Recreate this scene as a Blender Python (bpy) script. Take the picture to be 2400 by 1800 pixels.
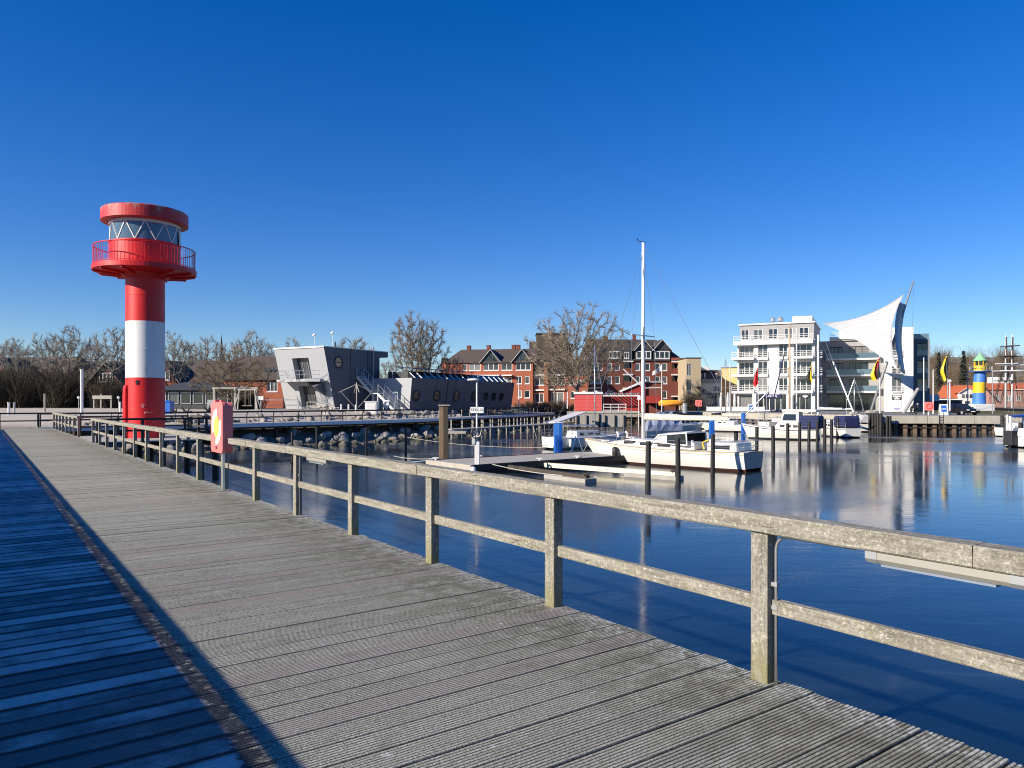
import bpy, math, random
from mathutils import Vector, Matrix
from mathutils import noise as mnoise

for o in list(bpy.data.objects):
    bpy.data.objects.remove(o)
SC = bpy.context.scene
COL = SC.collection
R = math.radians

# ------------------------------------------------------------------ camera
F, HY, EYE = 1733.0, 942.0, 1.70
WATER = -1.90
cd = bpy.data.cameras.new('camera')
cam = bpy.data.objects.new('camera', cd); COL.objects.link(cam)
cam.location = (0, 0, EYE); cam.rotation_euler = (R(90), 0, 0)
cd.lens = 26; cd.sensor_width = 36; cd.sensor_fit = 'HORIZONTAL'
cd.shift_y = 42 / 2400
cd.clip_start = 0.05; cd.clip_end = 6000
SC.camera = cam

# ------------------------------------------------------------------ sky, sun, exposure
SUN_EL, SUN_ROT = R(25), math.atan2(-0.864, -0.504)
w = bpy.data.worlds.new('World'); SC.world = w; w.use_nodes = True
nt = w.node_tree; nt.nodes.clear()
sky = nt.nodes.new('ShaderNodeTexSky'); sky.sky_type = 'NISHITA'; sky.sun_disc = False
sky.sun_elevation = SUN_EL; sky.sun_rotation = SUN_ROT
sky.altitude = 0; sky.air_density = 1.0; sky.dust_density = 0.0; sky.ozone_density = 6.0
hsv = nt.nodes.new('ShaderNodeHueSaturation'); hsv.inputs['Saturation'].default_value = 1.20; hsv.inputs['Hue'].default_value = 0.519
bg = nt.nodes.new('ShaderNodeBackground'); bg.inputs['Strength'].default_value = 0.110
wo = nt.nodes.new('ShaderNodeOutputWorld')
nt.links.new(sky.outputs[0], hsv.inputs['Color']); gam = nt.nodes.new('ShaderNodeGamma'); gam.inputs[1].default_value = .9; nt.links.new(hsv.outputs[0], gam.inputs[0]); hs2 = nt.nodes.new('ShaderNodeHueSaturation'); hs2.inputs['Saturation'].default_value = 1.075; nt.links.new(gam.outputs[0], hs2.inputs['Color']); nt.links.new(hs2.outputs[0], bg.inputs['Color'])
nt.links.new(bg.outputs[0], wo.inputs[0])
sl = bpy.data.lights.new('sun', 'SUN'); sl.energy = 5.0; sl.angle = R(0.5); sl.color = (1.0, 0.90, 0.77)
sun = bpy.data.objects.new('sun', sl); COL.objects.link(sun)
sd = Vector((-0.864 * math.cos(SUN_EL), -0.504 * math.cos(SUN_EL), math.sin(SUN_EL)))
sun.rotation_euler = sd.to_track_quat('Z', 'Y').to_euler(); sun.location = sd * 60
SC.view_settings.view_transform = 'Standard'
try: SC.view_settings.look = 'None'
except Exception: pass
SC.view_settings.gamma = 1; SC.view_settings.exposure = 0.6
SC.view_settings.use_curve_mapping = False
SC.render.engine = 'CYCLES'
SC.cycles.max_bounces = 6; SC.cycles.caustics_reflective = False; SC.cycles.caustics_refractive = False
SC.cycles.use_denoising = True
try: SC.cycles.denoiser = 'OPENIMAGEDENOISE'; SC.cycles.denoising_prefilter = 'ACCURATE'; SC.cycles.denoising_input_passes = 'RGB_ALBEDO_NORMAL'
except Exception: pass
SC.cycles.pixel_filter_type = 'BLACKMAN_HARRIS'; SC.cycles.filter_width = 1.05

# ------------------------------------------------------------------ helpers
def XW(px, d): return (px - 1200) / F * d
def ZW(py, d): return EYE + (HY - py) / F * d
def PT(px, py, d): return Vector((XW(px, d), d, ZW(py, d)))
def V(*a): return Vector(a)
ZU = Vector((0, 0, 1))

class MB:
    def __init__(s): s.v = []; s.f = []; s.m = []; s.mi = 0
    def add(s, vs, fs):
        n = len(s.v); s.v += [tuple(q) for q in vs]
        s.f += [tuple(i + n for i in f) for f in fs]; s.m += [s.mi] * len(fs); return s
    def obox(s, c, a, b, e):
        c, a, b, e = Vector(c), Vector(a), Vector(b), Vector(e)
        if a.cross(b).dot(e) < 0: a = -a
        vs = [c + i * a + j * b + k * e for k in (-1, 1) for j in (-1, 1) for i in (-1, 1)]
        return s.add(vs, [(0, 2, 3, 1), (4, 5, 7, 6), (0, 1, 5, 4), (2, 6, 7, 3), (0, 4, 6, 2), (1, 3, 7, 5)])
    def box(s, x0, x1, y0, y1, z0, z1):
        return s.obox(((x0 + x1) / 2, (y0 + y1) / 2, (z0 + z1) / 2), ((x1 - x0) / 2, 0, 0), (0, (y1 - y0) / 2, 0), (0, 0, (z1 - z0) / 2))
    def beam(s, p0, p1, w, h, up=ZU):
        p0, p1 = Vector(p0), Vector(p1); d = p1 - p0; L = d.length; d.normalize()
        side = d.cross(up)
        if side.length < 1e-4: side = d.cross(V(1, 0, 0))
        side.normalize(); u2 = side.cross(d)
        return s.obox((p0 + p1) / 2, d * L / 2, side * w / 2, u2 * h / 2)
    def tube(s, pts, r, n=6, cap=True):
        pts = [Vector(p) for p in pts]; rs = r if isinstance(r, (list, tuple)) else [r] * len(pts)
        rings = []; ref = None
        for i, p in enumerate(pts):
            d = (pts[min(i + 1, len(pts) - 1)] - pts[max(i - 1, 0)]).normalized()
            if ref is None:
                ref = d.cross(ZU)
                if ref.length < .05: ref = d.cross(V(1, 0, 0))
            ref = (ref - d * ref.dot(d)).normalized(); q = d.cross(ref)
            rings.append([p + (ref * math.cos(2 * math.pi * k / n) + q * math.sin(2 * math.pi * k / n)) * rs[i] for k in range(n)])
        vs = [q for g in rings for q in g]; fs = []
        for i in range(len(pts) - 1):
            for k in range(n):
                a, b = i * n + k, i * n + (k + 1) % n
                fs.append((a, b, b + n, a + n))
        if cap: fs.append(tuple(range(n - 1, -1, -1))); fs.append(tuple(range((len(pts) - 1) * n, len(pts) * n)))
        return s.add(vs, fs)
    def cyl(s, p0, p1, r0, r1=None, n=12): return s.tube([p0, p1], [r0, r0 if r1 is None else r1], n)
    def prism(s, poly, z0, z1):
        n = len(poly)
        vs = [(x, y, z0) for x, y in poly] + [(x, y, z1) for x, y in poly]
        return s.add(vs, [tuple(range(n - 1, -1, -1)), tuple(range(n, 2 * n))] + [(i, (i + 1) % n, (i + 1) % n + n, i + n) for i in range(n)])
    def lathe(s, prof, n=32, c=(0, 0), a0=0.0, a1=2 * math.pi, rev=False):
        full = abs(a1 - a0 - 2 * math.pi) < 1e-5; m = n if full else n + 1
        vs = []; fs = []
        for (r, z) in prof:
            for k in range(m):
                a = a0 + (a1 - a0) * k / n; vs.append((c[0] + r * math.cos(a), c[1] + r * math.sin(a), z))
        for i in range(len(prof) - 1):
            for k in range(n):
                a, b = i * m + k, i * m + (k + 1) % m
                fs.append((a, b, b + m, a + m))
        return s.add(vs, fs)
    def grid(s, rows, closed=False):
        m = len(rows[0]); vs = [p for r_ in rows for p in r_]; fs = []
        for i in range(len(rows) - 1):
            for k in range(m if closed else m - 1):
                a, b = i * m + k, i * m + (k + 1) % m
                fs.append((a, b, b + m, a + m))
        return s.add(vs, fs)
    def quad(s, a, b, c, d): return s.add([a, b, c, d], [(0, 1, 2, 3)])
    def poly(s, pts): return s.add(pts, [tuple(range(len(pts)))])
    def ring(s, c, ax, ay, r, t, n=20, m=6):
        c, ax, ay = Vector(c), Vector(ax).normalized(), Vector(ay).normalized(); az = ax.cross(ay)
        rows = []
        for i in range(n + 1):
            a = 2 * math.pi * i / n; d = ax * math.cos(a) + ay * math.sin(a)
            rows.append([c + d * (r + t * math.cos(2 * math.pi * k / m)) + az * t * math.sin(2 * math.pi * k / m) for k in range(m)])
        return s.grid(rows, True)
    def mesh(s, name, mats, smooth=False):
        me = bpy.data.meshes.new(name); me.from_pydata(s.v, [], s.f)
        mats = mats if isinstance(mats, (list, tuple)) else [mats]
        for q in mats: me.materials.append(q)
        if len(mats) > 1: me.polygons.foreach_set('material_index', s.m)
        if smooth: me.polygons.foreach_set('use_smooth', [True] * len(me.polygons))
        me.update(); return me
    def build(s, name, mats, parent=None, smooth=False, bevel=0, loc=None):
        o = link(name, s.mesh(name, mats, smooth), parent)
        if bevel:
            b = o.modifiers.new('bevel', 'BEVEL'); b.width = bevel; b.segments = 2; b.limit_method = 'ANGLE'
        if loc is not None: o.location = loc
        return o

def link(name, data, parent=None):
    o = bpy.data.objects.new(name, data); COL.objects.link(o)
    if parent is not None: o.parent = parent
    return o
def tag(o, label=None, cat=None, group=None, kind=None):
    if label: o['label'] = label
    if cat: o['category'] = cat
    if group: o['group'] = group
    if kind: o['kind'] = kind
    return o
def empty(name, loc=(0, 0, 0), rz=0, label=None, cat=None, group=None, kind=None):
    o = link(name, None); o.location = loc; o.rotation_euler = (0, 0, rz); o.empty_display_size = .2
    return tag(o, label, cat, group, kind)
def copy_tree(o, parent=None):
    c = o.copy(); COL.objects.link(c); c.parent = parent
    for ch in list(o.children): copy_tree(ch, c)
    return c
def bez(a, b, c, n=10):
    a, b, c = Vector(a), Vector(b), Vector(c)
    return [a * (1 - t) ** 2 + b * 2 * t * (1 - t) + c * t * t for t in [i / n for i in range(n + 1)]]
def sag(a, b, s, n=10):
    a, b = Vector(a), Vector(b)
    return [a.lerp(b, i / n) - ZU * s * 4 * (i / n) * (1 - i / n) for i in range(n + 1)]
_txt = {}
def text_mesh(txt, size, mat, thick=.004, bold=0.0):
    cu = bpy.data.curves.new('lettering', 'FONT'); cu.body = txt; cu.size = size; cu.extrude = thick / 2
    cu.align_x = 'CENTER'; cu.align_y = 'CENTER'; cu.resolution_u = 3; cu.offset = bold
    t = bpy.data.objects.new('tmp', cu); COL.objects.link(t)
    bpy.context.view_layer.update()
    me = bpy.data.meshes.new_from_object(t.evaluated_get(bpy.context.evaluated_depsgraph_get()))
    bpy.data.objects.remove(t); me.materials.clear(); me.materials.append(mat); return me
ORD = ['first', 'second', 'third', 'fourth', 'fifth', 'sixth', 'seventh', 'eighth', 'ninth', 'tenth', 'eleventh', 'twelfth', 'thirteenth', 'fourteenth', 'fifteenth', 'sixteenth', 'seventeenth', 'eighteenth', 'nineteenth', 'twentieth']

# ------------------------------------------------------------------ materials
class NG:
    def __init__(s, name):
        s.m = bpy.data.materials.new(name); s.m.use_nodes = True; s.t = s.m.node_tree; s.t.nodes.clear()
        s.o = s.n('OutputMaterial'); s.b = s.n('BsdfPrincipled'); s.l(s.b.outputs[0], s.o.inputs[0])
    def n(s, t): return s.t.nodes.new('ShaderNode' + t)
    def l(s, a, b): s.t.links.new(a, b); return s
    def val(s, sock, v):
        if hasattr(v, 'links'): s.l(v, sock)
        else: sock.default_value = v
    def coord(s, kind='Object'): return s.n('TexCoord').outputs[kind]
    def pos(s): return s.n('NewGeometry').outputs['Position']
    def map(s, vec, scale=(1, 1, 1), loc=(0, 0, 0), rot=(0, 0, 0)):
        m = s.n('Mapping'); s.l(vec, m.inputs[0]); s.val(m.inputs['Location'], loc)
        m.inputs['Rotation'].default_value = rot; m.inputs['Scale'].default_value = scale; return m.outputs[0]
    def noise(s, vec, scale, detail=3, rough=.55, dist=0):
        q = s.n('TexNoise'); s.l(vec, q.inputs['Vector']); q.inputs['Scale'].default_value = scale
        q.inputs['Detail'].default_value = detail; q.inputs['Roughness'].default_value = rough
        q.inputs['Distortion'].default_value = dist; return q.outputs['Fac']
    def voro(s, vec, scale, feature='F1'):
        q = s.n('TexVoronoi'); q.feature = feature; s.l(vec, q.inputs['Vector']); q.inputs['Scale'].default_value = scale; return q
    def ramp(s, fac, stops):
        q = s.n('ValToRGB'); s.l(fac, q.inputs[0]); e = q.color_ramp.elements
        while len(e) < len(stops): e.new(.5)
        for i, (p, c) in enumerate(stops):
            e[i].position = p; e[i].color = c if len(c) == 4 else (*c, 1)
        return q.outputs[0]
    def step(s, fac, a, b):
        q = s.n('MapRange'); q.interpolation_type = 'SMOOTHSTEP'; s.l(fac, q.inputs[0])
        q.inputs[1].default_value = a; q.inputs[2].default_value = b; return q.outputs[0]
    def mix(s, fac, a, b, mode='MIX'):
        q = s.n('Mix'); q.data_type = 'RGBA'; q.blend_type = mode
        for sk, v in ((q.inputs[0], fac), (q.inputs[6], a), (q.inputs[7], b)):
            if hasattr(v, 'links'): s.l(v, sk)
            elif isinstance(v, (tuple, list)): sk.default_value = (*v[:3], 1)
            else: sk.default_value = v
        return q.outputs[2]
    def math(s, op, a, b=0.0, clamp=False):
        q = s.n('Math'); q.operation = op; q.use_clamp = clamp; s.val(q.inputs[0], a); s.val(q.inputs[1], b); return q.outputs[0]
    def sep(s, vec):
        q = s.n('SeparateXYZ'); s.l(vec, q.inputs[0]); return q.outputs
    def bump(s, h, strength=.3, dist=.02):
        q = s.n('Bump'); s.l(h, q.inputs['Height']); q.inputs['Strength'].default_value = strength
        q.inputs['Distance'].default_value = dist; s.l(q.outputs[0], s.b.inputs['Normal']); return s
    def col(s, c): s.val(s.b.inputs['Base Color'], (*c, 1) if isinstance(c, tuple) and len(c) == 3 else c); return s
    def rough(s, r): s.val(s.b.inputs['Roughness'], r); return s
    def rnd(s): return s.n('ObjectInfo').outputs['Random']

def plain(name, c, r=.5, metal=0.0, var=.12, scale=3.0, bump=0.0, dirt=None):
    g = NG(name); p = g.pos(); nz = g.noise(p, scale, 4)
    a = tuple(max(0, x * (1 - var)) for x in c); b = tuple(min(1, x * (1 + var)) for x in c)
    cc = g.mix(nz, a, b)
    if dirt:
        f = g.step(g.noise(g.map(p, (1, 1, .25)), scale * 1.7, 5, .65), .52, .78)
        cc = g.mix(g.math('MULTIPLY', f, dirt[1]), cc, dirt[0])
    g.col(cc).rough(r); g.b.inputs['Metallic'].default_value = metal
    if bump: g.bump(g.noise(p, scale * 6, 4), bump, .02)
    return g.m

def wood_grey(name, c0, c1, stretch, z_moss=False):
    """weathered timber: long grain along one local axis, pale lichen crust, dark cracks"""
    g = NG(name); o = g.coord('Object'); rn = g.rnd()
    off = g.n('CombineXYZ')
    for k in range(3): g.l(g.math('MULTIPLY', rn, 17.0 + 11 * k), off.inputs[k])
    va = g.n('VectorMath'); va.operation = 'ADD'; g.l(o, va.inputs[0]); g.l(off.outputs[0], va.inputs[1]); p = va.outputs[0]
    grain = g.noise(g.map(p, stretch), 1.0, 6, .72, .35); crack = g.noise(g.map(p, tuple(x * 1.7 for x in stretch)), 1.3, 3, .6)
    blot = g.noise(p, 4.0, 4, .65); fl = g.noise(p, 38, 6, .75, .5); fl2 = g.noise(p, 110, 3, .7)
    c = g.ramp(grain, [(.30, tuple(x * .55 for x in c0)), (.48, c0), (.70, c1)])
    c = g.mix(g.math('MULTIPLY', g.step(fl, .50, .66), g.math('ADD', .25, g.math('MULTIPLY', g.step(blot, .35, .65), .65))), c, tuple(min(1, x * 1.45 + .03) for x in c1))
    c = g.mix(g.math('MULTIPLY', g.step(g.math('ADD', g.math('MULTIPLY', fl, .55), g.math('MULTIPLY', fl2, .45)), .49, .36), .75), c, tuple(x * .38 for x in c0))
    c = g.mix(g.math('MULTIPLY', g.step(crack, .36, .30), .85), c, (.045, .038, .028))
    c = g.mix(g.math('MULTIPLY', g.step(blot, .56, .74), .35), c, (.22, .215, .11))
    if z_moss:
        zz = g.sep(o)[2]; f = g.math('MULTIPLY', g.step(zz, .34, -.02), g.step(blot, .30, .6))
        c = g.mix(g.math('MULTIPLY', f, .75), c, (.19, .175, .05))
    g.col(c).rough(.9); g.bump(g.math('ADD', grain, g.math('ADD', fl, g.math('MULTIPLY', crack, .8))), .8, .008); return g.m

M = {}
M['rail'] = wood_grey('weathered rail wood', (.235, .215, .165), (.36, .34, .28), (26, 2.2, 26))
M['post'] = wood_grey('weathered post wood', (.24, .222, .175), (.36, .34, .285), (28, 28, 2.4), True)
M['farrail'] = plain('shade-dark railing timber', (.06, .048, .036), .85, 0, .3, 2)  # shade put into the colour, as far railings show their shaded side
M['pierwood'] = plain('pale pier timber', (.40, .37, .31), .85, 0, .25, 2)
M['pile'] = plain('tarred black pile', (.012, .011, .010), .6, 0, .4, 5, .3)
M['brownpile'] = plain('brown timber pile', (.24, .17, .10), .85, 0, .35, 2.5, .3)
M['skirt'] = plain('grey silvered boards', (.34, .32, .28), .85, 0, .3, 2.0)
GW = .196 / 8
def deck_mat():
    g = NG('ridged deck boards'); oc = g.coord('Object'); rnd = g.rnd()
    x, y, z = g.sep(oc)
    off = g.n('CombineXYZ'); g.l(g.math('MULTIPLY', rnd, 37.0), off.inputs[0]); g.l(g.math('MULTIPLY', rnd, 91.0), off.inputs[1])
    va = g.n('VectorMath'); va.operation = 'ADD'; g.l(oc, va.inputs[0]); g.l(off.outputs[0], va.inputs[1]); p = va.outputs[0]
    grain = g.noise(g.map(p, (.9, 48, 20)), 1.5, 5, .7)
    blot = g.noise(p, 2.3, 4, .6)
    c = g.ramp(grain, [(.25, (.17, .162, .112)), (.5, (.35, .34, .255)), (.75, (.54, .53, .43))])
    c = g.mix(g.math('MULTIPLY', g.math('FRACT', g.math('MULTIPLY', rnd, 7.0)), .6), c, g.mix(rnd, (.22, .20, .155), (.43, .42, .34)))
    c = g.mix(g.math('MULTIPLY', g.step(blot, .45, .72), .5), c, (.37, .375, .29))
    fl = g.noise(p, 46, 4, .7); sp = g.noise(p, 85, 3, .75)
    c = g.mix(g.math('MULTIPLY', g.step(sp, .51, .38), .75), c, (.11, .105, .07)); c = g.mix(g.math('MULTIPLY', g.step(sp, .53, .66), .65), c, (.64, .63, .53))
    flm = g.math('MULTIPLY', g.step(fl, .57, .66), g.step(blot, .30, .6))
    c = g.mix(g.math('MULTIPLY', flm, .75), c, (.66, .65, .58))
    mo = g.math('MULTIPLY', g.step(x, 2.3, 3.8), g.step(g.noise(p, 5, 5, .75), .38, .58))
    c = g.mix(g.math('MULTIPLY', mo, .62), c, (.10, .092, .045))
    wl = g.math('MULTIPLY', g.step(x, 3.60, 3.93), g.step(g.noise(p, 16, 4, .75), .46, .60))
    c = g.mix(g.math('MULTIPLY', wl, .7), c, (.66, .65, .56))
    c = g.mix(g.math('MULTIPLY', g.step(g.math('FRACT', g.math('MULTIPLY', rnd, 13.0)), .82, .9), .5), c, (.34, .275, .24)); c = g.mix(g.math('MULTIPLY', g.step(g.noise(p, 3.2, 5, .7), .55, .70), .45), c, (.17, .165, .115))
    droppings = g.math('MULTIPLY', g.step(g.noise(p, 9, 2, .5), .71, .745), g.step(x, 1.2, 1.6))
    c = g.mix(g.math('MULTIPLY', droppings, .85), c, (.62, .61, .57))
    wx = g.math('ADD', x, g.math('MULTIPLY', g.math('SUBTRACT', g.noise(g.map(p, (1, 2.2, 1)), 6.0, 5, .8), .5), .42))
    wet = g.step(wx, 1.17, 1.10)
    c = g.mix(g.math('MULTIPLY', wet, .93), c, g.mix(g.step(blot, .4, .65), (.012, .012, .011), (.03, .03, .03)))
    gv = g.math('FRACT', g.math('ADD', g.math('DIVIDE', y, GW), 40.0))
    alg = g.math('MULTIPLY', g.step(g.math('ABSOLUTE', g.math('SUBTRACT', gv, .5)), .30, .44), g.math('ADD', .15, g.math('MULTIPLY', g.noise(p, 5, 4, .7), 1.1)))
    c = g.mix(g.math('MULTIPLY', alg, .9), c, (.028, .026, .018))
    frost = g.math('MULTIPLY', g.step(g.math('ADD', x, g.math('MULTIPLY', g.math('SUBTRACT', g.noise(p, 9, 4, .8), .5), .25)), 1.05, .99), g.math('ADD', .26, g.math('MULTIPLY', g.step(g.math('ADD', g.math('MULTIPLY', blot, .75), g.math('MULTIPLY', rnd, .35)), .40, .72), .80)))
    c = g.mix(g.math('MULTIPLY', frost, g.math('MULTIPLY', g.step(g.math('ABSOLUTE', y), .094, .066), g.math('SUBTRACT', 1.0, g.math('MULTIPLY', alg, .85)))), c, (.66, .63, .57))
    g.col(c)
    rr = g.n('MapRange'); g.l(wet, rr.inputs[0]); rr.inputs[3].default_value = .82
    g.l(g.math('ADD', .07, g.math('ADD', g.math('MULTIPLY', g.step(blot, .35, .62), .16), g.math('MULTIPLY', rnd, .22))), rr.inputs[4]); g.rough(rr.outputs[0])
    g.bump(g.math('ADD', g.math('MULTIPLY', grain, .6), fl), .5, .004); return g.m
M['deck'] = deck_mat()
M['fardeck'] = plain('pale far decking', (.42, .40, .36), .85, 0, .15, 1.5)
M['joist'] = plain('dark joist timber', (.06, .05, .04), .9)
def red_mat():
    g = NG('lighthouse red paint'); p = g.coord('Object'); n = g.noise(g.map(p, (2.2, 2.2, .5)), 2.0, 5, .6)
    c = g.mix(n, (.64, .008, .010), (.76, .016, .016))
    c = g.mix(g.math('MULTIPLY', g.step(g.noise(p, 5, 5, .7), .58, .75), .28), c, (.74, .12, .09)); st = g.noise(g.map(p, (7, 7, .35)), 1.4, 5, .7); c = g.mix(g.math('MULTIPLY', g.step(st, .54, .70), .45), c, (.30, .045, .03)); g.col(c); g.rough(g.math('ADD', .34, g.math('MULTIPLY', n, .25))); g.bump(g.noise(g.map(p, (2, 2, .6)), 3, 3), .12, .03); return g.m
M['red'] = red_mat()
def fade_mat():
    g = NG('sun faded red roof paint'); p = g.coord('Object'); z = g.sep(p)[2]
    n = g.noise(g.map(p, (1.6, 1.6, .35)), 2.6, 5, .65); top = g.step(z, 10.25, 10.85)
    c = g.mix(n, (.50, .012, .016), (.66, .05, .045))
    c = g.mix(g.math('MULTIPLY', g.step(g.math('ADD', n, g.math('MULTIPLY', top, .3)), .66, .86), .7), c, (.34, .27, .22)); g.col(c).rough(.5); return g.m
M['redroof'] = fade_mat()
M['lhwhite'] = plain('lighthouse white paint', (.78, .77, .72), .5, 0, .06, 2, 0, ((.40, .36, .30), .6))
M['white'] = plain('white paint', (.72, .71, .68), .5, 0, .04)
M['whitew'] = plain('white render', (.70, .685, .64), .75, 0, .03, 1, 0, ((.6, .58, .53), .25))
M['gel'] = plain('white gelcoat', (.72, .70, .63), .22, 0, .04, 1.5)
M['cream'] = plain('cream canvas', (.74, .68, .47), .8, 0, .1)
M['grey'] = plain('grey steel', (.35, .36, .36), .45, .3)
M['steel'] = plain('stainless tube', (.62, .62, .60), .3, .8)
M['alu'] = plain('painted mast', (.84, .83, .80), .35, 0, .03)
M['black'] = plain('black rubber', (.015, .015, .017), .6)
M['dark'] = plain('dark interior', (.012, .012, .014), .8)
M['blue'] = plain('blue paint', (.02, .13, .50), .45)
M['navy'] = plain('navy canvas', (.014, .022, .085), .8)
M['tarp'] = plain('grey blue tarpaulin', (.30, .33, .42), .6, 0, .25, 4, .5)
M['wine'] = plain('antifouling paint', (.12, .045, .030), .7, 0, .3)
M['transom'] = plain('blue grey transom', (.07, .12, .18), .3)
M['yellow'] = plain('yellow paint', (.78, .52, .02), .5)
M['orange'] = plain('orange fabric', (.80, .30, .02), .7)
M['green'] = plain('pale green copper', (.25, .52, .28), .5)
M['salmon'] = plain('salmon red plastic', (.82, .20, .18), .42, 0, .06)
M['ringyellow'] = plain('yellow print', (.80, .62, .10), .5)
M['ringwhite'] = plain('white print', (.85, .84, .80), .5)
M['kioskred'] = plain('faded red boards', (.60, .085, .075), .7, 0, .15, 3)
M['deepred'] = plain('deep red boards', (.32, .025, .018), .7)
M['concrete'] = plain('quay concrete', (.40, .37, .30), .9, 0, .2, 1.2, .3, ((.16, .14, .10), .6))
M['paving'] = plain('grey paving', (.20, .20, .19), .9, 0, .12, .6)
M['sheetpile'] = plain('rusty sheet piling', (.17, .115, .075), .85, 0, .35, 2.5)
M['sheetdark'] = plain('dark pile web', (.03, .02, .014), .85)
M['bark'] = plain('pale bark', (.20, .165, .12), .9, 0, .3, 3)
M['twig'] = plain('bare twigs', (.23, .185, .13), .9, 0, .3, .6)
M['twig2'] = plain('grey twigs', (.27, .245, .20), .9, 0, .25, .6)
M['shrub'] = plain('brown shrub twigs', (.135, .098, .058), .95, 0, .45, .8)
M['thicket'] = plain('dark thicket twigs', (.055, .043, .028), .95, 0, .5, .8)
M['conifer'] = plain('dark conifer needles', (.018, .032, .022), .9, 0, .4, 2)
M['roof'] = plain('dark roof tiles', (.055, .048, .042), .85, 0, .3, 1.5)
M['roofbrown'] = plain('brown roof tiles', (.085, .065, .052), .85, 0, .3, 1.5)
M['orangeroof'] = plain('orange clay tiles', (.46, .115, .045), .8, 0, .2, 1.5)
def brick_mat(name, a, b, mortar):
    g = NG(name); tc = g.n('TexBrick'); g.l(g.map(g.coord('Object'), (1, 1, 1), (0, 0, 0), (R(90), 0, 0)), tc.inputs[0])
    tc.inputs['Color1'].default_value = (*a, 1); tc.inputs['Color2'].default_value = (*b, 1); tc.inputs['Mortar'].default_value = (*mortar, 1)
    tc.inputs['Scale'].default_value = 2.2; tc.inputs['Mortar Size'].default_value = .012
    c = g.mix(g.noise(g.pos(), .8, 4), tc.outputs[0], (a[0] * .7, a[1] * .6, a[2] * .6)); g.col(c).rough(.85); return g.m
M['brick'] = brick_mat('orange red brick', (.42, .125, .06), (.34, .095, .05), (.28, .16, .11))
M['brickdark'] = brick_mat('dark red brick', (.21, .060, .038), (.16, .048, .032), (.16, .085, .065))
M['slate'] = plain('dark slate cladding', (.05, .055, .06), .7)
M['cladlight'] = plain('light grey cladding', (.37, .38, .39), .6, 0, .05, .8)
M['cladshade'] = plain('shaded grey cladding', (.095, .10, .115), .6, 0, .06, .8)  # clubhouse cladding darkened in colour for faces turned from the sun
M['tan'] = plain('tan render', (.42, .34, .22), .85)
M['ochre'] = plain('ochre render', (.68, .44, .18), .85)
M['greyr'] = plain('grey render', (.33, .32, .31), .8)
M['greydark'] = plain('dark grey render', (.17, .175, .18), .8)
M['membrane'] = plain('white membrane', (.47, .47, .465), .55, 0, .02)
M['stone'] = None
def glass_mat(name, c, r=.06):
    g = NG(name); g.col(c).rough(r); g.b.inputs['Specular IOR Level'].default_value = .8
    return g.m
M['glass'] = glass_mat('dark window glass', (.022, .028, .032))
M['glasscurtain'] = glass_mat('window with curtain', (.20, .20, .19), .12)
M['glassmid'] = glass_mat('mid grey window glass', (.075, .082, .088), .08)  # mid grey pane tone, chosen at random per window
M['glassblue'] = glass_mat('tinted lantern glass', (.10, .16, .20), .10)
def stone_mat():
    g = NG('granite boulders'); p = g.pos(); r = g.rnd()
    c = g.mix(r, (.15, .14, .125), (.40, .37, .32)); c = g.mix(g.noise(p, 6, 4), c, g.mix(r, (.36, .28, .23), (.25, .25, .25)))
    z = g.sep(p)[2]; c = g.mix(g.math('MULTIPLY', g.step(z, -1.35, -1.75), .8), c, (.05, .05, .025))
    g.col(c).rough(.85); g.bump(g.noise(p, 9, 4), .5, .05); return g.m
M['stone'] = stone_mat()
def sand_mat():
    g = NG('beach sand and turf'); p = g.pos(); x, y, z = g.sep(p)
    n = g.noise(g.map(p, (.35, 1.2, 1)), .6, 5, .65); n2 = g.noise(p, 4, 4)
    c = g.mix(n, (.42, .36, .27), (.56, .50, .41)); c = g.mix(g.math('MULTIPLY', g.step(n2, .55, .75), .5), c, (.24, .20, .13))
    wr = g.math('MULTIPLY', g.step(z, .05, -.25), .85); c = g.mix(wr, c, (.13, .095, .06))
    gr = g.math('MULTIPLY', g.step(y, 84, 90), g.step(n, .3, .6)); c = g.mix(gr, c, (.075, .075, .03))
    g.col(c).rough(.95); g.bump(n2, .4, .1); return g.m
M['sand'] = sand_mat()
def water_mat():
    g = NG('harbour water'); p = g.pos()
    warp = g.noise(p, .05, 3, .6)
    ice = g.step(g.noise(g.map(p, (.6, 1, 1)), .055, 5, .6, .8), .42, .60)
    r1 = g.noise(g.map(p, (1.0, 2.4, 1)), .55, 3, .55, .3)
    r2 = g.noise(g.map(p, (1.0, 2.0, 1)), 2.6, 3, .6, .5)
    cr = g.voro(g.map(p, (1, 1.6, 1)), .35, 'DISTANCE_TO_EDGE').outputs['Distance']
    crack = g.step(cr, .05, .0)
    c = g.mix(ice, (.007, .015, .022), (.026, .040, .050))
    c = g.mix(g.math('MULTIPLY', crack, g.math('MULTIPLY', ice, .25)), c, (.10, .13, .16))
    g.col(c)
    g.rough(g.math('ADD', .05, g.math('ADD', g.math('MULTIPLY', ice, .15), g.math('MULTIPLY', warp, .05))))
    g.b.inputs['IOR'].default_value = 1.48
    h = g.math('ADD', g.math('MULTIPLY', r1, 1.0), g.math('MULTIPLY', r2, .30))
    g.bump(h, .095, .06); return g.m
M['water'] = water_mat()
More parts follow.
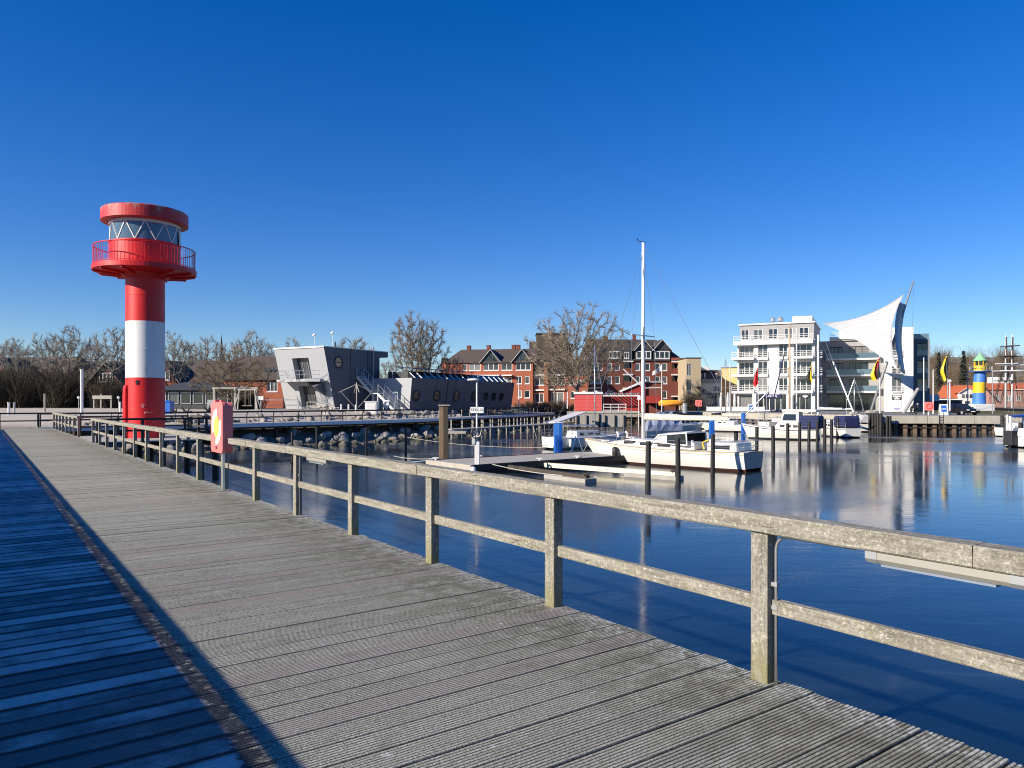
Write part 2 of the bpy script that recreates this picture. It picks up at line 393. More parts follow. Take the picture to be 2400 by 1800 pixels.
# ------------------------------------------------------------------ ground, water
PROM = [V(-31.5, 49.4), V(-26.5, 53.2), V(-20.7, 59.0), V(-15, 66), V(-9.3, 74), V(-4, 85), V(1.5, 101), V(6.8, 119)]
SHORE = [V(-400, 30), V(-160, 40), V(-60, 46.5), V(-37, 48.6)] + PROM + [V(8.5, 128)]
def sdist(x, y, pl):
    best = 1e9; sg = 1
    for a, b in zip(pl, pl[1:]):
        d = b - a; t = max(0, min(1, ((x - a.x) * d.x + (y - a.y) * d.y) / d.length_squared))
        q = a + d * t; dx, dy = x - q.x, y - q.y; L = math.hypot(dx, dy)
        if L < best: best = L; sg = 1 if d.x * dy - d.y * dx > 0 else -1
    return best * sg
def sm(a, b, t):
    t = max(0, min(1, (t - a) / (b - a))); return t * t * (3 - 2 * t)
def lerp_tab(tab, s):
    if s <= tab[0][0]: return tab[0][1]
    for (a, b), (c, d) in zip(tab, tab[1:]):
        if s <= c: return b + (d - b) * (s - a) / (c - a)
    return tab[-1][1]
def land(x, y):
    s = sdist(x, y, SHORE)
    h1 = lerp_tab([(-9, -4.5), (-5, -2.6), (-2, -1.9), (0, -1.35), (3, -.35), (7, .55), (12, .85), (40, .95)], s)
    h0 = lerp_tab([(-14, -4), (-5, -1.9), (0, -.75), (5, -.12), (14, .25), (30, .85), (42, 1.0)], s)
    t = sm(-36, -27, x); h = h0 + (h1 - h0) * t
    if x > 7:
        if x < 58: g = .06 if y > 126 else -4.5
        else: g = .06 if y > 158 else -4.5
        k = sm(7, 11, x); h = h * (1 - k) + g * k
    h += 0.05 * mnoise.noise(V(x * .4, y * .4, 0)) + (.04 * mnoise.noise(V(x * 1.7, y * 1.7, 3)) if s < 40 else 0)
    if y > 200: h += 26 * sm(210, 420, y) * sm(60, 180, x) + 3 * sm(300, 700, y)
    return h
def axis(lo, hi, st, far, g=1.35):
    a = [lo + st * i for i in range(int((hi - lo) / st) + 1)]
    d = st; q = a[-1]
    while q < far: d *= g; q += d; a.append(q)
    d = st; q = a[0]; pre = []
    while q > -far: d *= g; q -= d; pre.append(q)
    return pre[::-1] + a
xs = axis(-75, 62, 1.5, 3500); ys = [y for y in axis(40, 128, 1.5, 4500) if y > 0]
g = MB(); g.grid([[(x, y, land(x, y)) for x in xs] for y in ys])
ground = tag(g.build('ground', M['sand'], smooth=True), 'sandy beach and earth shore rising behind the harbour', kind='structure')
g = MB(); g.quad((-4000, -600, WATER), (4000, -600, WATER), (4000, 4000, WATER), (-4000, 4000, WATER))
tag(g.build('water', M['water']), 'calm dark blue harbour water with thin ice', kind='structure')

# ------------------------------------------------------------------ boardwalk in the foreground (local x across, y along)
TH = math.atan2(.585, .811)
walk = empty('boardwalk', (0, 0, 0), TH, 'ridged grey timber boardwalk leading to the red lighthouse', kind='structure')
PITCH, PW = .205, .196
def plank_mesh(name, x0, x1, ridges=8):
    m = MB(); pr = []; wd = PW / ridges
    for i in range(ridges):
        y = -PW / 2 + i * wd
        pr += [(y + .0012, -.010), (y + wd * .20, -.001), (y + wd * .5, .0008), (y + wd * .80, -.001), (y + wd - .0012, -.010)]
    pr = [(-PW / 2, -.03)] + pr + [(PW / 2, -.03)]
    m.grid([[(x0, y, z) for y, z in pr], [(x1, y, z) for y, z in pr]][::-1])
    m.poly([(x1, y, z) for y, z in pr]); m.poly([(x0, y, z) for y, z in pr][::-1])
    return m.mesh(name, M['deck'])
random.seed(3)
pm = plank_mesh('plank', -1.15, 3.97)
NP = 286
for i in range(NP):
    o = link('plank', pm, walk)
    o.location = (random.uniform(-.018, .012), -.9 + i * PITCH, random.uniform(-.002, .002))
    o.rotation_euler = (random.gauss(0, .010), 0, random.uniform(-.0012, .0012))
U_END = -.9 + NP * PITCH
for x in (-.9, .35, 1.6, 2.85, 3.8):
    m = MB(); m.box(x - .06, x + .06, -1, U_END, -.28, -.035); m.build('joist', M['joist'], walk)
for k in range(15):
    for x in (-.7, 3.6):
        m = MB(); m.cyl((x, 1.5 + 4.08 * k, -4.2), (x, 1.5 + 4.08 * k, -.28), .14, n=10); m.build('pile', M['pile'], walk)
# stretch beyond, turning along the beach
m = MB(); m.box(-9, -1.2, U_END - 5, U_END - .02, -.06, -.012); m.build('deck_extension', M['fardeck'], walk)

def railing(name, label, group, us, x=3.90, ends=None, lamp=()):
    r = empty(name, (0, 0, 0), TH, label, 'railing', group)
    pmesh = MB().box(-.05, .05, -.06, .06, -.25, .905).mesh('post', M['post'])
    for u in us:
        o = link('post', pmesh, r); o.location = (x, u, 0); o.rotation_euler = (0, 0, random.uniform(-.02, .02))
        b = o.modifiers.new('bevel', 'BEVEL'); b.width = .006; b.segments = 2
    return r
U0, SP = 2.77, 2.04
us = [U0 + SP * k for k in range(-2, 17)]
rail1 = railing('timber_railing', 'long weathered timber railing along the right edge of the boardwalk', 'boardwalk railings', us)
def wob_beam(p0, p1, wd, h, seg=10, amp=.004, seed=0):
    m = MB(); p0, p1 = Vector(p0), Vector(p1); d = (p1 - p0).normalized(); sd_ = d.cross(ZU).normalized(); rows = []
    for i in range(seg + 1):
        c = p0.lerp(p1, i / seg)
        j = lambda k: amp * mnoise.noise(c * 1.7 + V(k * 7.3, seed, k))
        rows.append([c + sd_ * (a * (wd / 2) + j(k)) + ZU * (b * h / 2 + j(k + 9)) for k, (a, b) in enumerate([(-1, -.86), (-1, .86), (-.9, 1), (.9, 1), (1, .86), (1, -.86), (.9, -1), (-.9, -1)])])
    m.grid(rows, True); m.poly(rows[0]); m.poly(rows[-1][::-1]); return m
def top_rails(r, segs, x=3.895, wd=.155, z=.965, h=.11):
    for i, (a, b) in enumerate(segs):
        wob_beam((x + random.uniform(-.006, .006), a, z), (x, b - .006, z), wd, h, max(4, int((b - a) * 5)), .006, i).build('top_rail', M['rail'], r)
def mid_rails(r, us_, x=3.915, gap=.075):
    for i, (a, b) in enumerate(zip(us_, us_[1:])):
        wob_beam((x, a + gap, .465), (x, b - gap + .01, .465 + random.uniform(-.006, .006)), .05, .088, 8, .004, i + 40).build('mid_rail', M['rail'], r)
k7 = U0 + SP * 6
top_rails(rail1, [(us[0], us[2] - 1.2), (us[2] - 1.2, us[4] + .2), (us[4] + .2, us[6] + .3), (us[6] + .3, us[7] + .35)] )
top_rails(rail1, [(us[7] + .35, k7 - .55 + .0)]) if us[7] + .35 < k7 - .6 else None
top_rails(rail1, [(k7 + .62, us[11]), (us[11], us[14]), (us[14], us[16]), (us[16], us[18] + .12)])
mid_rails(rail1, us)
us2 = [41.0 + SP * k for k in range(8)]
rail2 = railing('timber_railing', 'short weathered timber railing past the opening, ending at the beach', 'boardwalk railings', us2)
top_rails(rail2, [(us2[0] - .08, us2[3]), (us2[3], us2[7] + .1)]); mid_rails(rail2, us2)
# cross railing at the far end
rx = empty('timber_railing', (0, 0, 0), TH, 'dark cross railing closing the far end of the boardwalk at the sand', 'railing', 'boardwalk railings')
for x in (3.2, 1.1, -1.0, -3.1, -5.2, -7.3):
    m = MB(); m.box(x - .05, x + .05, U_END + .03, U_END + .14, -.3, .9); m.build('post', M['farrail'], rx)
m = MB(); m.box(-9, 3.9, U_END, U_END + .16, .9, 1.0); m.build('top_rail', M['farrail'], rx)
m = MB(); m.box(-9, 3.9, U_END + .05, U_END + .1, .42, .5); m.build('mid_rail', M['farrail'], rx)
# closed railing on the left, out of frame, that shades the boards
lf = empty('closed_railing', (0, 0, 0), TH, 'boarded railing with thin handrail along the left edge of the boardwalk', 'railing')
m = MB(); m.box(-1.0, -.965, -40, 55.5, -.02, .938); m.build('board_infill', M['post'], lf)
m = MB(); m.tube([(-.985, -40, 1.012), (-.985, 55.5, 1.012)], .026, 8); m.build('handrail', M['grey'], lf)
for k in range(45):
    m = MB(); m.cyl((-1.03, -40 + 2.1 * k, -.2), (-1.03, -40 + 2.1 * k, .97), .022, n=6); m.build('post', M['grey'], lf)

# tube lamps and conduits under the handrail
def tube_lamp(u, label):
    r = empty('tube_lamp', (0, 0, 0), TH, label, 'lamp', 'tube lamps under the handrail')
    x = 3.865
    prof = [(-.04, .0), (-.04, -.036), (-.02, -.058), (.02, -.058), (.04, -.036), (.04, 0)]
    m = MB(); rows = [[(x + a, u - .34 + t, .908 + z) for a, z in prof] for t in (0, .68)]
    m.grid(rows, True); m.poly(rows[0][::-1]); m.poly(rows[1]); m.build('housing', M['lamp'], r)
    for s in (-1, 1):
        m = MB(); rows = [[(x + a * 1.06, u + s * .34 + t, .909 + z * 1.06) for a, z in prof] for t in (-.05, .012)]
        m.grid(rows, True); m.poly(rows[0][::-1]); m.poly(rows[1]); m.build('end_cap', M['grey'], r)
    m = MB(); m.box(x - .034, x + .034, u - .27, u + .27, .838, .8495); m.build('diffuser', M['diff'], r)
M['lamp'] = plain('aged white housing', (.31, .295, .245), .5, 0, .1, 4)
M['diff'] = plain('clear diffuser', (.22, .25, .29), .25)
tube_lamp(1.74, 'aged tube lamp under the handrail at the right edge of the picture')
tube_lamp(10.0, 'small tube lamp under the handrail in front of the boulder bank')
tube_lamp(18.3, 'tube lamp under the handrail just before the red lifebuoy box')
def conduit(u, label):
    r = empty('conduit_pipe', (0, 0, 0), TH, label, 'pipe', 'conduit pipes on railing posts')
    y = u - .085
    m = MB(); m.tube([(3.90, y, -.04), (3.90, y, .80)] + bez((3.90, y, .80), (3.90, y, .897), (3.90, y - .10, .897), 6)[1:] + [(3.90, y - .5, .897)], .010, 8); m.build('pipe', M['steel'], r, True)
    for z in (.46, .60):
        m = MB(); m.box(3.885, 3.915, y - .016, y + .026, z - .012, z + .012); m.build('clip', M['grey'], r)
for i, k in enumerate((0, 4, 9, 12)):
    conduit(U0 + SP * k, ['thin metal conduit on the nearest railing post', 'thin metal conduit on the post nearest the small tube lamp', 'thin conduit on the second railing post left of the lifebuoy box', 'thin conduit on a railing post in front of the red lighthouse'][i])

# lifebuoy box on the railing
lb = empty('lifebuoy_box', (0, 0, 0), TH, 'salmon red lifebuoy box with white and yellow ring print on the railing', 'lifebuoy box')
xb, ub, zb = 3.80, k7 - .02, 1.21
def rrect(hw, hh, r, n=5):
    pts = []
    for cx, cy, a0 in ((hw - r, hh - r, 0), (-hw + r, hh - r, 90), (-hw + r, -hh + r, 180), (hw - r, -hh + r, 270)):
        for i in range(n + 1):
            a = R(a0 + 90 * i / n); pts.append((cx + r * math.cos(a), cy + r * math.sin(a)))
    return pts
def slab(m, pts, x0, x1, du=0, dz=0):
    rows = [[(x, ub + a + du, zb + b + dz) for a, b in pts] for x in (x1, x0)]
    m.grid(rows, True); m.poly(rows[0]); m.poly(rows[1][::-1])
m = MB(); slab(m, rrect(.43, .49, .10), xb - .055, xb); m.build('lid', M['salmon'], lb, bevel=.012)
m = MB(); slab(m, rrect(.42, .48, .10), xb + .003, xb + .14); m.build('box_back', M['salmon'], lb)
def disc_pts(r0, r1, a0, a1, n=18):
    return [(r1 * math.cos(R(a0 + (a1 - a0) * i / n)), r1 * math.sin(R(a0 + (a1 - a0) * i / n))) for i in range(n + 1)] + [(r0 * math.cos(R(a1 - (a1 - a0) * i / n)), r0 * math.sin(R(a1 - (a1 - a0) * i / n))) for i in range(n + 1)]
def flat(name, pts, mat, th, dz=.01):
    m = MB(); n = len(pts); rows = [[(x, ub + a, zb + b + dz) for a, b in pts] for x in (xb - .056 - th, xb - .054)]
    m.poly(rows[0]); m.grid(rows, True); m.build(name, mat, lb)
def arcstrip(name, a0, a1, mat):
    n = 14; m = MB()
    rows = [[(xb - .060, ub + r_ * math.cos(R(a0 + (a1 - a0) * i / n)), zb + .01 + r_ * math.sin(R(a0 + (a1 - a0) * i / n))) for r_ in (.19, .345)] for i in range(n + 1)]
    m.grid(rows); rows2 = [[(xb - .054, p[1], p[2]) for p in r_] for r_ in rows]; m.grid(rows2)
    m.build(name, mat, lb)
arcstrip('ring_print', -25, 100, M['ringwhite']); arcstrip('ring_print', 155, 280, M['ringwhite'])
flat('centre_print', [(.205 * math.cos(R(a)), .205 * math.sin(R(a))) for a in range(0, 360, 15)], M['ringyellow'], .004)
m = MB(); m.box(xb - .07, xb - .054, ub - .02, ub + .02, zb - .42, zb - .37); m.build('latch', M['black'], lb)
for s in (-1, 1):
    m = MB(); m.box(xb - .04, xb + .03, ub + s * .22 - .06, ub + s * .22 + .06, zb + .47, zb + .53); m.build('hinge', M['salmon'], lb)
m = MB(); m.box(xb + .145, xb + .175, ub - .04, ub + .04, -.02, zb + .3); m.build('back_post', M['grey'], lb)
m = MB(); m.box(xb - .02, xb + .02, ub - .32, ub - .26, 0, zb - .45); m.build('support_leg', M['steel'], lb)
m = MB(); m.box(xb - .09, xb + .07, ub - .36, ub - .22, .001, .014); m.build('foot_plate', M['steel'], lb)

# ------------------------------------------------------------------ lighthouse platform
plat = empty('lighthouse_platform', (0, 0, 0), TH, 'small timber platform carrying the red and white lighthouse', kind='structure')
for i in range(30):
    m = MB(); m.box(4.0, 9.4, 35.75 + i * .225, 35.75 + i * .225 + .215, -.055, -.006); m.build('plank', M['fardeck'], plat)
for x in (4.4, 6.7, 9.0):
    m = MB(); m.box(x - .1, x + .1, 35.7, 42.4, -.35, -.06); m.build('beam', M['joist'], plat)
    for y in (36.2, 39, 42):
        m = MB(); m.cyl((x, y, -4), (x, y, -.34), .15, n=10); m.build('pile', M['pile'], plat)
def prail(label, pts, gap=1.8):
    r = empty('timber_railing', (0, 0, 0), TH, label, 'railing', 'platform railings')
    for a, b in zip(pts, pts[1:]):
        a, b = Vector(a), Vector(b); n = max(1, round((b - a).length / gap))
        for i in range(n + 1):
            q = a.lerp(b, i / n); m = MB(); m.box(q.x - .055, q.x + .055, q.y - .055, q.y + .055, -.2, .90); m.build('post', M['farrail'], r)
        m = MB(); m.beam((a.x, a.y, .95), (b.x, b.y, .95), .14, .09); m.build('top_rail', M['farrail'], r)
        m = MB(); m.beam((a.x, a.y, .45), (b.x, b.y, .45), .05, .09); m.build('mid_rail', M['farrail'], r)
prail('dark railing crossing in front of the lighthouse base', [(4.1, 35.8), (9.3, 35.8)])
prail('railing on the seaward edge of the platform beside the lighthouse', [(9.3, 35.95), (9.3, 42.4)])
prail('railing on the platform edge behind the lighthouse', [(9.15, 42.4), (4.1, 42.4)])

# ------------------------------------------------------------------ red and white lighthouse
LX, LY = -17.6, 35.5
lh = empty('lighthouse', (LX, LY, 0), 0, 'red and white cylindrical lighthouse with round gallery and disc roof', 'lighthouse')
RC = .86
def band(z0, z1, mat, name='column_band', r=RC):
    m = MB(); m.lathe([(r, z0), (r, z1)], 64); m.build(name, mat, lh, True)
band(-.25, 2.85, M['red']); band(2.85, 5.52, M['lhwhite']); band(5.52, 7.9, M['red'])
m = MB(); m.lathe([(0, -.25), (1.05, -.25), (1.05, -.02), (RC, -.02)], 48); m.build('base_ring', M['red'], lh)
m = MB(); m.lathe([(RC, 7.55), (1.15, 7.78), (2.24, 7.86), (2.27, 7.87), (2.27, 8.09), (2.25, 8.1), (0, 8.1)], 72); m.build('gallery_floor', M['red'], lh)
for k in range(12):
    a = 2 * math.pi * k / 12; m = MB(); c, s_ = math.cos(a), math.sin(a)
    m.beam((c * .8, s_ * .8, 7.70), (c * 2.2, s_ * 2.2, 7.84), .06, .12); m.build('bracket', M['red'], lh)
m = MB(); n = 84
for k in range(n):
    a = 2 * math.pi * k / n; m.tube([(2.2 * math.cos(a), 2.2 * math.sin(a), 8.08), (2.2 * math.cos(a), 2.2 * math.sin(a), 9.0)], .010, 4, False)
m.build('balusters', M['redrail'] if 'redrail' in M else M['red'], lh)
for z, t in ((9.0, .025), (8.16, .014)):
    m = MB(); m.ring((0, 0, z), (1, 0, 0), (0, 1, 0), 2.2, t, 72, 8); m.build('gallery_rail', M['red'], lh, True)
m = MB(); m.lathe([(1.55, 8.1), (1.55, 9.18), (1.58, 9.18), (1.58, 9.23), (1.50, 9.23)], 64); m.build('cabin_wall', M['red'], lh)
m = MB(); m.lathe([(1.50, 9.23), (1.50, 10.10)], 64); m.build('lantern_glass', M['glassblue'], lh, True)
m = MB(); m.lathe([(1.50, 10.04), (1.565, 10.04), (1.565, 10.17), (1.4, 10.17)], 64); m.build('lantern_head_ring', M['lhwhite'], lh)
va = math.atan2(-LY, -LX)                     # bearing of the viewer from the tower
def aim(k): return va + 2 * math.pi * k
NPZ = 11
for k in range(NPZ):
    a = va + .28 + 2 * math.pi * k / NPZ; h = math.pi / NPZ
    for a0, a1 in ((a, a + h * .93), (a + h * 1.07 + .0, a + 2 * h)):
        up = (a0 == a); b0, b1 = (a0, a1)
        z0, z1 = (9.23, 10.05) if up else (10.05, 9.23)
        rr = 1.515; m = MB()
        m.beam((rr * math.cos(b0), rr * math.sin(b0), z0), (rr * math.cos(b1), rr * math.sin(b1), z1), .045, .035, V(math.cos(a), math.sin(a), 0))
        m.build('mullion', M['lhwhite'], lh)
m = MB(); m.lathe([(1.56, 9.23), (1.56, 9.98)], 10, (0, 0), va + 1.22, va + 1.9); m.build('blind_panel', M['lhwhite'], lh, True)
m = MB(); m.lathe([(1.5, 10.17), (1.86, 10.19), (1.90, 10.21), (1.90, 10.74), (1.86, 10.78), (0, 10.86)], 72); m.build('roof_disc', M['redroof'], lh)
m = MB(); m.cyl((.1, 0, 10.84), (.1, 0, 11.2), .012, n=5); m.build('antenna', M['grey'], lh)
da = va - 1.5
m = MB(); m.lathe([(.8, -.02), (.96, -.02), (.96, 2.35), (.91, 2.5), (.8, 2.5)], 10, (0, 0), da - .42, da + .42)
for s in (-1, 1):
    a = da + s * .42; c, s_ = math.cos(a), math.sin(a); m.poly([(r_ * c, r_ * s_, z) for r_, z in ((.8, -.02), (.96, -.02), (.96, 2.35), (.91, 2.5), (.8, 2.5))])
m.build('door_housing', M['red'], lh)
m = MB(); m.lathe([(.97, .05), (.97, 2.1)], 8, (0, 0), da - .3, da + .3); m.build('door', M['red'], lh, True)
for a, z, hw in ((va - .42, 2.62, .05),):
    m = MB(); c, s_ = math.cos(a), math.sin(a); m.obox((c * .875, s_ * .875, z), (-s_ * hw, c * hw, 0), (0, 0, .10), (c * .02, s_ * .02, 0)); m.build('vent', M['dark'], lh)
for z in (1.35, 4.2, 6.75):
    m = MB(); m.lathe([(RC, z - .02), (RC + .006, z - .012), (RC + .006, z + .012), (RC, z + .02)], 64); m.build('weld_seam', M['red'] if z < 2 or z > 6 else M['lhwhite'], lh, True)
random.seed(8)
def scrawl(a, z, pts, w=.018):
    m = MB(); P = []
    for dx, dz in pts: b = a + dx / RC; P.append(V((RC + .003) * math.cos(b), (RC + .003) * math.sin(b), z + dz))
    m.tube(P, w * .35, 4); m.build('scratch_mark', M['ringwhite'], lh)
scrawl(va - .12, 1.42, [(0, 0), (-.06, .10), (.0, .20), (.06, .14), (.03, .04)])
scrawl(va - .05, 1.15, [(0, 0), (.06, .10), (.10, .02), (.16, .09), (.2, .03), (.26, .08)])
scrawl(va + .35, .75, [(0, 0), (.18, .01)]); scrawl(va + .3, 1.2, [(0, 0), (.03, .04), (.05, 0)])
# ------------------------------------------------------------------ curved promenade, jetty, boulders
def resample(pl, st):
    out = [pl[0].copy()]; acc = 0
    for a, b in zip(pl, pl[1:]):
        L = (b - a).length; t = st - acc
        while t <= L: out.append(a.lerp(b, t / L)); t += st
        acc = (acc + L) % st if True else 0
        acc = L - (t - st)
    return out
def smooth(pl, it=2):
    for _ in range(it):
        q = [pl[0]]
        for a, b in zip(pl, pl[1:]): q += [a.lerp(b, .25), a.lerp(b, .75)]
        pl = q + [pl[-1]]
    return pl
def offs(pl, d):
    out = []
    for i, p in enumerate(pl):
        t = (pl[min(i + 1, len(pl) - 1)] - pl[max(i - 1, 0)]).normalized(); out.append(p + V(-t.y, t.x) * d)
    return out
def strip(m, pl, d0, d1, z0, z1):
    A, B = offs(pl, d0), offs(pl, d1)
    rows = [[(a.x, a.y, z0), (a.x, a.y, z1), (b.x, b.y, z1), (b.x, b.y, z0)] for a, b in zip(A, B)]
    m.grid([r_[::-1] for r_ in rows], True); m.poly(rows[0]); m.poly(rows[-1][::-1])
PS = smooth([Vector(p) for p in PROM])
prom = empty('promenade', (0, 0, 0), 0, 'curved timber promenade on piles along the boulder shore', kind='structure')
m = MB(); strip(m, PS, 0, 2.6, -.10, 0); m.build('deck', M['fardeck'], prom)
m = MB(); strip(m, PS, -.06, .0 - .003, -.30, .0); m.build('edge_beam', M['white'], prom)  # white colour stands in for sunlight on the fascia
m = MB(); strip(m, PS, .15, .45, -.45, -.103); strip(m, PS, 2.1, 2.4, -.45, -.103); m.build('girder', M['joist'], prom)
pl4 = resample(PS, 4.2)
for q, r_ in zip(offs(pl4, .3), offs(pl4, 2.25)):
    for c in (q, r_):
        m = MB(); m.cyl((c.x, c.y, -3.5), (c.x, c.y, -.44), .16, n=8); m.build('pile', M['pile'], prom)
pl2 = resample(PS, 2.35)
def metal_rail(pl, d, label, lean):
    r = empty('promenade_railing', (0, 0, 0), 0, label, 'railing', 'promenade railings')
    P = offs(pl, d); pm_ = MB()
    pm_.tube([(0, 0, -.15), (0, 0, .62), (lean * .05, 0, .8), (lean * .16, 0, .88)], .045, 6); pm_ = pm_.mesh('post', M['pierwood'] if d > 1 else M['farrail'])  # posts coloured as sunlit on the land side, shaded on the water side
    for i, c in enumerate(P):
        t = (pl[min(i + 1, len(pl) - 1)] - pl[max(i - 1, 0)]); o = link('post', pm_, r); o.location = (c.x, c.y, 0); o.rotation_euler = (0, 0, math.atan2(t.y, t.x) - math.pi / 2)
    Q = offs(smooth(pl, 1), d + lean * -.13)
    m = MB(); m.tube([(c.x, c.y, .90) for c in Q], .055, 6); m.build('top_rail', M['farrail'], r)
    Q = offs(smooth(pl, 1), d)
    m = MB(); m.tube([(c.x, c.y, .45) for c in Q], .028, 5); m.build('mid_rail', M['farrail'], r)
metal_rail(pl2, .12, 'dark railing on the water side of the curved promenade', 1)
metal_rail(pl2, 2.48, 'dark railing on the land side of the curved promenade', -1)

# boulders
bank = empty('boulder_bank', (0, 0, 0), 0, 'bank of large pale granite boulders under the curved promenade', kind='structure')
random.seed(21)
import bmesh
def boulder_mesh(seed):
    bm = bmesh.new(); bmesh.ops.create_icosphere(bm, subdivisions=2, radius=.5); rnd = random.Random(seed)
    pl_ = [(Vector((rnd.gauss(0, 1), rnd.gauss(0, 1), rnd.gauss(0, 1))).normalized(), rnd.uniform(.28, .42)) for _ in range(9)]
    for v in bm.verts:
        for n_, d_ in pl_:
            q = v.co.dot(n_) - d_
            if q > 0: v.co -= n_ * q * .92
        v.co += v.normal * .03 * mnoise.noise(v.co * 4 + V(seed, 0, 0))
    me = bpy.data.meshes.new('boulder'); bm.to_mesh(me); bm.free(); me.materials.append(M['stone']); return me
BMS = [boulder_mesh(i) for i in range(8)]
fine = resample(PS, .25)
cnt = 0; placed = []
for t in range(6000):
    if cnt >= 300: break
    i = random.randrange(6, len(fine) - 40); s = random.choice((random.uniform(-3.4, 2.2), random.uniform(-3.4, .2), random.uniform(3.2, 6.5)))
    far = i / len(fine)
    if far > .55 and random.random() < .45: continue
    tg = (fine[min(i + 1, len(fine) - 1)] - fine[i - 1]).normalized(); c = fine[i] + V(-tg.y, tg.x) * s
    sz = random.uniform(.45, 1.15) * (1.0 if s < 2.5 else .8)
    if any((c - p_).length < (sz + z_) * .34 for p_, z_ in placed): continue
    placed.append((c, sz)); o = link('boulder', random.choice(BMS), bank); cnt += 1
    o.location = (c.x, c.y, land(c.x, c.y) + sz * .16); o.scale = (sz * random.uniform(.9, 1.5), sz * random.uniform(.8, 1.1), sz * random.uniform(.65, .95))
    o.rotation_euler = (random.uniform(-.6, .6), random.uniform(-.6, .6), random.uniform(0, 6.28))

# lower jetty to the kiosk
jet = empty('jetty', (0, 0, 0), 0, 'low dark jetty on posts leading to the red kiosk', 'jetty')
JP = smooth([V(-5.8, 71), V(-1.5, 77.5), V(3.9, 87.5), V(8.6, 98.5)])
m = MB(); strip(m, JP, 0, 1.5, -1.03, -.93); m.build('deck', M['pierwood'], jet)
for d in (.05, 1.42):
    P = offs(resample(JP, 1.75), d)
    for c in P:
        m = MB(); m.box(c.x - .06, c.x + .06, c.y - .06, c.y + .06, -3.0, -.02); m.build('post', M['pierwood'], jet)
    m = MB(); m.tube([(c.x, c.y, -.05) for c in P], .05, 6); m.build('top_rail', M['farrail'], jet)
    m = MB(); m.tube([(c.x, c.y, -.5) for c in P], .03, 5); m.build('mid_rail', M['farrail'], jet)
m = MB(); m.beam((4.6, 86.5, -.72), (9.2, 98, .35), 1.5, .12); m.build('ramp', M['white'], jet)
m = MB(); m.box(-6.6, -4.3, 68.6, 70.2, -1.25, -1.05); m.box(-6.4, -6.2, 68.8, 69, -2.4, -1.25); m.box(-4.7, -4.5, 69.8, 70, -2.4, -1.25); m.build('landing_stage', M['pierwood'], jet)

# ------------------------------------------------------------------ quay
quay = empty('quay', (0, 0, 0), 0, 'concrete harbour quay with rusty sheet piling', kind='structure')
QA, QB, QC = V(43.4, 87.0), V(58.0, 84.4), V(28.5, 122.0)
m = MB(); m.prism([(9.5, 122.3), (QC.x, QC.y + .3), (QA.x + .2, QA.y + .3), (QB.x - .3, QB.y + .3), (60, 400), (9.5, 400)], -4, .085); m.build('apron', M['paving'], quay)
def quay_face(a, b, n, pitch):
    a, b = Vector(a), Vector(b); e = (b - a).normalized(); out = V(e.y, -e.x); L = (b - a).length
    for i in range(n):
        p0, p1 = a + e * (L * i / n + .02), a + e * (L * (i + 1) / n - .02)
        m = MB(); c = (p0 + p1) / 2
        m.obox((c.x + out.x * .0, c.y + out.y * .0, -.36), (*(e * (L / n / 2 - .02)), 0), (*(out * .45), 0), (0, 0, .46)); m.build('cap_panel', M['concrete'], quay, bevel=.03)
    k = int(L / pitch); sp_ = MB()
    hw = pitch / 2
    prof = [(-hw, -.28), (-hw * .62, -.28), (-hw * .42, .12), (hw * .42, .12), (hw * .62, -.28), (hw, -.28)]
    sp_.mi = 0
    for j in range(5):
        sp_.mi = 0 if j in (2,) else 1
        (x0, y0), (x1, y1) = prof[j], prof[j + 1]; sp_.quad((x0, y0, -3.5), (x1, y1, -3.5), (x1, y1, -.80), (x0, y0, -.80))
    me = sp_.mesh('sheet_pile', [M['sheetpile'], M['sheetdark']])
    ang = math.atan2(e.y, e.x)
    for i in range(k):
        c = a + e * (pitch * (i + .5)); o = link('sheet_pile', me, quay); o.location = (c.x, c.y, 0); o.rotation_euler = (0, 0, ang); o.scale = (1, -1, 1)
    m = MB(); p0, p1 = a + out * .16, b + out * .16
    m.beam((p0.x, p0.y, -1.28), (p1.x, p1.y, -1.28), .10, .12); m.build('waling_beam', M['sheetdark'], quay)
quay_face(QA, QB, 3, 1.05); quay_face(QC, QA, 6, 1.5); quay_face(V(9.5, 122), QC, 3, 1.5)
m = MB()
e = (QB - QA).normalized(); c = QA + e * 6.35 + V(e.y, -e.x) * .5
for k in range(8): m.beam((c.x - .22, c.y, -2.2 + k * .3), (c.x + .22, c.y, -2.2 + k * .3), .04, .04)
for s in (-.24, .24): m.beam((c.x + s, c.y, -2.6), (c.x + s, c.y, .5), .05, .05)
tag(m.build('quay_ladder', M['farrail']), 'dark iron ladder fixed to the middle of the concrete quay', 'ladder')

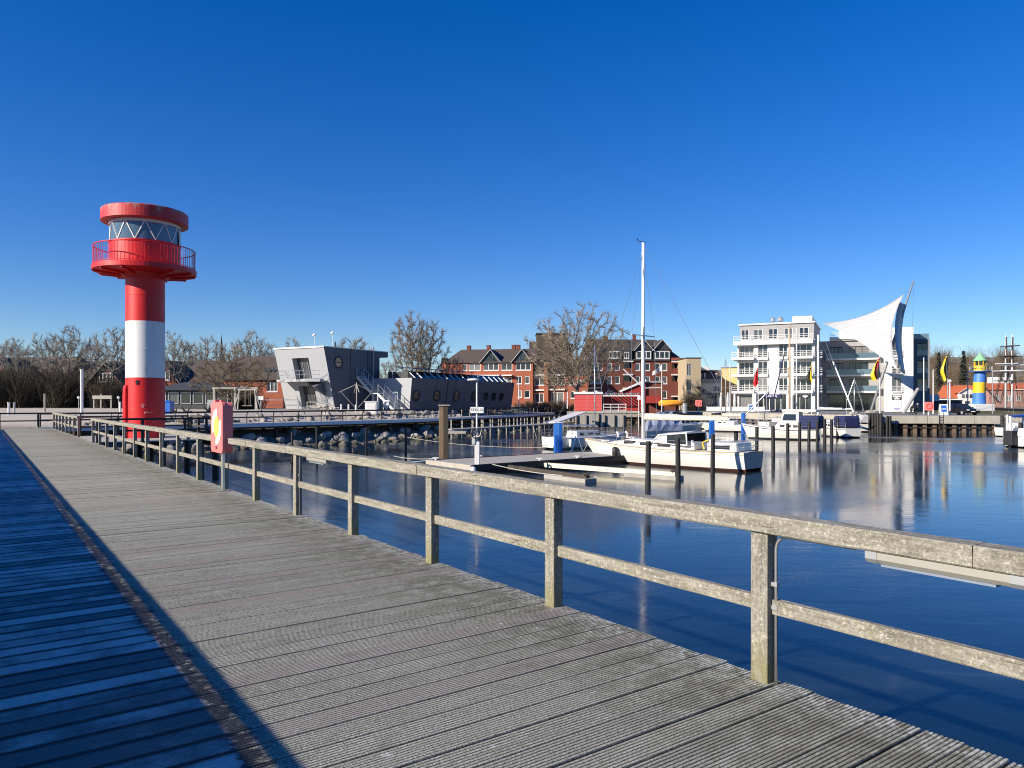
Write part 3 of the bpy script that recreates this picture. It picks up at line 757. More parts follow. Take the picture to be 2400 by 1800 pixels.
# ------------------------------------------------------------------ building helpers (local frames)
def facade(m, O, U, Vv, N, w, h, ops, dep=.18):
    O, U, Vv, N = Vector(O), Vector(U), Vector(Vv), Vector(N)
    xs_ = sorted({0.0, w, *[q for o in ops for q in o[:2]]}); zs_ = sorted({0.0, h, *[q for o in ops for q in o[2:4]]})
    P = lambda x, z, d=0: O + U * x + Vv * z + N * d
    for x0, x1 in zip(xs_, xs_[1:]):
        for z0, z1 in zip(zs_, zs_[1:]):
            cx, cz = (x0 + x1) / 2, (z0 + z1) / 2
            if any(o[0] < cx < o[1] and o[2] < cz < o[3] for o in ops): continue
            m.quad(P(x0, z0), P(x1, z0), P(x1, z1), P(x0, z1))
    for o in ops:
        x0, x1, z0, z1 = o[:4]; d = -(o[4] if len(o) > 4 else dep)
        m.quad(P(x0, z0), P(x0, z0, d), P(x0, z1, d), P(x0, z1)); m.quad(P(x1, z0, d), P(x1, z0), P(x1, z1), P(x1, z1, d))
        m.quad(P(x0, z0, d), P(x0, z0), P(x1, z0), P(x1, z0, d)); m.quad(P(x0, z1), P(x0, z1, d), P(x1, z1, d), P(x1, z1))
WR = random.Random(99)
def window(root, O, U, Vv, N, op, cols=2, rows=1, dep=.12, mat='white', t=.09, glass='glass', sill=True, name='window'):
    O, U, Vv, N = Vector(O), Vector(U).normalized(), Vector(Vv), Vector(N)
    x0, x1, z0, z1 = op[:4]; P = lambda x, z, d=0: O + U * x + Vv * z + N * d
    m = MB()
    def bar(xa, xb_, za, zb_):
        c = P((xa + xb_) / 2, (za + zb_) / 2, -dep + .03); m.obox(c, U * (xb_ - xa) / 2, Vv * (zb_ - za) / 2, N * .03)
    bar(x0, x0 + t, z0, z1); bar(x1 - t, x1, z0, z1); bar(x0 + t, x1 - t, z0, z0 + t); bar(x0 + t, x1 - t, z1 - t, z1)
    for i in range(1, cols):
        x = x0 + (x1 - x0) * i / cols; bar(x - t * .5, x + t * .5, z0 + t, z1 - t)
    for i in range(1, rows):
        z = z0 + (z1 - z0) * i / rows
        for k in range(cols):
            xa = x0 + (x1 - x0) * k / cols + (t if k == 0 else t * .5); xb_ = x0 + (x1 - x0) * (k + 1) / cols - (t if k == cols - 1 else t * .5)
            bar(xa, xb_, z - t * .4, z + t * .4)
    if sill:
        m.obox(P((x0 + x1) / 2, z0 - .06, .0), U * ((x1 - x0) / 2 + .06), Vv * .05, N * .07)
    f = m.build(name, M[mat], root)
    g_ = MB(); g_.quad(P(x0, z0, -dep - .01), P(x1, z0, -dep - .01), P(x1, z1, -dep - .01), P(x0, z1, -dep - .01)); g_.build('pane', M[glass if glass != 'glass' else WR.choice(['glass', 'glass', 'glass', 'glassmid', 'glassmid', 'glasscurtain'])], f)
    return f
def block(root, x0, x1, y0, y1, z0, z1, mat, name='wall', ops=(), front=True):
    m = MB()
    facade(m, (x0, y0, z0), (1, 0, 0), (0, 0, 1), (0, -1, 0), x1 - x0, z1 - z0, [(o[0] - x0, o[1] - x0, o[2] - z0, o[3] - z0) + tuple(o[4:]) for o in ops])
    m.quad((x1, y0, z0), (x1, y1, z0), (x1, y1, z1), (x1, y0, z1)); m.quad((x0, y1, z0), (x0, y0, z0), (x0, y0, z1), (x0, y1, z1))
    m.quad((x1, y1, z0), (x0, y1, z0), (x0, y1, z1), (x1, y1, z1)); m.quad((x0, y0, z1), (x1, y0, z1), (x1, y1, z1), (x0, y1, z1))
    return m.build(name, M[mat], root)
def fwin(root, y, op, cols=2, rows=1, **k):
    return window(root, (0, y, 0), (1, 0, 0), (0, 0, 1), (0, -1, 0), op, cols, rows, **k)
def gable_roof(root, x0, x1, y0, y1, ze, zr, mat='roof', ov=.35, hipl=0, hipr=0, name='roof'):
    m = MB(); ym = (y0 + y1) / 2; a, b = y0 - ov, y1 + ov; t = .14
    E0, E1 = ze - ov * (zr - ze) / (ym - y0), zr
    for dz in (0,):
        pts = [(x0 - ov, a, E0), (x1 + ov, a, E0), (x1 + ov - hipr, ym, E1), (x0 - ov + hipl, ym, E1), (x1 + ov, b, E0), (x0 - ov, b, E0)]
        lo = [(x, y, z - t) for x, y, z in pts]
        m.add(pts + lo, [(0, 1, 2, 3), (3, 2, 4, 5), (0, 3, 5), (1, 4, 2), (0, 6, 7, 1), (5, 4, 10, 11), (0, 5, 11, 6), (1, 7, 10, 4), (6, 9, 8, 7), (9, 11, 10, 8)])
    return m.build(name, M[mat], root)
def chimney(root, x, y, z0, z1, w=.5, mat='brickdark'):
    m = MB(); m.box(x - w / 2, x + w / 2, y - w / 2, y + w / 2, z0, z1); m.box(x - w / 2 - .05, x + w / 2 + .05, y - w / 2 - .05, y + w / 2 + .05, z1, z1 + .12); m.build('chimney', M[mat], root)
def gablet(root, xc, w, y, zb_, zt, depth, wall, roofm='roof', trim='white'):
    """a front gable with verge boards, standing proud of the facade"""
    m = MB(); m.add([(xc - w / 2, y, zb_), (xc + w / 2, y, zb_), (xc, y, zt)], [(0, 1, 2)]); m.build('gable_wall', M[wall], root)
    m = MB(); o = .25; s = (zt - zb_) / (w / 2)
    for sg in (-1, 1):
        A = (xc, y - .3, zt + .12); B = (xc + sg * (w / 2 + o), y - .3, zb_ - o * s + .12); C_ = (B[0], y + depth, B[2]); D = (xc, y + depth, A[2])
        f = [A, B, C_, D]; m.add(f + [(p[0], p[1], p[2] - .12) for p in f], [(0, 1, 2, 3), (4, 7, 6, 5), (0, 4, 5, 1), (1, 5, 6, 2), (2, 6, 7, 3), (3, 7, 4, 0)])
    m.build('gable_roof', M[roofm], root)
    m = MB()
    for sg in (-1, 1): m.beam((xc + sg * .0, y - .34, zt + .02), (xc + sg * (w / 2 + o), y - .34, zb_ - o * s + .02), .06, .20, V(0, -1, 0))
    m.build('verge_board', M[trim], root)
def balcony(root, x0, x1, y, z, out=1.1, bars=3, hgt=.95, mat='white', slab_t=.45, name='balcony'):
    """slab in front of plane y with horizontal bar rails"""
    m = MB(); m.box(x0, x1, y - out, y - .003, z - slab_t, z); b = m.build(name, M[mat], root)
    m = MB()
    for k in range(bars):
        zz = z + hgt * (k + 1) / bars
        m.box(x0, x1, y - out, y - out + .05, zz - .06, zz); m.box(x0, x0 + .05, y - out + .05, y, zz - .06, zz); m.box(x1 - .05, x1, y - out + .05, y, zz - .06, zz)
    n_ = max(2, int((x1 - x0) / 1.5))
    for i in range(n_ + 1):
        x = x0 + .03 + (x1 - x0 - .06) * i / n_; m.box(x - .025, x + .025, y - out + .051, y - out + .09, z, z + hgt)
    m.build('balustrade', M[mat], b); return b
# ------------------------------------------------------------------ grey clubhouse with leaning walls
gb = empty('grey_clubhouse', (-27.6, 85.8, 0), math.atan2(-.49, .87), 'angular grey clubhouse with leaning walls, portholes and outside stair', 'building')
Zb, Zt = .55, 7.85
Vl = V(0, -1.9, Zt - Zb); HL = Vl.length; Vl.normalize(); Nl = V(1, 0, 0).cross(Vl).normalized()
ops = [(2.55, 5.1, 3.75, 6.35, .7), (2.7, 5.15, .6, 3.05, .7)]
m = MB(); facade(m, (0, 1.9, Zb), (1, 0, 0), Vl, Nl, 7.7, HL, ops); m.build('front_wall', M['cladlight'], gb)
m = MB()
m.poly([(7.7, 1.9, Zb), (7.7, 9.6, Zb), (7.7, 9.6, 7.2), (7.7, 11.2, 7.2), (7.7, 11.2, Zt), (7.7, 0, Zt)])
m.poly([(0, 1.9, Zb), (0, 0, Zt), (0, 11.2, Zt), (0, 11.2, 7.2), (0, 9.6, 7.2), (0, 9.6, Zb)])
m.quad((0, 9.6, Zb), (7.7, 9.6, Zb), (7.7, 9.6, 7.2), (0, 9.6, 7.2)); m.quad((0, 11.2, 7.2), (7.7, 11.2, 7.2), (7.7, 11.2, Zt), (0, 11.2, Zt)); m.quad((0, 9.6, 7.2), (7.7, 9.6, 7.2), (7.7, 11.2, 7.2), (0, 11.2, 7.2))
m.build('side_wall', M['cladshade'], gb)
m = MB(); m.quad((0, 0, Zt), (7.7, 0, Zt), (7.7, 11.2, Zt), (0, 11.2, Zt)); m.build('flat_roof', M['roof'], gb)
m = MB(); m.box(-.06, 7.76, -.08, .0, Zt - .08, Zt + .08); m.box(7.7, 7.76, 0, 11.2, Zt - .02, Zt + .08); m.build('roof_trim', M['white'], gb)
for q in ops: window(gb, (0, 1.9, Zb), (1, 0, 0), Vl, Nl, q, 3, 1, .66, 'grey', .06, sill=False)
m = MB()
for k in range(1, 7): m.box(-.003, 7.703, 0, .02, 0, .02)
def seam(z):
    t = (z - Zb) / (Zt - Zb); y = 1.9 * (1 - t); return y
for k, z in enumerate((1.8, 3.0, 4.2, 5.4, 6.6)):
    for xa, xb2 in ((0.02, 2.5), (5.2, 7.68)):
        m = MB(); m.box(xa, xb2, seam(z) - .012, seam(z) + .02, z - .014, z + .014); m.build('cladding_joint', M['grey'], gb)
for y in (4.4, 7.4):
    m = MB(); m.box(7.69, 7.73, y - .06, y + .06, Zb, Zt - .1); m.build('downpipe', M['slate'], gb)
m = MB(); m.cyl((7.80, 8.3, Zb), (7.80, 8.3, Zt + .5), .09, n=8); m.build('flue_pipe', M['grey'], gb)
m = MB(); m.cyl((5.5, 4.2, Zt), (5.5, 4.2, Zt + .9), .08, n=8); m.build('roof_vent', M['slate'], gb)
for (x, y, h) in ((4.9, 1.5, 1.5), (7.0, 2.2, 1.7)):
    m = MB(); m.cyl((x, y, Zt), (x, y, Zt + h), .035, n=6); m.cyl((x - .2, y, Zt + h - .05), (x + .15, y, Zt + h + .15), .16, .08, 8); m.build('roof_instrument', M['white'], gb)
def porthole(root, c, nrm, r, name='porthole'):
    nrm = Vector(nrm).normalized(); ax = ZU.cross(nrm).normalized(); ay = nrm.cross(ax)
    m = MB(); m.ring(Vector(c) + nrm * .02, ax, ay, r, .085, 28, 6); f = m.build(name, M['black'], root)
    g_ = MB(); g_.poly([Vector(c) + nrm * .025 + ax * r * math.cos(2 * math.pi * k / 24) + ay * r * math.sin(2 * math.pi * k / 24) for k in range(24)]); g_.build('pane', M['glass'], f)
    g_ = MB(); g_.obox(Vector(c) + nrm * .05, ax * r, ay * .03, nrm * .02); g_.build('glazing_bar', M['black'], f)
porthole(gb, (7.7, 2.35, 6.2), (1, 0, 0), .62)
# balcony
zb2 = 4.25
m = MB(); m.prism([(1.0, .95), (1.0, -.55), (5.6, -.75), (7.2, -.05), (7.2, .6), (5.2, .98)], zb2 - .28, zb2); m.build('balcony_slab', M['cladlight'], gb)
m = MB(); m.add([(4.2, .95, zb2 - .29), (6.9, .6, zb2 - .29), (6.9, -.5, zb2 - .9), (6.9, 1.2, zb2 - 1.9), (4.4, 1.3, zb2 - .9)], [(0, 4, 3, 1), (1, 3, 2), (0, 1, 2), (0, 2, 4), (2, 3, 4)]); m.build('balcony_soffit', M['cladshade'], gb)
m = MB(); P = [V(1.05, .6, zb2), V(1.05, -.5, zb2), V(5.6, -.7, zb2), V(7.1, 0, zb2)]
for a, b in zip(P, P[1:]):
    for h in (.5, .98): m.tube([a + ZU * h, b + ZU * h], .022, 5)
    k = max(1, int((b - a).length / .9))
    for i in range(k + 1): q = a.lerp(b, i / k); m.tube([q, q + ZU * .98], .02, 5)
m.build('balcony_rail', M['steel'], gb)
# low hall
xh, y0h, y1h, zh = 13.9, 7.9, 32.3, 4.5
m = MB(); Vh = V(.0, -.25, zh - .5); hh = Vh.length; Vh.normalize()
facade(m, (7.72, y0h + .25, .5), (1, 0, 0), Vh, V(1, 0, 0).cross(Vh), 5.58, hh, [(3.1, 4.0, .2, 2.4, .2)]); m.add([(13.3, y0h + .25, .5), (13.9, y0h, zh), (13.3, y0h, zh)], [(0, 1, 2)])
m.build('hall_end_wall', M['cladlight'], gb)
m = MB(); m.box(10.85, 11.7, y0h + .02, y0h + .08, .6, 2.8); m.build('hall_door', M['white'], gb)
m = MB(); m.quad((13.3, y0h + .25, .5), (13.3, y1h, .5), (13.9, y1h, zh), (13.9, y0h, zh)); m.quad((13.3, y1h, .5), (7.7, y1h, .5), (7.7, y1h, zh), (13.9, y1h, zh)); m.build('hall_side_wall', M['cladshade'], gb)
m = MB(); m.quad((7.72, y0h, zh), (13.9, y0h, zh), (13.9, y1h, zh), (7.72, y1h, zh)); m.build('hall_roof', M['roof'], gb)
Nh = V(zh - .5, 0, -.6).normalized()
for y, r_ in ((9.1, .64), (13.3, .64), (17.6, .64), (21.9, .64), (24.8, .52), (26.9, .52), (29.0, .52)):
    z = 2.45; porthole(gb, (13.3 + .6 * (z - .5) / 4.0, y, z), Nh, r_)
for y in (10.9, 13.0, 17.2, 19.6, 23.4, 25.8, 27.9, 30.4):
    m = MB(); m.beam((13.305, y, .52), (13.905, y, zh), .025, .02, V(1, 0, 0)); m.build('panel_joint', M['slate'], gb)
for z in (1.6, 2.95):
    x = 13.3 + .6 * (z - .5) / 4.0; m = MB(); m.box(x - .005, x + .015, y0h + .3, y1h, z - .012, z + .012); m.build('panel_joint', M['slate'], gb)
for z in (1.8, 3.0, 4.2, 5.4, 6.6):
    m = MB(); m.box(7.695, 7.715, seam(z) + .02, 9.55, z - .014, z + .014); m.build('cladding_joint', M['slate'], gb)
for y in (15.4,):
    m = MB(); m.beam((13.31, y, .52), (13.91, y, zh), .1, .05, V(1, 0, 0)); m.build('hall_joint', M['black'], gb)
sk = MB(); sk.quad((13.5, 9, zh + .02), (13.5, 31, zh + .02), (12.5, 31, zh + .85), (12.5, 9, zh + .85)); sk.add([(13.5, 9, zh), (12.5, 9, zh + .85), (12.5, 9, zh)], [(0, 1, 2)]); sky_l = sk.build('skylight', M['glass'], gb)
for i in range(17):
    y = 9 + 22 * i / 16; m = MB(); m.beam((13.55, y, zh + .03), (12.75, y, zh + .68), .10, .10); m.build('skylight_rib', M['white'], sky_l)
m = MB(); m.box(9.5, 12.45, 9, 31, zh + .0, zh + .8); m.build('skylight_upstand', M['slate'], sky_l)
for k in range(3):
    m = MB(); y = 9.5 + k * 4.6; m.add([(9.5, y, zh + 1.5), (12.9, y, zh + 1.2), (12.9, y + 4.2, zh + 1.2), (9.5, y + 4.2, zh + 1.5), (9.5, y, zh + 1.42), (12.9, y, zh + 1.12), (12.9, y + 4.2, zh + 1.12), (9.5, y + 4.2, zh + 1.42)], [(0, 1, 2, 3), (7, 6, 5, 4), (0, 4, 5, 1), (1, 5, 6, 2), (2, 6, 7, 3), (3, 7, 4, 0)])
    for a, b in ((9.7, .2), (12.7, .2), (12.7, 4.0)): m.cyl((a, y + b, zh), (a, y + b, zh + 1.3), .04, n=5)
    m.build('roof_awning', M['navy'], gb)
m = MB()
for h in (.5, 1.0): m.tube([(7.9, 8.1, zh + h), (10.9, 8.1, zh + h), (10.9, 9.5, zh + h)], .025, 5)
for x in (7.9, 8.9, 9.9, 10.9): m.tube([(x, 8.1, zh), (x, 8.1, zh + 1.0)], .025, 5)
m.build('roof_rail', M['steel'], gb)
# stair
st = MB(); rl = MB()
def flight(x0, z0, x1, z1, n):
    for y in (5.3, 6.5): st.beam((x0, y, z0 - .1), (x1, y, z1 - .1), .08, .26)
    for i in range(n):
        t = (i + .5) / n; x, z = x0 + (x1 - x0) * t, z0 + (z1 - z0) * t; st.box(x - .15, x + .15, 5.34, 6.46, z - .02, z + .02)
    for y in (5.3, 6.5):
        rl.tube([(x0, y, z0 + 1.0), (x1, y, z1 + 1.0)], .035, 5); rl.tube([(x0, y, z0 + .5), (x1, y, z1 + .5)], .02, 5)
        for i in range(4):
            t = i / 3; x, z = x0 + (x1 - x0) * t, z0 + (z1 - z0) * t; rl.tube([(x, y, z), (x, y, z + 1.0)], .025, 5)
flight(7.85, 4.75, 10.1, 2.75, 11); st.box(10.1, 11.0, 5.28, 6.52, 2.62, 2.72); flight(11.0, 2.7, 13.4, .75, 11)
for x in (10.2, 10.9):
    for y in (5.4, 6.4): st.cyl((x, y, .5), (x, y, 2.62), .05, n=6)
s_o = st.build('stair', M['white'], gb); rl.build('handrail', M['steel'], s_o)

# small things on the terrace before the clubhouse
def gz(x, y): return land(x, y)
def frame_thing(name, label, cat, fn, mat, group=None, **k):
    m = MB(); fn(m); return tag(m.build(name, M[mat] if isinstance(mat, str) else mat, **k), label, cat, group)
def par(m):
    c = PT(836, 950, 80); z0 = gz(c.x, c.y); m.cyl((c.x, c.y, z0), (c.x, c.y, z0 + 3.1), .06, n=6)
    for a in (20, 110, 200, 290): m.tube([(c.x, c.y, z0 + 2.9), (c.x + 1.9 * math.cos(R(a)), c.y + 1.9 * math.sin(R(a)), z0 + 2.0)], .045, 5)
    for a in (20, 200): m.tube([(c.x + 1.7 * math.cos(R(a)), c.y + 1.7 * math.sin(R(a)), z0 + 2.1), (c.x + .2 * math.cos(R(a)), c.y, z0 + .4)], .03, 5)
frame_thing('parasol_frame', 'bare parasol frame with drooping arms before the dark clubhouse wall', 'parasol frame', par, 'pierwood')
def shed(m):
    c = PT(871, 948, 78); z0 = gz(c.x, c.y); m.prism([(c.x - .6, c.y - .5), (c.x + .6, c.y - .5), (c.x + .6, c.y + .6), (c.x - .6, c.y + .6)], z0 - .2, z0 + 1.25); m.box(c.x - .68, c.x + .68, c.y - .58, c.y + .68, z0 + 1.25, z0 + 1.32); m.box(c.x - .45, c.x + .45, c.y - .53, c.y - .505, z0, z0 + 1.0)
frame_thing('utility_cabinet', 'white utility cabinet at the foot of the clubhouse stair', 'cabinet', shed, 'white', bevel=.02)
def rings(m):
    c = PT(905, 946, 79); m.ring(c, (1, 0, 0), (0, 0, 1), .26, .07); m.box(c.x - .35, c.x + .35, c.y + .06, c.y + .12, c.z - .4, c.z + .4); m.box(c.x - .04, c.x + .04, c.y + .06, c.y + .12, gz(c.x, c.y) - .1, c.z - .4)
frame_thing('lifebuoy_stand', 'white lifebuoy board right of the white cabinet', 'lifebuoy', rings, 'white')
def terr_rail(px0, px1, d, label, h=1.0, bars=3, step=1.7, mat='grey'):
    def fn(m):
        a, b = PT(px0, 950, d), PT(px1, 950, d); n_ = max(1, int((b - a).length / step))
        za, zb_ = gz(a.x, a.y), gz(b.x, b.y); z = max(za, zb_)
        for i in range(n_ + 1): q = a.lerp(b, i / n_); m.box(q.x - .04, q.x + .04, q.y - .04, q.y + .04, z - .4, z + h)
        for k in range(bars): m.beam((a.x, a.y, z + h * (k + 1) / bars - .05), (b.x, b.y, z + h * (k + 1) / bars - .05), .05, .07)
    frame_thing('terrace_fence', label, 'fence', fn, mat, 'terrace fences')
terr_rail(955, 1028, 80, 'grey bar fence beside the foot of the clubhouse stair', .95, 4)
terr_rail(612, 700, 78, 'grey fence in front of the clubhouse door', 1.1, 2, 2.2)
terr_rail(720, 752, 78, 'short pale fence under the clubhouse balcony', .9, 2, .8, 'pierwood')
random.seed(5)
for i, px in enumerate((800, 817, 834)):
    c = PT(px, 955, 78.5); z0 = gz(c.x, c.y)
    m = MB(); m.cyl((c.x, c.y, z0 - .1), (c.x, c.y, z0 + .75), .09, n=8); tag(m.build('bollard', M['white']), ['leftmost', 'middle', 'rightmost'][i] + ' white bollard below the dark clubhouse wall', 'bollard', 'bollards at the clubhouse')
def drift(m):
    rnd = random.Random(2)
    for k in range(16):
        c = PT(rnd.uniform(748, 782), 955, 77); z0 = gz(c.x, c.y); a = rnd.uniform(0, 3.1)
        m.tube([(c.x - .6 * math.cos(a), c.y - .3 * math.sin(a), z0 + rnd.uniform(0, .7)), (c.x + .6 * math.cos(a), c.y + .3 * math.sin(a), z0 + rnd.uniform(.1, .9))], [rnd.uniform(.06, .14), .05], 6)
frame_thing('driftwood_pile', 'pile of driftwood branches under the clubhouse balcony', 'driftwood', drift, 'pierwood')
# play frames and huts on the beach
def swing(px0, px1, d, h):
    def fn(m):
        a, b = PT(px0, 950, d), PT(px1, 950, d); z = gz(a.x, a.y)
        for q, s in ((a, -1), (b, 1)):
            m.tube([(q.x + s * .5, q.y - .5, z - .2), (q.x, q.y, z + h)], .07, 6); m.tube([(q.x + s * .5, q.y + .7, z - .2), (q.x, q.y, z + h)], .07, 6)
        m.tube([(a.x - .2, a.y, z + h), (b.x + .2, b.y, z + h + .05)], .08, 6)
        for t in (.3, .4, .62, .72): q = a.lerp(b, t); m.tube([(q.x, q.y, z + h), (q.x, q.y, z + .5)], .012, 4)
        for t in (.35, .67): q = a.lerp(b, t); m.box(q.x - .25, q.x + .25, q.y - .1, q.y + .1, z + .45, z + .5)
    return fn
frame_thing('swing_frame', 'pale timber swing frame on the beach right of the lifebuoy box', 'swing', swing(562, 597, 72, 2.0), 'pierwood')
def pergola(m):
    a, b = PT(502, 950, 76), PT(600, 950, 76); z = gz(a.x, a.y)
    for t in (0, .5, 1): q = a.lerp(b, t); m.box(q.x - .09, q.x + .09, q.y - .09, q.y + .09, z - .3, z + 2.35)
    m.beam((a.x - .2, a.y, z + 2.4), (b.x + .2, b.y, z + 2.4), .12, .14)
frame_thing('beach_gate', 'tall pale post and beam frame behind the lifebuoy box', 'frame', pergola, 'pierwood')
def bluebox(m):
    c = PT(393, 942, 74); z = gz(c.x, c.y); m.box(c.x - .45, c.x + .45, c.y - .45, c.y + .45, z - .1, z + 1.15); m.add([(c.x - .5, c.y - .5, z + 1.15), (c.x + .5, c.y - .5, z + 1.15), (c.x + .5, c.y + .5, z + 1.15), (c.x - .5, c.y + .5, z + 1.15), (c.x, c.y, z + 1.35)], [(0, 1, 4), (1, 2, 4), (2, 3, 4), (3, 0, 4), (3, 2, 1, 0)])
frame_thing('blue_booth', 'bright blue booth on the beach right of the red lighthouse', 'booth', bluebox, 'blue')
def board(m):
    c = PT(497, 942, 74); z = gz(c.x, c.y); m.box(c.x - .45, c.x + .45, c.y - .04, c.y + .04, z + .3, z + 1.2)
    for s in (-.4, .4): m.box(c.x + s - .05, c.x + s + .05, c.y + .045, c.y + .12, z - .2, z + 1.2)
frame_thing('notice_board', 'grey notice board on the beach left of the lifebuoy box', 'board', board, 'grey')
def wsign(m):
    c = PT(611, 933, 76); z = gz(c.x, c.y); m.box(c.x - .28, c.x + .28, c.y - .03, c.y + .03, c.z - .2, c.z + .2); m.cyl((c.x, c.y + .06, z - .2), (c.x, c.y + .06, c.z + .2), .03, n=5)
frame_thing('white_sign', 'small blank white sign left of the clubhouse', 'sign', wsign, 'white')
for i, (px, lab) in enumerate(((412, 'dark driftwood stump on the sand beside the blue booth'), (437, 'dark driftwood stump midway between blue booth and notice board'), (489, 'dark driftwood stump left of the notice board foot'))):
    c = PT(px, 955, 68); z = gz(c.x, c.y); m = MB(); rnd = random.Random(i)
    for k in range(5): a = rnd.uniform(0, 6.3); m.tube([(c.x, c.y, z), (c.x + .5 * math.cos(a), c.y + .5 * math.sin(a), z + rnd.uniform(.2, .8))], [.1, .03], 5)
    tag(m.build('driftwood_stump', M['joist']), lab, 'driftwood', 'driftwood stumps')
def pav(m):
    a = PT(462, 930, 88); z = gz(a.x, a.y)
    m.add([(a.x - 5, a.y - 2, z + 2.2), (a.x + 5, a.y - 2, z + 2.2), (a.x + 5, a.y + 4, z + 2.2), (a.x - 5, a.y + 4, z + 2.2), (a.x - 2, a.y + 1, z + 3.2), (a.x + 2, a.y + 1, z + 3.2)], [(0, 1, 5, 4), (1, 2, 5), (2, 3, 4, 5), (3, 0, 4), (3, 2, 1, 0)])
pv = empty('beach_pavilion', (0, 0, 0), 0, 'low glazed beach pavilion with dark hipped roof behind the blue booth', 'pavilion')
m = MB(); pav(m); m.build('roof', M['slate'], pv)
a_ = PT(462, 930, 88); z_ = gz(a_.x, a_.y); m = MB(); m.box(a_.x - 4.4, a_.x + 4.4, a_.y - 1.4, a_.y + 3.4, z_ - .2, z_ + 2.2); m.build('wall', M['slate'], pv)
for k in range(6): fwin(pv, a_.y - 1.4, (a_.x - 4.2 + 1.45 * k, a_.x - 3.0 + 1.45 * k, z_ + .6, z_ + 2.0), 1, 1, dep=-.02, mat='grey', sill=False)
# white pole, sign posts and bench boards on the left beach
for i, (px, y0, y1, d, r_, mt, nm, lab, ct) in enumerate((
    (192, 868, 966, 62, .12, 'white', 'white_mast', 'plain white pole standing on the sand left of the lighthouse', 'pole'),
    (105, 925, 957, 74, .09, 'pierwood', 'marker_post', 'grey wooden marker post at the dune edge left of the white pole', 'post'),
    (21, 945, 957, 68, .10, 'white', 'marker_post', 'short white marker post at the far left of the beach', 'post'),
    (34, 945, 955, 70, .08, 'grey', 'marker_post', 'short grey marker post beside the far left white one', 'post'),
    (282, 944, 957, 66, .08, 'white', 'marker_post', 'short white post on the sand touching the lighthouse silhouette', 'post'))):
    c = PT(px, y1, d); z = gz(c.x, c.y); m = MB(); m.cyl((c.x, c.y, z - .3), (c.x, c.y, ZW(y0, d)), r_, n=8); m.cyl((c.x, c.y, ZW(y0, d)), (c.x, c.y, ZW(y0, d) + .08), r_ * 1.25, n=8); tag(m.build(nm, M[mt]), lab, ct, 'beach posts' if nm == 'marker_post' else None)
def hoard(m):
    a, b = PT(217, 930, 84), PT(262, 930, 84); z = gz(a.x, a.y); m.box(a.x, b.x, a.y - .04, a.y + .04, ZW(935, 84), ZW(927, 84))
    for t in (.05, .42, .95): q = a.lerp(b, t); m.box(q.x - .06, q.x + .06, q.y + .045, q.y + .14, z - .3, ZW(923 if t == .42 else 927, 84))
frame_thing('board_fence', 'grey horizontal board panel on posts left of the lighthouse', 'fence', hoard, 'pierwood')
for i, (px, lab) in enumerate(((185, 'round white globe lamp left of the white pole'), (278, 'round white globe lamp by the lighthouse silhouette'))):
    c = PT(px, 932, 84); m = MB(); m.lathe([(.02, -.17), (.14, -.1), (.18, 0), (.14, .12), (.02, .17)], 10); m.cyl((0, 0, gz(c.x, c.y) - c.z - .2), (0, 0, -.15), .03, n=5)
    tag(m.build('globe_lamp', M['white'], loc=c), lab, 'lamp', 'globe lamps on the beach')

# ------------------------------------------------------------------ left row houses
def rowhouse(px0, px1, d, ridge_y, eave_y, lab, gab, wins, rz=-.08, wall='brick'):
    x0 = XW(px0, d); r = empty('row_house', (x0, d, 0), rz, lab, 'house', 'brick houses behind the beach'); W_ = XW(px1, d) - x0
    zr, ze = ZW(ridge_y, d + 5), ZW(eave_y, d)
    block(r, 0, W_, 0, 10, 0, ze, wall, ops=[(a, b, c, e_) for a, b, c, e_, *_ in wins])
    for q in wins: fwin(r, 0, q[:4], q[4] if len(q) > 4 else 2)
    gable_roof(r, 0, W_, 0, 10, ze, zr, 'roofbrown')
    for (xc, wd, zb_, zt_) in gab:
        m = MB(); m.box(xc - wd / 2, xc + wd / 2, -.9, -.003, 0, zb_); m.build('gable_bay', M[wall], r)
        gablet(r, xc, wd, -.9, zb_, zt_, 5, 'brickdark', 'roofbrown', 'pierwood')
    return r
d = 108; s_ = d / F
h1 = rowhouse(-140, 152, d, 838, 905, 'long dark roofed house at the far left behind the thicket', [(10, 6, 4.2, 8.0)], [(15, 16.6, 1.6, 3)])
h2 = rowhouse(152, 532, d, 847, 893, 'brick house with white gable windows behind the lighthouse', [(6.8, 5.5, 4.2, 7.2), (15.6, 5, 4.4, 7.6)], [(1.5, 3, 1.5, 3), (10.6, 12, 1.6, 3.2), (19.5, 21, 1.6, 3.2)])
for xc in (5.9, 7.7, 14.8, 16.4): fwin(h2, -.9, (xc - .55, xc + .55, 2.0, 3.4), 2, dep=-.03)
for xc, z in ((6.8, 4.6), (15.6, 4.8)): fwin(h2, -.9, (xc - .9, xc + .9, z, z + 1.3), 3, dep=-.03)
h3 = rowhouse(524, 668, 100, 836, 885, 'brick house with wide white window left of the grey clubhouse', [], [(6.05, 7.5, 3.1, 4.4, 3), (2.0, 3.2, 2.6, 3.9)])
m = MB()
for x in (5.2, 5.75, 6.3): m.box(x, x + .3, 1.2, 1.3, 5.6, 6.4)
m.build('roof_light', M['glass'], h3)
m = MB(); c = PT(519, 783, 300); m.lathe([(0.02, c.z), (.9, ZW(830, 300)), (2.6, ZW(865, 300)), (2.6, 0)], 8, (c.x, c.y)); sp = tag(m.build('church_spire', M['slate']), 'thin dark church spire far behind the bare trees', 'church spire')

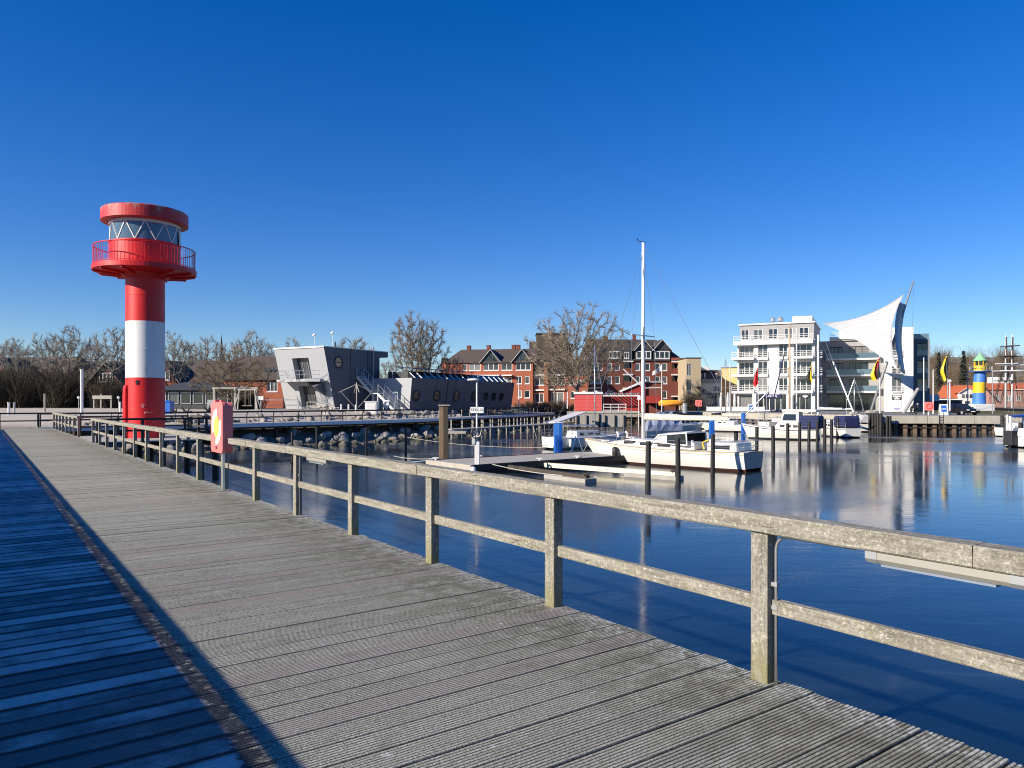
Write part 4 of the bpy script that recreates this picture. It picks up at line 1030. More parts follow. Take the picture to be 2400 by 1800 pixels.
# ------------------------------------------------------------------ brick houses on the harbour, left block
BL = empty('brick_apartments', (XW(1035, 150), 150, 0), -.20, 'long orange brick apartment row with two white edged gables', 'building', 'brick apartment buildings')
K = 150 / F
px = lambda p, o=1035: (p - o) * K
wins1 = [(px(1086), px(1097), 8.0, 9.3, 1), (px(1101), px(1129), 8.0, 9.4, 2), (px(1178), px(1204), 8.0, 9.4, 2), (px(1136), px(1172), 8.0, 9.6, 3), (px(1212), px(1247), 8.0, 9.6, 3)]
wins2 = [(px(1214), px(1226), 5.3, 6.8, 1), (px(1233), px(1244), 5.3, 6.8, 1), (px(1217), px(1226), 2.6, 4.0, 1), (px(1232), px(1245), 2.5, 4.0, 1), (px(1100), px(1120), 5.2, 6.6, 2), (px(1140), px(1165), 5.2, 6.6, 3), (px(1180), px(1203), 5.2, 6.6, 2), (px(1060), px(1080), 5.2, 6.6, 2)]
block(BL, 0, px(1252), 0, 10, 0, 9.85, 'brick', ops=[q[:4] for q in wins1 + wins2])
for q in wins1 + wins2: fwin(BL, 0, q[:4], q[4], t=.12)
gable_roof(BL, px(1046), px(1252) + .2, 0, 10, 9.9, 12.6, 'roofbrown', .4, 2.2, 0)
m = MB(); m.box(0, px(1046), 0, 10, 9.85, 10.6); m.build('low_roof', M['roofbrown'], BL)
for xc in (px(1153.5), px(1227.6)):
    gablet(BL, xc, 4.0, -.25, 9.75, 12.1, 5, 'slate', 'roofbrown')
    m = MB(); m.add([(xc - 1.35, -.27, 9.8), (xc + 1.35, -.27, 9.8), (xc + .35, -.27, 11.1), (xc, -.27, 11.5), (xc - .35, -.27, 11.1)], [(0, 1, 2, 3, 4)]); w_ = m.build('gable_glazing', M['glass'], BL)
    for s in (-.45, .45): m = MB(); m.box(xc + s - .06, xc + s + .06, -.33, -.275, 9.8, 11.0); m.build('glazing_bar', M['slate'], w_)
for a, b in ((1094, 1175), (1181, 1205)):
    m = MB(); m.box(px(a), px(b), -1.0, -.003, 6.85, 7.1); m.build('balcony_slab', M['white'], BL)
for p in (1086, 1135, 1196, 1207): chimney(BL, px(p), 5, 12.2, 13.3, .75)
# lower part of the left block
wins3 = [(px(1254), px(1278), 5.0, 6.6, 2), (px(1291), px(1325), 5.0, 6.6, 4), (px(1334), px(1345), 5.0, 6.4, 1), (px(1355), px(1364), 5.0, 6.0, 1), (px(1254), px(1276), 1.6, 3.4, 2), (px(1293), px(1322), 1.2, 3.6, 2), (px(1337), px(1348), 2.4, 3.8, 1)]
block(BL, px(1252) + .02, px(1376), .9, 10, 0, 7.3, 'brick', 'lower_wall', ops=[q[:4] for q in wins3])
for q in wins3: fwin(BL, .9, q[:4], q[4], t=.13)
gable_roof(BL, px(1252) + .4, px(1376), .9, 9.1, 7.3, 10.4, 'roofbrown', .25)
for a, b, z in ((1253, 1281, 6.9), (1287, 1325, 6.9), (1253, 1281, 3.9), (1287, 1325, 4.0)):
    m = MB(); m.box(px(a), px(b), .45, .897, z, z + .28); m.build('lintel_band', M['white'], BL)
m = MB(); m.box(px(1277), px(1287), .2, .9, 0, 9.6); m.build('chimney_stack', M['brick'], BL)
gablet(BL, px(1265), 2.4, .85, 7.2, 8.8, 3, 'slate', 'roofbrown', 'brickdark')
tw = empty('roof_tower', (XW(1258, 168), 168, 0), 0, 'tall brown windowless stair tower rising behind the wide bare tree', 'building')
m = MB(); m.box(0, 6.8, 0, 6, 0, ZW(783, 168)); m.box(-1.6, -.003, 1, 6, 0, ZW(800, 168)); m.box(6.803, 8.4, 1, 6, 0, ZW(805, 168)); m.build('wall', M['roofbrown'], tw)
m = MB(); m.box(-.15, 6.95, -.15, 6.15, ZW(783, 168), ZW(783, 168) + .3); m.build('parapet', M['slate'], tw)
# right block
BR = empty('brick_apartments', (XW(1375, 148), 148, 0), .07, 'dark red four storey brick apartments with dormer gables behind the mast', 'building', 'brick apartment buildings')
K2 = 148 / F
p2 = lambda q: (1200 + q / 4.254 - 1375) * K2
wr = []
for z0 in (8.0, 5.35):
    wr += [(p2(950), p2(1000), z0, z0 + 1.5, 1), (p2(1030), p2(1080), z0, z0 + 1.5, 1), (p2(1240), p2(1285), z0, z0 + 1.5, 1), (p2(1335), p2(1385), z0, z0 + 1.5, 1), (p2(1435), p2(1490), z0, z0 + 1.5, 1), (p2(1510), p2(1562), z0, z0 + 1.5, 1), (p2(775), p2(905), z0, z0 + 1.5, 3)]
wr += [(p2(1500), p2(1560), 2.4, 4.0, 1), (p2(950), p2(1010), 2.4, 4.0, 1), (p2(775), p2(880), 2.4, 4.0, 3)]
lg = [(p2(1115), p2(1208), z0, z0 + 2.1, 1.4) for z0 in (7.6, 4.95, 2.2)] + [(p2(1608), p2(1735), z0, z0 + 2.1, 1.4) for z0 in (7.6, 4.95, .6)]
block(BR, 0, p2(1740), 0, 11, 0, 10.3, 'brickdark', ops=[q[:4] for q in wr] + lg)
for q in wr: fwin(BR, 0, q[:4], q[4], t=.13)
for q in lg:
    m = MB(); m.quad((q[0], 1.38, q[2]), (q[1], 1.38, q[2]), (q[1], 1.38, q[3]), (q[0], 1.38, q[3])); m.build('loggia_glass', M['glass'], BR)
    m = MB(); m.box(q[0] - .1, q[1] + .1, -.25, -.003, q[3], q[3] + .26); m.build('lintel_band', M['white'], BR)
    m = MB(); m.box(q[0], q[1], .05, .15, q[2], q[2] + .9); m.build('loggia_parapet', M['brickdark'], BR)
gable_roof(BR, 0, p2(1715), 0, 11, 10.3, 14.7, 'roof', .25, 1.2, 4.2)
for xc in (p2(1318), p2(1505)):
    m = MB(); m.box(xc - 1.7, xc + 1.7, -.3, 4, 10.0, 12.3); m.build('dormer_wall', M['slate'], BR)
    gablet(BR, xc, 3.6, -.3, 12.2, 14.2, 5, 'slate', 'roof'); fwin(BR, -.3, (xc - 1.5, xc + 1.5, 10.4, 11.9), 3, dep=-.03, t=.16)
fwin(BR, -.28, (p2(965), p2(1090), 10.4, 11.9), 3, dep=-.03, t=.16); fwin(BR, -.26, (p2(1120), p2(1170), 10.4, 11.7), 2, dep=-.03, t=.12)
m = MB(); m.box(p2(955), p2(1200), -.24, 4, 10.0, 12.2); m.build('dormer_wall', M['slate'], BR)
m = MB(); m.box(p2(1600), p2(1738), -.2, -.003, 9.5, 10.6); m.build('balcony_parapet', M['brick'], BR)
chimney(BR, p2(1290), 5.5, 14.4, 15.6, .6); chimney(BR, p2(990), 5.5, 14.2, 15.2, .8)

# tan, white and ochre houses between
TN = empty('tan_house', (XW(1609, 142), 142, 0), 0, 'plain tan rendered house end beside the dark brick apartments', 'house')
wt = [(.05, .95, 6.8, 9.0), (.05, .95, 3.9, 6.0)]
block(TN, 0, 2.75, 0, 9, 0, ZW(840, 142), 'tan', ops=wt)
for q in wt: fwin(TN, 0, q, 2, mat='grey', sill=False)
m = MB(); m.box(-.1, 2.9, -.1, 9.1, ZW(840, 142), ZW(840, 142) + .18); m.build('roof_edge', M['slate'], TN)
WH = empty('white_house', (XW(1641, 150), 150, 0), 0, 'low white house with brown roof between tan and ochre houses', 'house')
ww = [(2.7, 3.35, 3.9, 4.8), (3.55, 4.1, 3.9, 4.8), (2.7, 3.35, 2.7, 3.5), (3.55, 4.1, 2.7, 3.5)]
block(WH, 0, 4.3, 0, 9, 0, 6.2, 'whitew', ops=ww)
for q in ww: fwin(WH, 0, q, 1, mat='slate', sill=False)
gable_roof(WH, 0, 4.6, .5, 8.5, 6.25, 8.4, 'roofbrown', .2)
m = MB(); m.box(-.1, 4.4, -.25, -.003, 5.6, 6.35); m.build('fascia', M['greyr'], WH)
for x in (.3, 1.1, 3.5): m = MB(); m.box(x, x + .22, 1.0, 1.4, 6.4, 7.6); m.build('roof_post', M['white'], WH)
m = MB(); m.box(0, 2.4, 2, 7, 8.2, 8.9); m.build('roof_box', M['white'], WH)
OC = empty('ochre_house', (XW(1690, 152), 152, 0), -.5, 'ochre rendered house with flat roof left of the white apartments', 'house')
block(OC, 0, 4.2, 0, 10, 0, ZW(863, 152), 'ochre'); m = MB(); m.box(-.1, 4.3, -.1, 10.1, ZW(863, 152), ZW(863, 152) + .15); m.build('roof_edge', M['roofbrown'], OC)
def awn(m):
    a = PT(1642, 920, 138); m.add([(a.x, a.y, 4.6), (a.x + 3.0, a.y - .5, 2.7), (a.x + 3.0, a.y + 4, 2.7), (a.x, a.y + 4, 4.6), (a.x, a.y, 2.7)], [(0, 1, 2, 3), (0, 4, 1)]); m.box(a.x, a.x + 3, a.y, a.y + 4, .08, 2.65)
frame_thing('lean_to_roof', 'dark grey lean-to with black opening before the low white house', 'lean-to', awn, 'slate')

# ------------------------------------------------------------------ white apartment block
WB = empty('white_apartments', (41.4, 135.8, 0), math.atan2(-.44, .9), 'white five storey apartment block with barred balconies', 'building')
fl = [3.7, 6.75, 9.8]
ops = []
for z in fl:
    ops += [(.25, 2.85, z, z + 2.2, 1.3), (3.6, 5.3, z + .0, z + 2.3, .25), (7.2, 8.7, z, z + 2.3, .25), (9.7, 12.7, z, z + 2.2, 1.3)]
shops = [(.3, 2.7, .3, 3.0, .35), (3.6, 8.5, .15, 3.0, .35), (9.7, 12.6, .3, 3.0, .35)]
m = MB(); facade(m, (0, 0, 0), (1, 0, 0), (0, 0, 1), (0, -1, 0), 13.2, 12.75, ops + shops); m.build('wall', M['whitew'], WB)
m = MB(); m.quad((13.2, 0, 0), (13.2, 18, 0), (13.2, 18, 12.75), (13.2, 0, 12.75)); m.quad((0, 18, 0), (0, 0, 0), (0, 0, 12.75), (0, 18, 12.75)); m.quad((0, 0, 12.75), (13.2, 0, 12.75), (13.2, 18, 12.75), (0, 18, 12.75)); m.build('side_wall', M['greyr'], WB)  # grey on the white block puts the side's shade into the colour
for q in ops:
    deep = q[4] > 1
    window(WB, (0, 0, 0), (1, 0, 0), (0, 0, 1), (0, -1, 0), q, 3 if deep else 2, 1, q[4] - .06, 'white', .10, sill=False)
for z in fl:
    balcony(WB, -.9, 3.0, 0, z, 1.0, 3, .95); balcony(WB, 9.6, 12.95, 0, z, 1.0, 3, .95)
    for a, b in ((3.55, 5.35), (7.15, 8.75)): balcony(WB, a, b, 0, z, .35, 3, .95, slab_t=.5)
    m = MB(); m.box(-.9, -.003, .3, 3.5, z - .45, z); m.build('side_balcony', M['white'], WB)
    m = MB(); m.box(13.203, 14.3, 1.2, 2.6, z - .35, z)
    for k in (1, 2, 3): m.box(13.203, 14.3, 1.2, 1.26, z + .3 * k, z + .3 * k + .1); m.box(14.25, 14.3, 1.26, 2.6, z + .3 * k, z + .3 * k + .1)
    m.build('end_balcony', M['white'], WB)
balcony(WB, -.55, 12.95, 0, 12.76, 1.05, 3, .95, slab_t=.75, name='terrace_balcony')
for i, (q, sh) in enumerate(zip(shops, (2, 5, 3))): window(WB, (0, 0, 0), (1, 0, 0), (0, 0, 1), (0, -1, 0), q, sh, 1, .3, 'white' if i == 1 else 'grey', .10, sill=False, name='shop_window')
for x in (2.9, 3.25, 8.75, 9.3): m = MB(); m.box(x - .14, x + .14, -.9, -.6, 0, 3.24); m.build('column', M['white'], WB)
pw = [(.5, 1.9, 13.0, 15.0), (2.7, 4.3, 13.0, 15.0), (5.3, 6.9, 13.0, 15.0), (8.0, 9.4, 13.0, 15.0), (10.5, 12.1, 13.0, 15.0)]
block(WB, .3, 13.0, .9, 16, 12.76, 15.75, 'greyr', 'penthouse', ops=[q for q in pw])
for q in pw: fwin(WB, .9, q, 2, sill=False, t=.1)
m = MB(); m.box(.1, 13.2, .6, 16.2, 15.75, 16.0); m.build('penthouse_roof', M['white'], WB)
m = MB(); m.box(9.3, 12.6, 2.0, 14, 16.0, 17.1); m.build('roof_box', M['white'], WB)
for x, r_ in ((5.6, .42), (6.9, .55)):
    m = MB(); m.lathe([(.12, 16), (.12, 16.5), (r_, 16.75), (r_, 17.1), (r_ * .3, 17.5), (0, 17.5)], 10, (x, 5)); m.build('roof_ventilator', M['grey'], WB)
m = MB(); m.box(4.4, 7.6, -.12, -.003 + .0, 2.45, 3.05); sg = m.build('shop_sign', M['navy'], WB)
t_ = link('lettering', text_mesh('LDK KAJ', .48, M['ringwhite']), sg); t_.location = (6.0, -.135, 2.75); t_.rotation_euler = (R(90), 0, 0)
m = MB(); m.lathe([(0, -.02), (.42, -.02), (.42, .02), (0, .02)], 20); o = m.build('oval_sign', M['ringwhite'], WB); o.location = (11.6, -.2, 2.75); o.rotation_euler = (R(90), 0, 0); o.scale = (1, .62, 1)
# courtyard range and right wing
cops = []
for z in fl: cops += [(15.0 - 13.2, 17.2 - 13.2, z, z + 2.3, .9), (18.3 - 13.2, 21.6 - 13.2, z, z + 2.3, .25)]
cops += [(1.6, 9.6, .2, 3.1, .5)]
m = MB(); facade(m, (13.2, 12.0, 0), (1, 0, 0), (0, 0, 1), (0, -1, 0), 10.9, 13.2, cops); m.quad((13.2, 12, 13.2), (24.1, 12, 13.2), (24.1, 20, 13.2), (13.2, 20, 13.2)); m.build('courtyard_wall', M['greyr'], WB)  # grey render carries the courtyard's shade in the wall colour
for q in cops: window(WB, (13.2, 12, 0), (1, 0, 0), (0, 0, 1), (0, -1, 0), q, 3, 1, q[4] - .05, 'slate', .09, sill=False)
for z in fl:
    m = MB(); m.box(14.4, 23.5, 10.9, 11.997, z - .3, z); m.build('courtyard_balcony', M['white'], WB)
    m = MB(); m.box(14.4, 23.5, 10.9, 10.94, z + .003, z + 1.0); m.build('glass_balustrade', M['glassblue'], WB)
m = MB(); m.box(15, 24, 11.5, 20, 13.2, 13.9); m.build('courtyard_parapet', M['whitew'], WB)
block(WB, 16.5, 23.8, 14.5, 20, 13.9, 16.4, 'whitew', 'penthouse')
balcony(WB, 15.2, 23.9, 11.5, 13.9, .3, 3, .95, name='terrace_balcony')
rops = [(1.2, 2.7, z - .2, z + 2.2, .3) for z in fl]
m = MB(); facade(m, (24.1, 2, 0), (1, 0, 0), (0, 0, 1), (0, -1, 0), 4.4, 14.4, rops); m.quad((24.1, 12, 0), (24.1, 2, 0), (24.1, 2, 14.4), (24.1, 12, 14.4)); m.quad((28.5, 2, 0), (28.5, 12, 0), (28.5, 12, 14.4), (28.5, 2, 14.4)); m.quad((24.1, 2, 14.4), (28.5, 2, 14.4), (28.5, 12, 14.4), (24.1, 12, 14.4)); m.build('wing_wall', M['whitew'], WB)
for q in rops:
    window(WB, (24.1, 2, 0), (1, 0, 0), (0, 0, 1), (0, -1, 0), q, 2, 1, .25, 'white', .1, sill=False)
    balcony(WB, 25.25, 26.85, 2, q[2], .3, 3, .9, slab_t=.2)
m = MB(); m.box(25.3, 26.7, 1.92, 1.997, 2.0, 2.9); sg = m.build('wall_sign', M['black'], WB)
m = MB(); m.box(25.42, 26.58, 1.90, 1.918, 2.52, 2.78); m.box(25.85, 26.15, 1.90, 1.918, 2.38, 2.515); m.box(25.58, 26.42, 1.90, 1.918, 2.14, 2.375); m.build('sign_mark', M['ringwhite'], sg)
m = MB(); m.box(25.3, 26.7, 1.92, 1.997, .12, 1.95); sg = m.build('wall_poster', M['ringwhite'], WB)
M['lilac'] = plain('lilac print', (.30, .28, .46), .6); M['greyprint'] = plain('grey print', (.30, .34, .33), .6)
m = MB(); m.lathe([(0, -.004), (.52, -.004), (.52, .004), (0, .004)], 24); o = m.build('poster_oval', M['lilac'], sg); o.location = (26.0, 1.912, .55); o.rotation_euler = (R(90), 0, 0); o.scale = (1, .42, 1)
m = MB(); m.tube([V(26 - .38, 1.912, 1.05)] + bez((26 - .38, 1.912, 1.05), (26 - .1, 1.912, 1.85), (26.3, 1.912, 1.2), 8) + [V(26.3, 1.912, .85)], .05, 4); m.build('poster_arch', M['greyprint'], sg)
gops = [(.7, 2.3, z - .1, z + 2.1, .9) for z in fl]
m = MB(); facade(m, (28.52, 5.5, 0), (1, 0, 0), (0, 0, 1), (0, -1, 0), 2.6, 12.6, gops); m.quad((31.12, 5.5, 0), (31.12, 14, 0), (31.12, 14, 12.6), (31.12, 5.5, 12.6)); m.quad((28.52, 5.5, 12.6), (31.12, 5.5, 12.6), (31.12, 14, 12.6), (28.52, 14, 12.6)); m.build('grey_wing_wall', M['greydark'], WB)
for q in gops:
    window(WB, (28.52, 5.5, 0), (1, 0, 0), (0, 0, 1), (0, -1, 0), q, 2, 1, .8, 'slate', .08, sill=False)
    m = MB(); m.box(29.2, 30.8, 5.42, 5.46, q[2], q[2] + .9); m.build('glass_balustrade', M['glassblue'], WB)
m = MB(); m.box(28.6, 31.0, 5.8, 13.6, 12.6, 13.5); m.build('glass_parapet', M['glassblue'], WB)
# ------------------------------------------------------------------ trees
from mathutils.kdtree import KDTree
def colony(seed, H, W, trunk=.22, n_att=520, step=.42, shell=.55, up=.10, lean=0.0, twigs=3, tw_len=(.5, 1.1), r_tip=.022, r_tw=.018, flat=.0, dips=5):
    """bare crown grown towards points scattered in a lumpy dome"""
    rnd = random.Random(seed); zt = H * trunk; cz = zt + (H - zt) * .46; A = []
    lob = [(rnd.uniform(0, 6.28), rnd.uniform(.15, .8), rnd.uniform(.75, 1.12)) for _ in range(dips + 4)]
    while len(A) < n_att:
        d = V(rnd.gauss(0, 1), rnd.gauss(0, 1), rnd.gauss(0, 1)).normalized(); rr = rnd.uniform(0, 1) ** shell
        az = math.atan2(d.y, d.x); k = 1 + .16 * sum(math.sin(az * (i + 1) + l[0] + d.z * 3 * l[1]) * (l[2] - .6) for i, l in enumerate(lob[:4]))
        hz = (H - cz) if d.z > 0 else (cz - zt) * (.9 - flat)
        p = V(d.x * W / 2 * k * rr + lean * max(0, d.z) , d.y * W / 2 * k * rr, cz + d.z * hz * rr * (.9 + .12 * k)); A.append(p)
    N = [V(0, 0, -.4)]; par = [-1]
    while N[-1].z < zt * 1.05:
        N.append(N[-1] + V(rnd.gauss(0, .05) + lean * .02, rnd.gauss(0, .05), 1).normalized() * step * 1.2); par.append(len(N) - 2)
    kill = step * 1.5
    for it in range(70):
        if not A: break
        kd = KDTree(len(N))
        for i, p in enumerate(N): kd.insert(p, i)
        kd.balance(); G = {}; keep = []
        for a in A:
            p, i, dd = kd.find(a)
            if dd < kill: continue
            keep.append(a); G.setdefault(i, []).append((a - p).normalized())
        A = keep; grew = 0
        for i, ds in G.items():
            v = sum(ds, V(0, 0, 0)) / len(ds) + V(rnd.gauss(0, .16), rnd.gauss(0, .16), rnd.gauss(0, .12) + up)
            if par[i] >= 0: v += (N[i] - N[par[i]]).normalized() * .35
            q = N[i] + v.normalized() * step; N.append(q); par.append(i); grew += 1
        if not grew or len(N) > 5200: break
    n = len(N); ch = [[] for _ in range(n)]
    for i in range(1, n): ch[par[i]].append(i)
    r = [0.0] * n
    for i in range(n - 1, -1, -1): r[i] = r_tip if not ch[i] else sum(r[c] ** 2.35 for c in ch[i]) ** (1 / 2.35)
    T, C = MB(), MB()
    for i in range(1, n):
        a, b = N[par[i]], N[i]; ra, rb = min(r[par[i]], r[i] * 1.35), r[i]
        (T if rb > r_tip * 3.4 else C).tube([a, b], [ra, rb], 6 if rb > .12 else (4 if rb > .05 else 3), False)
        if rb < r_tip * 2.6:
            d = (b - a).normalized(); out = V(b.x, b.y, (b.z - cz) * .8); out = out.normalized() if out.length > .1 else d
            for k in range(twigs + (3 if not ch[i] else 0)):
                e = (d * .7 + out * .45 + V(rnd.gauss(0, .5), rnd.gauss(0, .5), rnd.gauss(.12, .4))).normalized(); L = rnd.uniform(*tw_len); q = a.lerp(b, rnd.random())
                m1 = q + e * L * .55; e2 = (e + V(rnd.gauss(0, .25), rnd.gauss(0, .25), .18)).normalized()
                C.tube([q, m1, m1 + e2 * L * .45], [r_tw, r_tw * .8, r_tw * .5], 3, False)
    return T, C
def ntree(mats, *a, **k):
    T, C = colony(*a, **k); return T.mesh('trunk', M[mats[0]]), C.mesh('crown', M[mats[1]])
BT, BG, BS = ('bark', 'twig'), ('bark', 'twig2'), ('bark', 'shrub')
TV = {
 'wide': ntree(BT, 11, 18, 17, trunk=.16, n_att=1150, step=.45, up=.06, lean=1.2, twigs=5, r_tw=.022, r_tip=.028),
 'tall': ntree(BT, 5, 15, 8.6, trunk=.22, n_att=700, step=.40, up=.16, twigs=6, r_tw=.022, r_tip=.026),
 'lean': ntree(BT, 9, 13.5, 8.6, trunk=.24, n_att=480, step=.42, up=.08, lean=1.6, twigs=5, r_tw=.022, r_tip=.026),
 'park1': ntree(BG, 31, 13, 9.6, trunk=.30, n_att=420, step=.46, twigs=5, r_tw=.026, r_tip=.03, tw_len=(.5, 1.2)),
 'park2': ntree(BG, 37, 13, 8.6, trunk=.33, n_att=400, step=.46, twigs=5, r_tw=.026, r_tip=.03, tw_len=(.5, 1.2)),
 'park3': ntree(BT, 43, 12, 9.6, trunk=.26, n_att=380, step=.46, twigs=5, r_tw=.026, r_tip=.03, tw_len=(.5, 1.2)),
 'bushy': ntree(BS, 51, 6.2, 9.6, trunk=.10, n_att=620, step=.28, up=.10, twigs=4, r_tw=.012, r_tip=.016, tw_len=(.3, .8)),
}
def tree(kind, px_, d, topy, label, wpx=None, rz=0, group='bare winter trees', zb=None):
    x = XW(px_, d); z0 = zb if zb is not None else land(x, d); T, C = TV[kind]; H = max(v.co.z for v in C.vertices) if False else HT[kind]
    h = ZW(topy, d) - z0; s = h / H
    r = empty('bare_tree', (x, d, z0), rz, label, 'tree', group)
    sw = s if wpx is None else (wpx / F * d) / WT[kind]
    r.scale = (sw, sw, s)
    link('trunk', T, r); link('crown', C, r); return r
HT = dict(wide=18, tall=15, lean=13.5, park1=13, park2=13, park3=12, bushy=6.2)
WT = dict(wide=18, tall=9, lean=9, park1=10, park2=9, park3=10, bushy=10)
tree('wide', 1350, 127, 712, 'wide spreading bare tree in front of the brick apartments', 250, .6, zb=.1)
tree('tall', 966, 116, 728, 'tall upright bare tree behind the low clubhouse hall', 110, 0)
tree('lean', 1002, 118, 750, 'slimmer bare tree leaning right behind the clubhouse hall', 105, 1.2)
tree('bushy', 545, 79, 826, 'low bushy brown tree behind the red lifebuoy box', 205, .4)
for i, (k, p, d, ty, wp, lab) in enumerate((
    ('park3', 8, 128, 798, 110, 'bare tree cut by the left edge of the picture'),
    ('park1', 42, 99, 792, 100, 'rounded bare tree second from the left edge'),
    ('park2', 118, 120, 780, 100, 'bare tree directly left of the tallest one on the left'),
    ('park1', 160, 98, 766, 140, 'tall broad bare tree above the white beach pole'),
    ('park3', 222, 132, 805, 90, 'smaller bare tree between the broad tree and the lighthouse'),
    ('park2', 268, 97, 764, 115, 'tall bare tree half hidden by the lighthouse column'),
    ('park1', 408, 99, 776, 95, 'bare tree right of the lighthouse column'),
    ('park3', 445, 136, 798, 85, 'lower bare tree second to the right of the lighthouse'),
    ('park2', 487, 130, 786, 95, 'dense bare tree touching the church spire'),
    ('park3', 548, 140, 800, 80, 'low bare tree between the spire and the next tall tree'),
    ('park1', 592, 122, 774, 105, 'tall bare tree above the house left of the clubhouse'),
    ('park2', 632, 140, 800, 60, 'small bare tree directly left of the clubhouse roof'),
    ('park1', 690, 150, 793, 85, 'rounded bare tree showing over the left clubhouse roof'),
    ('park3', 828, 150, 788, 110, 'rounded bare tree showing over the right clubhouse roof'))):
    tree(k, p, d, ty, lab, wp, i * 1.3)
for i, (p, d, ty, wp, lab) in enumerate(((1047, 118, 838, 60, 'small brown tree before the left end of the brick row'), (1072, 120, 835, 50, 'small brown tree next to the brick row gable'), (1300, 132, 815, 100, 'brown tree left of the wide tree trunk'), (905, 104, 845, 70, 'low brown tree behind the clubhouse overhang'))):
    tree('park3', p, d, ty, lab, wp, i * 2.0, zb=.3)
# thicket on the dune, hedges
def thicket(name, label, spots, mat='shrub', seed=1, n_tw=90):
    rnd = random.Random(seed); m = MB()
    for (x, y, z, w_, h) in spots:
        for k in range(n_tw):
            a = rnd.uniform(0, 6.28); rr = rnd.uniform(0, .35) * w_; p = V(x + rr * math.cos(a), y + rr * math.sin(a), z); b = rnd.uniform(0, 6.28)
            d_ = V(math.cos(b) * rnd.uniform(.1, .8), math.sin(b) * rnd.uniform(.1, .8), 1).normalized(); L = h * rnd.uniform(.4, 1.0)
            p1 = p + d_ * L * .5; d2 = (d_ + V(rnd.gauss(0, .3), rnd.gauss(0, .3), .1)).normalized(); p2_ = p1 + d2 * L * .5
            m.tube([p, p1, p2_], [.035, .024, .010], 3, False)
            for j in range(5):
                q = p.lerp(p1, rnd.uniform(.3, 1)) if j < 2 else p1.lerp(p2_, rnd.uniform(0, .9)); e_ = (d2 + V(rnd.gauss(0, .6), rnd.gauss(0, .6), rnd.gauss(0, .4))).normalized()
                m.tube([q, q + e_ * L * rnd.uniform(.15, .4)], [.02, .012], 3, False)
    return tag(m.build(name, M[mat]), label, 'shrubs', kind='stuff')
random.seed(77)
sp_ = []
for k in range(50):
    p = random.uniform(-60, 335); d = random.uniform(88, 101); x = XW(p, d); h = random.uniform(2.2, 6.2) * (1.0 if p < 230 else .75); sp_.append((x, d, land(x, d) - .1, random.uniform(2.5, 4), h))
for k in range(26):
    p = random.uniform(395, 600); d = random.uniform(89, 96); x = XW(p, d); sp_.append((x, d, land(x, d) - .1, random.uniform(2, 3.5), random.uniform(1.6, 3.6)))
thicket('thicket', 'dark brown thicket along the dune in front of the row houses', sp_, 'thicket', 4, 120)
sp_ = []
for k in range(22):
    p = random.uniform(1212, 1345); d = random.uniform(128, 136); x = XW(p, d); sp_.append((x, d, 0.0, 2.0, random.uniform(1.2, 2.2)))
for k in range(6): x = XW(random.uniform(1616, 1640), 134); sp_.append((x, 134, 0, 1.5, 3.2))
thicket('hedge', 'brown clipped bushes at the foot of the brick apartments', sp_, 'shrub', 6, 70)
sp_ = []
for k in range(130):
    p = random.uniform(2150, 2480); d = random.uniform(215, 380); x = XW(p, d); sp_.append((x, d, land(x, d) - .5, 7, random.uniform(6, 11)))
thicket('hillside_wood', 'brown leafless wood covering the hill at the far right', sp_, 'shrub', 9, 42)
def conifer(px_, d, topy, wpx, label):
    x = XW(px_, d); z0 = land(x, d); h = ZW(topy, d) - z0; wd = wpx / F * d
    r = empty('conifer', (x, d, z0), 0, label, 'tree', 'conifers on the hill'); m = MB(); m.cyl((0, 0, -.5), (0, 0, h * .95), .25, .04, 6); m.build('trunk', M['bark'], r)
    rnd = random.Random(px_); m = MB()
    for k in range(420):
        t = rnd.uniform(.22, 1) ** .8; z = h * t; rr = wd / 2 * (1 - t) ** .8 * rnd.uniform(.5, 1.05) + .1; a = rnd.uniform(0, 6.28)
        c = V(rr * math.cos(a), rr * math.sin(a), z - rr * .25); q = V(rr * .25 * math.cos(a), rr * .25 * math.sin(a), z); s = V(-math.sin(a), math.cos(a), 0) * (.35 + rr * .12)
        m.add([q, c + s, c + V(math.cos(a), math.sin(a), -.3) * .5, c - s], [(0, 1, 2, 3)])
    m.build('crown', M['conifer'], r)
conifer(2200, 230, 826, 26, 'pointed dark conifer left of the black and yellow flag')
conifer(2258, 260, 822, 34, 'spreading dark conifer left of the blue and yellow lighthouse')
conifer(2292, 300, 838, 40, 'dark conifer behind the green lantern roof')

# ------------------------------------------------------------------ far right houses
RH = empty('white_cottage', (XW(2228, 185), 185, 0), -.1, 'white gabled cottage with bright orange tiled roof', 'house')
z1 = ZW(912, 185); block(RH, 0, 6.6, 0, 7, 0, z1 * .62, 'whitew'); gable_roof(RH, 0, 6.6, 0, 7, z1 * .62, ZW(903, 188), 'orangeroof', .3)
m = MB(); m.box(1.6, 5.0, -1.2, -.003, 0, 4.2); m.build('front_bay', M['whitew'], RH); gablet(RH, 3.3, 3.6, -1.2, 4.1, ZW(909, 185), 4, 'whitew', 'orangeroof')
for x in (2.1, 3.0, 3.9): fwin(RH, -1.2, (x, x + .55, 2.7, 3.6), 1, dep=-.03, mat='slate', sill=False)
fwin(RH, -1.2, (2.7, 4.0, .3, 2.0), 2, dep=-.03, mat='white', sill=False)
chimney(RH, 1.5, 3.4, ZW(903, 188) - .6, ZW(903, 188) + .7, .6)
M['pinkr'] = plain('pink render', (.42, .23, .19), .85)
PH = empty('pink_terrace', (XW(2318, 215), 215, 0), 0, 'pink rendered house row with orange roof behind the tall ship', 'house')
